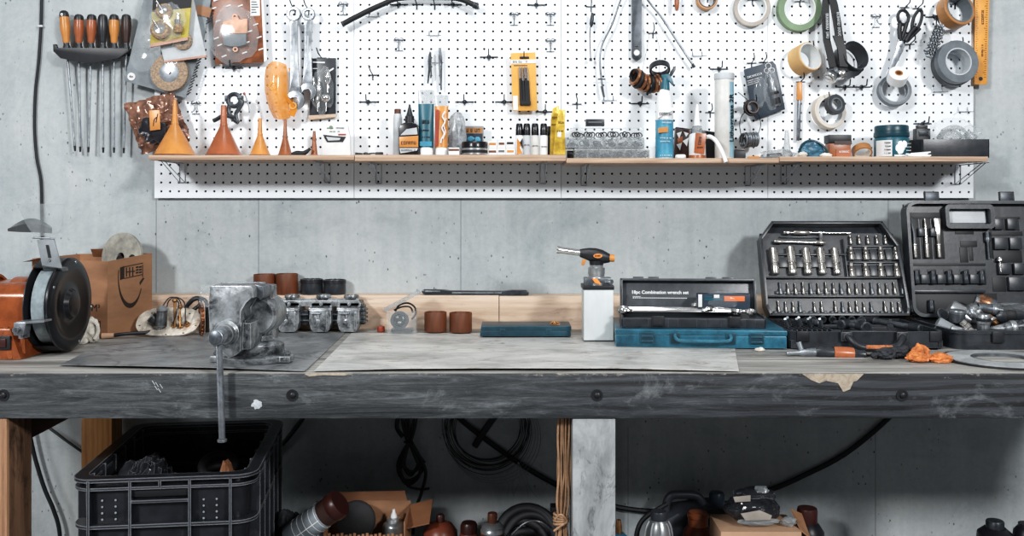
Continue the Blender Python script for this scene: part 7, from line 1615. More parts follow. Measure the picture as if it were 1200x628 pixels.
# ================================================================== AIR TOOL CASE (right)
ac = thing('air_tool_case', 'open black air tool case with moulded lid and two latches, at the right edge', 'case', loc=(1.272, -.445, BENCH))
hw = .187
b = MB(); R_ = .03
def rrect(x0, x1, y0, y1, r_, n=5):
    out = []
    for cx, cy, a0 in ((x1 - r_, y0 + r_, -90), (x1 - r_, y1 - r_, 0), (x0 + r_, y1 - r_, 90), (x0 + r_, y0 + r_, 180)):
        for i in range(n + 1): a = math.radians(a0 + 90 * i / n); out.append((cx + r_ * math.cos(a), cy + r_ * math.sin(a)))
    return out
out = rrect(-hw, hw, 0, .265, .03); inn = rrect(-hw + .007, hw - .007, .007, .258, .024)
def ringwall(b, out, inn, z0, z1, fl=None):
    n = len(out); vs = [Vector((x, y, z0)) for x, y in out] + [Vector((x, y, z1)) for x, y in out] + [Vector((x, y, z1)) for x, y in inn] + [Vector((x, y, fl if fl is not None else z0)) for x, y in inn]
    fs = []
    for i in range(n):
        j = (i + 1) % n; fs += [(i, j, n + j, n + i), (n + i, n + j, 2 * n + j, 2 * n + i), (2 * n + i, 2 * n + j, 3 * n + j, 3 * n + i)]
    fs += [tuple(range(n))[::-1], tuple(3 * n + i for i in range(n))]; b.raw(vs, fs)
ringwall(b, out, inn, .0006, .046, .02)
o2 = rrect(-hw - .004, hw + .004, -.004, .269, .032); i2 = rrect(-hw + .005, hw - .005, .005, .26, .026); ringwall(b, o2, i2, .04, .047, .0405); b.build('tray', 'case', ac)
b = MB(); b.box((-.10, -.008, .018), (-.072, .002, .046), .002); b.box((.08, -.008, .018), (.108, .002, .046), .002); b.build('latch_catch', 'black', ac)
T2 = math.radians(9); HY2, HZ2 = -.445 + .268, BENCH + .047; LH2 = .318; X2 = 1.272
def lidxy(px, py): return lidlocal(px, py, s=math.sin(T2), c=math.cos(T2), hy=HY2, hz=HZ2, x0=X2)
la = dict(x0=X2, hy=HY2, hz=HZ2, T=T2)
b = MB(); n = 0
def yzring(b, out, inn, y0, y1, yi):     # rim standing in the lid plane (x,z), towards -y
    n = len(out); vs = [Vector((x, y0, z)) for x, z in out] + [Vector((x, y1, z)) for x, z in out] + [Vector((x, y1, z)) for x, z in inn] + [Vector((x, yi, z)) for x, z in inn]
    fs = []
    for i in range(n):
        j = (i + 1) % n; fs += [(i, j, n + j, n + i), (n + i, n + j, 2 * n + j, 2 * n + i), (2 * n + i, 2 * n + j, 3 * n + j, 3 * n + i)]
    fs += [tuple(range(n))[::-1]]; b.raw(vs, fs)
yzring(b, rrect(-hw, hw, 0, LH2, .03), rrect(-hw + .008, hw - .008, .008, LH2 - .008, .024), .006, -.034, -.004)
# moulded panel with a cut-out for the carry handle
ux0, vz0 = lidxy(1108, 262); ux1, vz1 = lidxy(1151.5, 247.5)
b.box((-hw + .004, -.012, .006), (hw - .004, 0, vz0 - .016)); b.box((-hw + .004, -.012, vz0 - .016), (ux0 - .012, 0, LH2 - .006)); b.box((ux1 + .012, -.012, vz0 - .016), (hw - .004, 0, LH2 - .006))
b.box((ux0 - .012, -.012, vz1 + .004), (ux1 + .012, 0, LH2 - .006))
lo2 = b.build('lid', 'case', ac); lo2.location = (0, .268, .047); lo2.rotation_euler = (-T2, 0, 0)
def lidpart(b, nm, m):
    LASTSET[:] = []; o = b.build(nm, m, ac)
    for q in (LASTSET or [o]): q.location = (0, .268, .047); q.rotation_euler = (-T2, 0, 0)
    return o
b = MB(); q = rrect(ux0 - .014, ux1 + .014, vz0 - .018, vz1 + .014, .012); q2 = rrect(ux0 - .004, ux1 + .004, vz0 - .006, vz1 + .002, .006); yzring(b, q, q2, -.011, -.035, -.012); lidpart(b, 'handle_frame', 'case')
b = MB(); b.box((ux0, -.0135, vz0), (ux1, -.0125, vz1), .0004); lidpart(b, 'handle_opening', 'grey_light')
b = MB()
for s in (-1, 1): b.box((s * .104 - .004 - .02, -.022, LH2 - .004), (s * .104 - .004 + .02, -.012, LH2 + .028), .002)
lidpart(b, 'latch', 'black'); b = MB()
for s in (-1, 1): b.box((s * .104 - .004 - .017, -.0225, LH2 + .003), (s * .104 - .004 + .017, -.0215, LH2 + .024), .001)
lidpart(b, 'latch_inset', 'gunmetal')
b = MB()
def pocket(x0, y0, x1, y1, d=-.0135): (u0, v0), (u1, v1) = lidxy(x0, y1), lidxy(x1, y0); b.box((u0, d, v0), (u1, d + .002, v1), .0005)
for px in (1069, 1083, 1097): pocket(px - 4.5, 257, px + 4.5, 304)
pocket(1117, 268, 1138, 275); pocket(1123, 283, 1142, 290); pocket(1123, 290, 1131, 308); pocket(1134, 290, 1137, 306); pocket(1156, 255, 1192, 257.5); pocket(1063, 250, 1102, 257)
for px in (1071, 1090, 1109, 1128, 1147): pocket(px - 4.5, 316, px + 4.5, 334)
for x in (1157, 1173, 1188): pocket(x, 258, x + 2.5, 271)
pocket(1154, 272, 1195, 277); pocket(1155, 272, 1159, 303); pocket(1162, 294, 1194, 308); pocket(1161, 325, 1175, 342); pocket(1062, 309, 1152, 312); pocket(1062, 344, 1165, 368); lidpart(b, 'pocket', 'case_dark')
b = MB()
for x0, y0, x1, y1 in ((1161, 257, 1171, 270), (1176, 257, 1187, 270), (1161, 279, 1176, 293), (1179, 279, 1192, 293), (1072.5, 268, 1079, 278), (1086.5, 268, 1093, 278), (1166, 309, 1180, 322), (1184, 309, 1196, 322), (1178, 325, 1196, 341), (1075.5, 322, 1085, 333), (1094.5, 322, 1104, 333), (1113.5, 322, 1123, 333), (1132.5, 322, 1142, 333), (1063, 340, 1150, 344)):
    (u0, v0), (u1, v1) = lidxy(x0, y1), lidxy(x1, y0); b.box((u0, -.024, v0), (u1, -.01, v1), .003)
lidpart(b, 'moulded_block', 'case')
for i, (px, kind) in enumerate(((1069, 'bent'), (1083, 'point'), (1097, 'flat'))):
    u, v0 = lidxy(px, 302.5); _, v1 = lidxy(px, 257); L = v1 - v0
    o = thing('air_chisel', {'bent': 'slightly bent pointed steel chisel, left of three in the moulded lid', 'point': 'straight pointed steel chisel, middle of three in the moulded lid', 'flat': 'flared flat ended steel chisel, right of three in the moulded lid'}[kind], 'chisel', loc=inlid(u, .021, v0, **la), rot=(-T2, 0, 0), group='air chisels in the moulded lid')
    b = MB(); b.lathe([(.0052, 0), (.0055, .004), (.0055, L * .3), (.007, L * .31), (.007, L * .34), (.0042, L * .36)], (0, 0, 0), n=14); b.build('shank', 'warm_chrome', o)
    b = MB()
    if kind == 'flat': b.prism([(-.004, L * .35), (.004, L * .35), (.0045, L * .62), (.0095, L * .94), (.0085, L), (-.0085, L), (-.0095, L * .94), (-.0045, L * .62)], -.003, .003, .001)
    elif kind == 'point': b.lathe([(.0045, L * .35), (.0042, L * .6), (.0028, L * .95), (.001, L)], (0, 0, 0), n=10)
    else: b.tube([(0, 0, L * .35), (.0005, 0, L * .55), (-.002, 0, L * .75), (-.0055, 0, L * .9), (-.005, -.003, L)], .0042, 8, rs=lambda t: 1 - .45 * t)
    b.build('blade', 'darksteel' if kind == 'bent' else 'warm_chrome', o)
for i, px in enumerate((1071, 1090, 1109, 1128, 1147)):
    u, v0 = lidxy(px, 333); _, v1 = lidxy(px, 318); socket('impact_socket', ORD[i] + ' from the left of the dark sockets in the moulded lid', u, v0, v1, .0088, [(.9, 0), (1, .04), (1, .62), (.9, .66), (.9, .97), (.8, 1)], 'gunmetal', 'dark impact sockets', w=.004, lidargs=la)
for i, px in enumerate((1066, 1088)):
    u, v0 = lidxy(px, 366); _, v1 = lidxy(px, 352); socket('impact_socket', ('left' if i == 0 else 'right') + ' one of two dark sockets low in the moulded lid', u, v0, v1, .0085, [(.9, 0), (1, .04), (1, .62), (.9, .66), (.9, .97), (.8, 1)], 'gunmetal', 'dark impact sockets', w=.004, lidargs=la)
u, v0 = lidxy(1168, 319.5); _, v1 = lidxy(1167, 301); o = thing('grinding_point', 'small silver mushroom headed bit in the moulded lid', 'bit', loc=inlid(u, .022, v0, **la), rot=(-T2, 0, 0)); L = v1 - v0; b = MB(); b.lathe([(.0028, 0), (.0028, L * .7)], (0, 0, 0), n=10); b.build('shank', 'warm_chrome', o); b = MB(); b.lathe([(.0028, L * .62), (.0075, L * .7), (.0075, L * .8), (.006, L * .92), (0, L)], (0, 0, 0), n=16); b.build('head', 'chrome', o)
u, v0 = lidxy(1155, 304); _, v1 = lidxy(1155, 273); o = thing('hex_key', 'dark stepped adapter standing in the moulded lid, above the silver bit', 'adapter', loc=inlid(u, .018, v0, **la), rot=(-T2, 0, 0)); L = v1 - v0; b = MB(); b.lathe([(.0042, 0), (.0042, L * .62), (.0075, L * .64), (.0075, L)], (0, 0, 0), n=12); b.build('shaft', 'gunmetal', o); b = MB(); b.lathe([(.0079, L * .7), (.0083, L * .74), (.0079, L * .78)], (0, 0, 0), n=12); b.build('band', 'darksteel', o)
# loose parts in the tray
def part(label, name, px, py, y, ax, prof, m, m2=None, k2=None, cat='part'):
    s = S(y); o = thing(name, label, cat, loc=P(px, py, y), group='loose parts heaped in the air tool tray'); b = MB(); b.lathe([(r_ / s, h / s) for r_, h in prof], (0, 0, 0), ax, 26); b.build('body', m, o)
    if k2: b = MB(); b.lathe([(r_ / s, h / s) for r_, h in k2], (0, 0, 0), ax, 26); b.build('band', m2, o)
    return o
part('large silver cup socket tipped over at the back of the heap', 'cup_socket', 1111, 362, -.27, (.75, -.25, -.45), [(0, 0), (11, 0), (12.5, 2), (12.5, 16), (9, 18), (9, 26), (6, 27), (6, 23), (0, 23)], 'silver', 'chrome', [(12.7, 12), (13, 13), (13, 15), (12.7, 16)])
part('brown and silver air motor body at the top of the heap', 'air_motor', 1142, 352, -.25, (.8, -.3, -.3), [(0, 0), (8, 0), (9, 2), (9, 22), (6, 25), (0, 25)], 'darksteel', 'copper', [(9.2, 3), (9.8, 5), (9.8, 14), (9.2, 16)])
part('dark cylindrical coupler beside the brown air motor', 'coupler', 1146, 361, -.29, (1, -.2, -.08), [(0, 0), (6, 0), (6.4, 1), (6.4, 20), (4, 21), (4, 26), (0, 26)], 'darksteel', 'steel', [(6.5, 15), (6.8, 16), (6.8, 18), (6.5, 19)])
part('upright dark steel socket in the middle of the heap', 'cup_socket', 1121, 377, -.33, (.05, -.1, 1), [(0, 0), (8.5, 0), (9, 1), (9, 13), (7.6, 14), (7.6, 11), (0, 11)], 'darksteel', 'steel', [(9.1, 10), (9.4, 11), (9.4, 13), (9.1, 14)])
part('grey tube lying at the front left of the heap', 'tube_socket', 1098, 378, -.34, (.85, -.25, -.5), [(0, 0), (7, 0), (7.6, 1), (7.6, 22), (6.4, 23), (6.4, 20), (0, 20)], 'grey', 'darksteel', [(7.7, 17), (8, 18), (8, 20), (7.7, 21)])
part('second grey tube lying beneath the first at the front of the heap', 'tube_socket', 1114, 386, -.36, (.9, -.3, -.25), [(0, 0), (5.4, 0), (5.8, 1), (5.8, 16), (4.8, 17), (4.8, 14), (0, 14)], 'silver', 'darksteel', [(5.9, 11), (6.2, 12), (6.2, 13), (5.9, 14)])
part('short chrome hose connector pointing down towards the front', 'hose_connector', 1127, 377, -.36, (.55, -.4, -.65), [(0, 0), (4, 0), (4, 5), (5, 6), (5, 10), (3.6, 11), (3.6, 15), (5.2, 16), (5.2, 21), (0, 21)], 'warm_chrome', 'ink', [(4.4, 21), (4.4, 21.3)])
part('upright grey capped fitting right of the chrome connector', 'fitting', 1152, 388, -.36, (.02, -.05, 1), [(0, 0), (6, 0), (6.8, 2), (6.8, 8), (7.6, 9), (7.6, 18), (6.8, 20), (0, 20)], 'alu', 'gunmetal', [(7.7, 12), (8, 13), (8, 15), (7.7, 16)])
part('rounded silver housing behind the upright fitting', 'housing', 1133, 372, -.28, (.6, -.3, .5), [(0, 0), (9, 0), (11, 4), (11, 14), (8, 18), (0, 18)], 'alu', 'steel', [(11.1, 7), (11.5, 8), (11.5, 10), (11.1, 11)])
part('copper tipped adapter in the middle of the heap', 'adapter', 1157, 371, -.31, (.3, -.6, -.4), [(0, 0), (4, 0), (4.6, 1), (4.6, 10), (3, 11), (3, 15), (0, 15)], 'brass', 'chrome', [(4.7, 6), (5.2, 7), (5.2, 9), (4.7, 10)])
part('black pistol grip of an air tool at the right of the heap', 'air_tool', 1165, 371, -.29, (1, -.1, .12), [(0, 0), (7, 0), (9, 3), (11, 8), (11, 22), (12, 24), (12, 60), (0, 60)], 'case', 'rubber', [(11.2, 10), (11.8, 11), (11.8, 20), (11.2, 21)])
part('long grey air hammer barrel lying at the front right', 'air_hammer', 1155, 387, -.35, (1, -.05, .12), [(0, 0), (3, 0), (4, 12), (7, 28), (7.6, 32), (7.6, 60), (0, 60)], 'cast', 'silver', [(7.7, 28), (8.2, 29), (8.2, 33), (7.7, 34)])
part('brown capped plug tucked between the motor and the black grip', 'plug', 1171, 362, -.27, (.8, -.2, -.3), [(0, 0), (5, 0), (6, 2), (6, 12), (4, 13), (0, 13)], 'copper', 'gunmetal', [(6.1, 5), (6.5, 6), (6.5, 8), (6.1, 9)])
part('small dark ring at the left end of the heap', 'collar', 1102, 369, -.29, (.3, -.8, .4), [(4, 0), (6.5, 0), (6.5, 5), (4, 5)], 'gunmetal', 'steel', [(6.6, 2), (6.9, 2.5), (6.9, 3.5), (6.6, 4)])
b = MB(); o = P(1180, 362, -.3); b.crumple((.015, 0, .004), .045, .02, .012, .4, 1.8, 8, 4, flat=-.012); o_ = b.build('clear_film', 'clear'); o_.location = o; tag(o_, 'clear crumpled film over the right of the heap of air tool parts', 'film')
# ================================================================== FRONT OF BENCH, right
o = bp(965, 418); r = thing('ratchet_driver', 'ratchet screwdriver with a black and orange grip lying at the bench front', 'screwdriver', (966, 414.5, YB(417.5)))
b = MB(r); b.lathe([(5.4, 0), (7, 4), (6.4, 18), (7.6, 28), (7.8, 40), (6.6, 46), (5.4, 48), (5.4, 56), (3, 58), (0, 58)], (956, 412.4, 0), (1, -.06, -.05), 22); b.build('grip', 'case', r)
b = MB(r); b.lathe([(7.5, 20), (8, 26), (8.2, 38), (7.4, 43)], (956, 412.4, 0), (1, -.06, -.05), 22, caps=False); b.build('grip_inset', 'orange_deep', r)
b = MB(r); b.lathe([(2.2, 0), (2.8, 2), (2.8, 14), (4.6, 18), (5.2, 34), (0, 34)], (922, 414.6, 1), (1, 0, .05), 16); b.build('ratchet_shank', 'steel', r)
b = MB(r); b.cyl((941, 413, 3), (937.5, 401.5, 5), 3, 3.2, 14); b.build('pivot_peg', 'steel', r)
b = MB(r); b.lathe([(1.6, 0), (1.6, .4)], (990, 410, -7.6), (.1, -1, .4), 12); b.build('hang_hole', 'ink', r)
b = MB(r); b.tube([(1010, 415.5, 0), (1016, 416, -1), (1021, 416, -1)], 1.4, 6); b.build('end_cord', 'ink', r)
r = thing('black_glove', 'crumpled black work glove lying in front of the socket case', 'glove', loc=bp(1044, 420.5))
b = MB(); b.crumple((.024, .008, .014), .032, .02, .015, .4, 1.7, 41, 4, flat=-.0135); b.build('cuff', 'cloth_black', r)
b = MB(); b.crumple((-.014, -.004, .012), .022, .016, .013, .45, 2, 44, 4, flat=-.0115)
for i in range(4): b.tube([(-.02, -.006 + i * .006, .012), (-.038, -.012 + i * .007, .012 - i * .001), (-.05 + i * .003, -.016 + i * .008, .007)], .0052, 8, rs=lambda t: 1 - .2 * t)
b.build('fingers', 'cloth_black', r)
r = thing('orange_cloth', 'bright orange folded cloth strip lying right of the black glove', 'cloth', loc=bp(1085, 424))
b = MB(); b.crumple((-.02, -.002, .0105), .026, .017, .012, .42, 1.6, 51, 4, flat=-.01); b.crumple((.028, -.004, .0095), .027, .016, .011, .42, 1.7, 55, 4, flat=-.009); b.crumple((-.003, .022, .018), .019, .012, .018, .35, 1.6, 53, 4, flat=-.0175); b.build('folds', 'cloth_orange', r)
b = MB(); b.strip([(-.004, -.016, .004), (.0, -.012, .015), (.003, .002, .023)], (.006, 0, 0), .003); b.build('band', 'orange_bright', r)
r = thing('ring_disc', 'large flat grey ring disc lying at the right front of the bench', 'disc', loc=(1.118, -.60, BENCH + .0006))
b = MB(); b.lathe([(.119, 0), (.131, 0), (.131, .003), (.119, .003)], (0, 0, 0), n=64, closed=True); b.build('outer_rim', 'rubber', r)
b = MB(); b.lathe([(.066, .0005), (.119, .0005), (.119, .005), (.066, .006)], (0, 0, 0), n=64, closed=True); b.build('ring_face', 'ring_face', r)
b = MB(); b.lathe([(.06, 0), (.066, 0), (.066, .0066), (.06, .006)], (0, 0, 0), n=48, closed=True); b.build('inner_rim', 'darksteel', r)
# ================================================================== UNDER THE BENCH
# crate
cr = thing('plastic_crate', 'deep black ribbed plastic crate with a hand slot, under the left of the bench', 'crate', loc=((84 - CX) / S(-.70), -.70, FLOOR), rot=(0, 0, math.radians(7.1)))
CW, CD, CH = .385, .515, CZ - (562 - HY) / S(-.70) - FLOOR
b = MB(); ins = .014
def rr(i, z, r_=.04): return rrect(i, CW - i, i, CD - i, r_ - i * .4, 6)
o_ = rr(ins, 0); n = len(o_)
lv = [(ins + .012, 0.0), (ins, CH)]
vs = []; fs = []
for q, z in ((rr(.03, 0), 0), (rr(.012, 0), CH - .004)): vs += [Vector((x, y, z)) for x, y in q]
for q, z in ((rr(.017, 0), CH - .004), (rr(.034, 0), .006)): vs += [Vector((x, y, z)) for x, y in q]
for l in range(3):
    for i in range(n): fs.append((l * n + i, l * n + (i + 1) % n, (l + 1) * n + (i + 1) % n, (l + 1) * n + i))
fs += [tuple(range(n))[::-1], tuple(3 * n + i for i in range(n))]
b.raw(vs, fs); b.build('shell', 'crate', cr)
def band(z, h, off, name):
    b = MB(); q = rr(-off, 0, .044); q2 = rr(.022, 0); N = len(q)
    vs = [Vector((x, y, z)) for x, y in q] + [Vector((x, y, z + h)) for x, y in q] + [Vector((x, y, z + h)) for x, y in q2] + [Vector((x, y, z)) for x, y in q2]; fs = []
    for l in range(4):
        for i in range(N): fs.append((l * N + i, l * N + (i + 1) % N, ((l + 1) % 4) * N + (i + 1) % N, ((l + 1) % 4) * N + i))
    b.raw(vs, fs); return b.build(name, 'crate', cr)
fzc = lambda py: CZ - (py - HY) / S(-.70) - FLOOR
band(CH - .008, .008, .006, 'rim'); band(fzc(576), .006, .004, 'rib_band'); band(fzc(621), .007, .004, 'rib_band'); band(.16, .007, .004, 'rib_band')
b = MB()
for x in (.035, .122, .248, .335): b.box((x - .003, -.006, .02), (x + .003, .03, CH - .004), .001)
b.box((.182, -.006, fzc(576)), (.188, .03, CH - .004), .001)
for y in (.06, .14, .22, .3, .38, .46): b.box((CW - .03, y - .003, .02), (CW + .006, y + .003, CH - .004), .001); b.box((-.006, y - .003, .02), (.03, y + .003, CH - .004), .001)
b.build('upright_rib', 'crate', cr)
b = MB(); b.box((.124, .004, fzc(586)), (.246, .013, fzc(577)), .001); b.build('hand_slot', 'ink', cr)
b = MB(); b.box((.124, -.006, fzc(592)), (.246, .012, fzc(588.5)), .0015); b.build('slot_lip', 'crate', cr)
b = MB()
for x0 in (.06, .088, .275, .303):
    for k_ in range(5): b.lathe([(.0024, 0), (.0024, .0015), (0, .002)], (x0, .012, fzc(590 + k_ * 7.5 + (3 if x0 > .2 else 0))), (0, -1, .3), 8)
b.build('stud', 'grey', cr)
def incr(x, y, z): p = Matrix.Rotation(math.radians(7.1), 3, 'Z') @ Vector((x, y, 0)); return Vector((cr.location.x + p.x, cr.location.y + p.y, z))
zi = .50
r = thing('black_bag', 'crumpled glossy black plastic bag inside the crate', 'bag', loc=incr(.15, .2, .21)); b = MB(); b.crumple((-.03, -.04, .222), .095, .11, .225, .2, 1.9, 61, 5, flat=-.215); b.build('film', 'bag_black', r)
r = thing('black_hose_ring', 'black ring of hose lying right of the bag inside the crate', 'hose', loc=incr(.27, .2, .21)); b = MB(); b.torus((-.01, .04, .40), (.2, -.5, 1), .04, .011, 28, 10); b.torus((-.01, .04, .38), (.1, -.3, 1), .04, .011, 28, 10); b.lathe([(.035, 0), (.04, .37)], (-.01, .04, 0), n=20); b.build('winding', 'rubber', r)
r = thing('brown_carton', 'brown paper bundle at the right inside corner of the crate', 'carton', loc=incr(.318, .15, .21)); b = MB(); b.crumple((-.006, -.03, .225), .03, .06, .215, .15, 1.4, 71, 4, flat=-.195); b.build('paper', 'cardboard_in', r)
# cables under the bench
def cable(label, pts, r_, y, m='cable', name='black_cable', cat='cable'):
    b = MB((pts[0][0], pts[0][1], y)); b.tube([(p[0], p[1], p[2] if len(p) > 2 else 0) for p in pts], r_, 8); return b.solo(name, m, label, cat)
cable('thick black cable sagging along the wall under the right half of the bench', [(1070, 455), (1041, 490), (990, 532), (940, 558), (905, 573), (850, 590), (790, 598.5), (745, 597.5), (700, 588), (650, 567), (600, 537), (545, 496), (520, 470)], 3.1, -.012)
cable('thin black cable crossing the wall to the crate at the far left', [(40, 490), (57, 501), (80, 518), (106, 536), (140, 560), (200, 590)], 1.6, -.01)
cable('black cable hanging beside the left leg', [(30, 480), (36, 514), (42, 540), (52, 572), (63, 598), (70, 625), (72, 680)], 2.4, -.03)
cable('black cable slanting up behind the crate', [(372, 460), (355, 490), (335, 516), (318, 532), (300, 560)], 2.6, -.012)
# hanging cable bundle
r = thing('cable_bundle', 'bundled black cable tied in the middle, hanging under the bench', 'cable', (481, 545, -.05))
b = MB(r); z9 = 462
for i, (xt, dx) in enumerate(((468, -1.5), (474, -.5), (480, .5), (487, 1.5), (492, 2))): b.tube([(xt, z9, 0), (xt + (479 - xt) * .4, 498, -i), (479 + dx, 518, -i * .6)], 1.8, 8)
for i, (lx, rx, bt) in enumerate(((467, 495, 563), (470, 492, 567), (474, 490, 556), (472, 497, 552))): b.tube([(479, 518, -i), (lx, 540, -i), (lx + 1.5, bt - 6, -i), ((lx + rx) / 2, bt, -i), (rx, bt - 12, -i), (rx - 2, 538, -i), (480, 518, -i)], 1.9, 8)
b.tube([(483, 518, -3), (495, 540, -3), (499, 556, -2), (493, 580, -2), (488, 594, -2), (484, 625, -2)], 1.9, 8); b.tube([(470, 556, 2), (478, 570, 2), (492, 574, 3), (503, 573, 3)], 1.4, 8); b.tube([(466, 490, 2), (465, 502, 2), (472, 512, 0)], 2.6, 8); b.build('winding', 'cable', r)
b = MB(r); b.torus((479, 517.5, -1), (0, 0, 1), 4.6, 1.1, 18, 8); b.build('tie', 'rubber', r)
b = MB(r); b.box((462, z9 - 2, -5), (496, z9 + 4, 6), .5); b.build('hanger', 'gunmetal', r)
# wire coil on the wall
r = thing('wire_ring_coil', 'big round coil of thin wire hung on the wall under the bench', 'coil', (573, 500, -.03))
b = MB(r); rnd = random.Random(11)
for i in range(18): b.torus((572 + rnd.uniform(-3, 3), 499 + rnd.uniform(-3, 4), -i * .5), (rnd.uniform(-.05, .05), 1, rnd.uniform(-.05, .05)), 46 + rnd.uniform(-8, 5), .38, 56, 5)
b.build('winding', 'rubber', r)
b = MB(r)
for i in range(4): b.torus((574 + i * 2, 506 + i * 2, -3), (0, 1, 0), 50 + i * 1.2, .28, 60, 4)
for x0, x1, x2 in ((593, 596, 594), (605, 600, 603), (611, 617, 619), (616, 620, 629), (610, 606, 601)): b.tube([(607, 540, -4), (x0, 556, -3), (x1, 570, -2), (x2, 582, -1)], .28, 5)
b.build('loose_wire', 'darksteel', r)
b = MB(r); b.tube([(588, 478, 4), (571, 500, 2), (556, 524, 4)], 4, 8); b.build('binding', 'cable', r)
# straw cord bundle beside the middle leg
r = thing('cord_bundle', 'hank of tan cord knotted near its end, hanging beside the whitewashed leg', 'cord', (659, 560, YF + .05))
b = MB(r); rnd = random.Random(8)
for i in range(15):
    x = 654.5 + (i % 5) * 3 + rnd.uniform(-.8, .8); dd = (i // 5) * 4 - 4
    b.tube([(x + rnd.uniform(-1, 2), 470, dd), (x + rnd.uniform(-1, 1), 510, dd), (x + rnd.uniform(-2.5, 2), 550, dd + rnd.uniform(-1, 1)), (x - 1 + rnd.uniform(-1.5, 1.5), 585, dd), ((x - 658) * .7 + 657, 607, dd * .8), (x - 1 + rnd.uniform(-3, 3), 640, dd), (x + rnd.uniform(-4, 4), 690, dd)], 1.25, 6)
b.build('strands', 'straw', r)
b = MB(r)
for i in range(4): b.torus((657.5, 604 + i * 2.6, 0), (.25 - .15 * i, .1, 1), 8.4, 1.5, 22, 8)
b.tube([(650, 606, -7), (657, 600, -9), (664, 608, -8), (657, 613, -9), (649, 620, -6)], 1.4, 8); b.build('knot', 'straw', r)
# things standing on the floor: anchored by the py of their top
def fl(name, label, cat, cx, y, group=None):
    r = thing(name, label, cat, (cx, HY + (CZ - FLOOR) * S(y), y), group=group); return r, HY + (CZ - FLOOR) * S(y)
def lathe_h(r, cx, base_y, prof, nm, m, d=0, n=28):      # prof as (radius, py)
    b = MB(r); b.lathe([(R, base_y - py) for R, py in prof], (cx, base_y, d), n=n); return b.build(nm, m, r)
# cardboard box left
r, by = fl('cardboard_box', 'torn open cardboard box under the middle of the bench, holding a black pad', 'box', 430, -.28)
b = MB(r); b.box((380, 617, -32), (478, by, -30.8), .3)
for i in range(20): b.box((381 + i * 4.8, 615.4 - (i * 7 % 3), -32), (384 + i * 4.8, 618, -30.8))
b.box((380, 596, 30), (478, by, 31.2), .3); b.box((380, 606, -32), (381.2, by, 31), .3); b.box((477, 600, -32), (478.2, by, 31), .3); b.box((380, by - 1.5, -32), (478, by, 31)); b.build('carton', 'cardboard', r)
b = MB(r); b.prism3([(388, 588, 36), (470, 586, 36), (474, 597, 31), (384, 597, 31)], (0, .003, 0)); b.build('back_flap', 'cardboard_in', r)
b = MB(r); b.prism3([(478, 613, -20), (478, 600, 24), (505, 593, 24), (505, 607, -20)], (0, 0, .0025)); b.build('side_flap', 'cardboard_in', r)
r = thing('black_pad', 'round black foam pad leaning in the torn cardboard box', 'pad', (417, 640, -.27)); b = MB(r); b.lathe([(0, -4), (20, -4), (23, -2), (23, 3), (20, 5), (0, 5)], (417, 610, 0), (.1, -1, .25), 36); b.cyl((417, 632, 0), (417, 690, 0), 8, 8, 12); b.build('foam', 'rubber', r)
r = thing('nozzle_can', 'small silver can with a white nozzle inside the torn cardboard box', 'can', (461.5, 700, -.26)); b = MB(r); b.lathe([(13, 0), (13, 84), (12, 87), (9, 89), (8, 93), (4.5, 94)], (461.5, 700, 0), n=28); b.build('can_body', 'silver', r); b = MB(r); b.lathe([(4, 93), (3.6, 97), (2, 100), (1.6, 103.5), (0, 103.6)], (461.5, 700, 0), n=16); b.build('nozzle', 'white', r)
# tilted tube
r = thing('tilted_canister', 'grey label canister with a dark red cap leaning against the cardboard box', 'canister', (350, 645, -.38))
A_ = Vector((343, 626, -12)); ax = Vector((.8, -.18, .6)).normalized()
b = MB(r); b.lathe([(0, 0), (14, 0), (15.5, 2), (15.5, 50), (15, 52)], tuple(A_), ax, 32); b.build('canister_body', 'silver_label', r)
b = MB(r); b.lathe([(15, 52), (15.2, 54), (15.2, 66), (13, 68)], tuple(A_), ax, 32, caps=False); b.build('neck', 'brown', r)
b = MB(r); b.lathe([(16, 65), (16.6, 67), (16.6, 74), (15, 77), (0, 77.5)], tuple(A_), ax, 32); b.build('cap', 'maroon', r)
b = MB(r)
for h in (16, 24, 32, 41, 49): b.lathe([(15.6, h), (15.75, h), (15.75, h + .7), (15.6, h + .7)], tuple(A_), ax, 32, closed=True)
b.build('label_lines', 'ink_white', r)
e1 = Vector((0, -1, 0)); side = (e1 - ax * e1.dot(ax)).normalized(); b = MB(r); p0 = A_ + ax * 4; b2 = b.v(tuple(A_)); k_ = b.k
for s_ in (0,): b.tube([], .1) if False else None
q0 = b2 + (ax * 4 + side * 15.6) * k_; q1 = b2 + (ax * 51 + side * 15.6) * k_; up = ax.cross(side) * .5 * k_; b.raw([q0 - up, q1 - up, q1 + up, q0 + up, q0 - up + side * .3 * k_, q1 - up + side * .3 * k_, q1 + up + side * .3 * k_, q0 + up + side * .3 * k_], [(0, 1, 2, 3), (4, 5, 6, 7), (0, 1, 5, 4), (2, 3, 7, 6), (1, 2, 6, 5), (0, 3, 7, 4)]); b.build('label_stripe', 'ink_white', r)
r, by = fl('black_bin_bag', 'dark slumped bag on the floor between the crate and the leaning canister', 'bag', 340, -.3); b = MB(r); H = by - 598; b.crumple((338, by - H * .5, 0), 21, 22, H * .5, .2, 1.3, 81, 5, flat=-H * .5); b.build('film', 'cloth_black', r)
r, by = fl('small_black_box', 'little grey capped pot standing in front of the leaning canister', 'pot', 371, -.42); lathe_h(r, 371, by, [(8, by), (8, 626), (7, 624), (5, 622)], 'body', 'case'); lathe_h(r, 371, by, [(4.4, 622), (4.4, 619), (0, 618.6)], 'cap', 'grey')
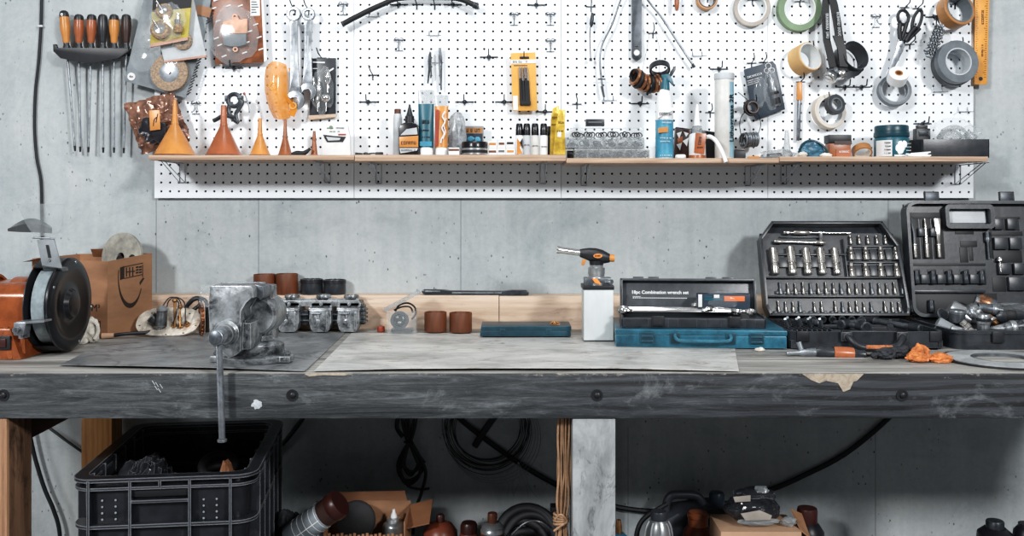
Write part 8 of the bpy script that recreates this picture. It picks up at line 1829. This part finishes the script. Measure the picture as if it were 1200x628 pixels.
# bottles in the middle
def fbottle(label, cx, y, prof, m, capp, mc, name='bottle', cat='bottle', extra=None):
    r, by = fl(name, label, cat, cx, y, 'bottles and cans on the floor under the bench'); lathe_h(r, cx, by, [(prof[0][0] * .96, by), (prof[0][0], by - 3)] + prof, 'bottle_body', m); lathe_h(r, cx, by, capp, 'cap', mc); return r, by
fbottle('orange bottle with a dark orange cap, just right of the torn box', 516, -.26, [(21, 640), (20, 622), (14, 614), (7, 611)], 'orange_bottle', [(5, 612), (5, 604), (4, 602.5), (0, 602.3)], 'maroon')
fbottle('orange bottle with a rounded maroon cap, left of the silver spray can', 549.5, -.3, [(12, 640), (11.4, 628), (10, 624)], 'orange_bottle', [(10, 625), (10, 615), (8.4, 612), (0, 611.6)], 'maroon')
r, by = fl('spray_can', 'silver domed spray can with a short rust orange cap under the bench', 'spray can', 577, -.36, 'bottles and cans on the floor under the bench'); lathe_h(r, 577, by, [(13.5, by), (14, by - 2), (14, 622)], 'can_body', 'rust'); lathe_h(r, 577, by, [(14.2, 623), (14.2, 620.5), (12.4, 618), (13, 617), (10.5, 613.5), (7, 612)], 'dome', 'silver'); lathe_h(r, 577, by, [(5.6, 612.5), (5.6, 602), (4.8, 600.6), (0, 600.4)], 'cap', 'rust')
r, by = fl('hose_pile', 'coiled thick black hose heaped left of the cord hank', 'hose', 620, -.14); b = MB(r)
for i, (cx, R, py, tl) in enumerate(((618, 36, 632, .3), (617, 33, 630, .2), (622, 30, 634, .35), (612, 28, 640, .1), (618, 38, 650, .2), (618, 38, 662, .2), (618, 38, 674, .2), (618, 38, 686, .2), (618, 38, by - 5.3, .0))): b.torus((cx, py, 0), (.1, -.9, .35), R, 5.2, 40, 10)
b.build('winding', 'rubber', r)
b = MB(r); b.tube([(600, 619, -20), (615, 606, -20), (630, 604, -20), (642, 612, -18), (648, 622, -16)], 1.3, 6); b.build('piping', 'case', r)
b = MB(r); b.lathe([(30, 0), (34, by - 640)], (618, by, 0), n=24); b.build('under_coil', 'rubber', r)
r, by = fl('black_box', 'small dark box on the wall side, left of the cord hank', 'box', 654, -.08); b = MB(r); b.box((645, 593, -8), (663, by, 8), .8); b.build('carton', 'black', r); b = MB(r); b.box((645, 592, -8.5), (663, 598, 8.5), .6); b.build('lid', 'rubber', r)
# right of the middle leg
fbottle('small blue bottle with a brown and orange cap hugging the whitewashed leg', 725, -.5, [(10, 640), (10, 628), (6, 624)], 'bluewrap', [(4, 624), (4, 617), (2.6, 609), (0, 608.5)], 'brass')
r, by = fl('jerry_can', 'dark grey jerry can with a moulded handle, behind the white canister', 'can', 815, -.09)
b = MB(r)
outl = [(776, by), (776, 600), (779, 586), (784, 579), (792, 576.5), (815, 577), (822, 580), (826, 588), (838, 588.5), (850, 592), (852, 606), (852, by)]
hole = [(789, 589), (791, 585), (796, 583.5), (812, 584), (817, 587), (818, 591), (808, 592.5), (797, 594), (791, 592.5)]
b.prism([(776, by), (776, 602), (790, 594.5), (808, 593), (820, 592), (827, 589), (838, 588.5), (850, 592), (852, 606), (852, by)], -22, 22, 3)
b.tube([(781, 604, 0), (781, 590, 0), (786, 581, 0), (795, 579.5, 0), (811, 580, 0), (819, 583, 0), (824, 592, 0), (825, 602, 0)], 5, 12); b.build('can_body', 'jerry', r)
lathe_h(r, 840, by, [(8.6, 590), (9, 588), (9, 579), (7.6, 576.6), (0, 576)], 'screw_cap', 'navy')
r, by = fl('white_canister', 'silvery white canister with a dark neck in front of the jerry can', 'canister', 772, -.3); lathe_h(r, 772, by, [(16, by), (17, by - 3), (17, 632), (14, 618), (11, 611), (9, 608)], 'canister_body', 'silver'); lathe_h(r, 772, by, [(9.4, 609), (9.6, 601), (8.6, 598.5), (0, 598)], 'neck_cap', 'jerry')
b = MB(r)
for a in range(0, 360, 45): b.tube([(772 + 17.2 * math.cos(math.radians(a)), 636, 17.2 * math.sin(math.radians(a))), (772 + 14.4 * math.cos(math.radians(a)), 618, 14.4 * math.sin(math.radians(a))), (772 + 11 * math.cos(math.radians(a)), 610.5, 11 * math.sin(math.radians(a)))], .9, 6)
b.build('shoulder_rib', 'grey_light', r)
cable('black hose curving round the left of the white canister', [(752, 660), (746, 632), (750, 614), (760, 603), (772, 596), (782, 590)], 3, -.26, 'rubber', 'black_hose', 'hose')
r, by = fl('orange_bottle', 'orange bottle with a wide red orange cap in front of the jerry can', 'bottle', 818, -.2); lathe_h(r, 818, by, [(18, by), (19, by - 3), (19, 634), (17, 622), (12, 615)], 'bottle_body', 'orange_bottle'); lathe_h(r, 818, by, [(11.8, 616), (11.8, 602), (10.6, 599.6), (6, 598.8), (0, 598.6)], 'cap', 'orange_deep')
b = MB(r); b.lathe([(12, by - 606), (12.6, by - 605.4), (12.6, by - 602), (12, by - 601.4)], (818, by, 0), n=28, closed=True); b.build('cap_ridge', 'orange_deep', r)
r, by = fl('cardboard_box', 'pale cardboard box right of the orange bottle, with a film wrapped parcel on it', 'box', 884, -.33)
b = MB(r); b.box((838, 612.5, -30), (930, by, 30), .4); b.build('carton', 'cardboard_pale', r)
b = MB(r); b.prism3([(930, 613, -24), (941, 622, -24), (942, 606, 10), (929, 600, 10)], (.002, 0, .002)); b.build('side_flap', 'cardboard', r)
r = thing('wrapped_parcel', 'parcel wrapped in glossy black film on top of the pale cardboard box', 'parcel', (884, 612, -.33))
b = MB(r); b.crumple((882, 596, 2), 31, 22, 17, .14, 1.3, 91, 5, flat=-16); b.crumple((886, 582, 6), 26, 14, 9, .25, 1.6, 93, 4); b.build('black_film', 'bag_black', r)
b = MB(r); b.crumple((884, 604, -20), 22, 3, 5, .4, 2, 3, 3); b.crumple((920, 606, -14), 9, 5, 5, .45, 2, 6, 3); b.crumple((892, 574, 0), 8, 5, 5, .5, 2, 7, 3); b.build('clear_film', 'clear_milky', r)
b = MB(r); b.prism([(862, 594), (884, 590), (898, 596), (896, 601), (868, 602)], -24, -22.6, .3); b.prism([(856, 578), (876, 576), (876, 583), (858, 584)], -14, -12.8, .3); b.build('paper_label', 'tape_beige', r)
fbottle('dark bottle with a ribbed brown black cap, right of the pale cardboard box', 946, -.19, [(20, 640), (19, 622), (14, 614), (11, 611)], 'jerry_dark', [(11.5, 612), (11.8, 598), (11, 595), (0, 594.6)], 'maroon')
fbottle('squat black bottle standing alone towards the far right', 1166, -.25, [(21, 640), (19, 624), (12, 618)], 'jerry_dark', [(10, 619), (10, 611), (9, 609.6), (0, 609.4)], 'gunmetal')
fbottle('black bottle at the very right edge under the bench', 1203, -.25, [(16, 640), (14, 622), (10, 617)], 'jerry_dark', [(9, 618), (9, 613), (0, 612.6)], 'black')
# ================================================================== LIGHT
def area(name, loc, target, size, power, col=(1, 1, 1), sy=None):
    L = bpy.data.lights.new(name, 'AREA'); L.energy = power; L.size = size; L.color = col
    if sy: L.shape = 'RECTANGLE'; L.size_y = sy
    o = bpy.data.objects.new(name, L); COL.objects.link(o); o.location = loc
    o.rotation_euler = (Vector(target) - Vector(loc)).to_track_quat('-Z', 'Y').to_euler(); return o
area('lamp_left', (-2.4, -4.2, 2.88), (-.1, 0, 1.2), .5, 136, (.985, .99, 1))
area('lamp_right', (2.4, -4.2, 2.88), (.1, 0, 1.2), .5, 136, (.985, .99, 1))
area('lamp_centre', (0, -1.5, 3.0), (0, -.1, 1.3), .9, 24, (.97, .99, 1))
area('fill_side', (-2.5, -1.1, .75), (-1.25, 0, .6), .3, 5, (.96, .98, 1))  # added fill that brightens the lower left wall, not a known lamp
W_ = bpy.data.worlds.new('room_light'); scn.world = W_; W_.use_nodes = True
wn = W_.node_tree; bg = wn.nodes['Background']
tc = nd(wn, 'ShaderNodeTexCoord'); sp = nd(wn, 'ShaderNodeSeparateXYZ'); wn.links.new(tc.outputs['Generated'], sp.inputs[0])
rw = ramp(wn, [(0.0, (.10, .11, .13, 1)), (.45, (.33, .325, .36, 1)), (.62, (.34, .36, .38, 1)), (1, (.7, .72, .75, 1))])
mr = nd(wn, 'ShaderNodeMapRange'); mr.inputs['From Min'].default_value = -1; mr.inputs['From Max'].default_value = 1; wn.links.new(sp.outputs['Z'], mr.inputs['Value']); wn.links.new(mr.outputs['Result'], rw.inputs['Fac'])
wn.links.new(rw.outputs['Color'], bg.inputs['Color']); bg.inputs['Strength'].default_value = .5
# ================================================================== CAMERA
cam = bpy.data.cameras.new('camera'); co = bpy.data.objects.new('camera', cam); COL.objects.link(co)
co.location = (0, -DIST, CZ); co.rotation_euler = (PI / 2, 0, 0)
cam.sensor_width = 36; cam.lens = F / 1200 * 36; cam.shift_y = -(314 - HY) / 1200; cam.clip_start = .05
scn.camera = co
scn.view_settings.view_transform = 'Standard'; scn.view_settings.look = 'Medium High Contrast' if False else 'None'
scn.view_settings.exposure = -.16; scn.view_settings.gamma = 1
scn.view_settings.use_curve_mapping = True
cv = scn.view_settings.curve_mapping; c_ = cv.curves[3]
for p_ in ((.02, .0125), (.1, .083), (.3, .295), (.6, .635)): c_.points.new(*p_)
cv.update()
# ================================================================== sub-parts: small marks and fittings belong to the part that carries them
RULES = {'print': ['orange_label', 'label_sticker', 'price_label', 'orange_tag', 'white_label', 'label', 'blue_label', 'header', 'orange_band', 'tube_body', 'can_body', 'bottle_body', 'backing_card', 'packet', 'blade', 'jar_body', 'foil', 'torch_body', 'top_strap', 'tube_body'],
         'label_print': ['price_label', 'label_sticker', 'label_band', 'flame_label', 'orange_label'], 'flame_label': ['bottle_body'], 'lettering': ['lid', 'tube_body', 'size_badge', 'carton', 'backing_card'], 'size_print': ['lid'], 'wheel_hub': ['wire_wheel'], 'pad_plate': [], 'friction_pad': ['pad_plate'],
         'bolt': ['bolt_recess'], 'latch_inset': ['latch'], 'bracket_slot': ['shield_bracket'], 'switch': ['switch_plate'], 'rest_knob': ['tool_rest'], 'head_face': ['screw_head'], 'raised_lettering': ['name_panel'], 'name_panel': [], 'tie': ['winding'], 'swoosh_logo': ['carton'], 'box_symbol': ['carton'],
         'orange_sticker': ['carton'], 'white_print': ['carton', 'backing_card'], 'blue_band': ['carton'], 'oval_logo': ['torch_body'], 'clamp_lever': ['clamp_base'], 'grip_insert': ['handle'], 'insert_panel': ['lid'], 'handle_frame': ['lid'], 'handle_opening': ['lid'], 'pocket': ['lid'], 'moulded_block': ['lid'],
         'drain_fitting': ['float_bowl'], 'slot_lip': ['shell'], 'hand_slot': ['shell'], 'stud': ['shell'], 'lens_glint': ['lens'], 'lens': ['lens_rim'], 'cap_ridge': ['cap'], 'ridge': ['cap', 'dish'], 'stripe': ['carton'], 'hole_rim': ['blade', 'bar'], 'label_lines': ['canister_body'], 'label_stripe': ['canister_body'],
         'end_cap': ['handle'], 'hang_ring': ['end_cap'], 'tip': ['shaft', 'wire_shaft'], 'orange_patch': ['blue_label'], 'white_swoosh': ['blue_label'], 'pivot_screw': ['left_blade'], 'base_rim': ['tin_body'], 'graduations': ['blade'], 'grip_inset': ['grip'], 'hang_hole': ['grip'], 'drive_hole': ['barrel'], 'stamp_groove': ['forged_body'],
         'white_picture': ['jar_body'], 'panel_highlight': ['panel_picture'], 'inner_face': ['shell'], 'rivet': ['lid'], 'rail_screw': ['rail'], 'air_horn': ['carburetor_body'], 'scratch_marks': ['front_beam'], 'paint_dab': ['front_beam'], 'bare_chip': ['front_beam'], 'neck_label': ['jar_body'], 'tray_ribs': ['tray']}
def stem(o): return o.name.split('.')[0]
bpy.context.view_layer.update()
near = lambda a, b: (a.matrix_world @ (sum((Vector(c) for c in a.bound_box), Vector()) / 8) - b.matrix_world @ (sum((Vector(c) for c in b.bound_box), Vector()) / 8)).length
moved = set()
for r in [o for o in COL.objects if o.parent is None and o.children]:
    kids = list(r.children)
    for c in kids:
        for want in RULES.get(stem(c), ()):
            host = [k for k in kids if stem(k) == want and k is not c and k.name not in moved]
            if host:
                h = min(host, key=lambda k: near(k, c))
                if any(stem(h) == stem(g) for g in c.children): break
                if c.children: break
                c.parent = h; c.matrix_parent_inverse = h.matrix_basis.inverted(); moved.add(c.name); break
# things that stand on a thin sheet are raised by its thickness
for n in ('tool_case', 'fuel_tin', 'blow_torch', 'flat_case', 'small_fitting.001', 'clear_case', 'wrench_case', 'parts_carton', 'pump_plate', 'carburetor_bank') + tuple(o.name for o in COL.objects if o.parent is None and (o.get('group') == 'wrenches in the open case')):
    o = bpy.data.objects.get(n)
    if o: o.location.z += .0022
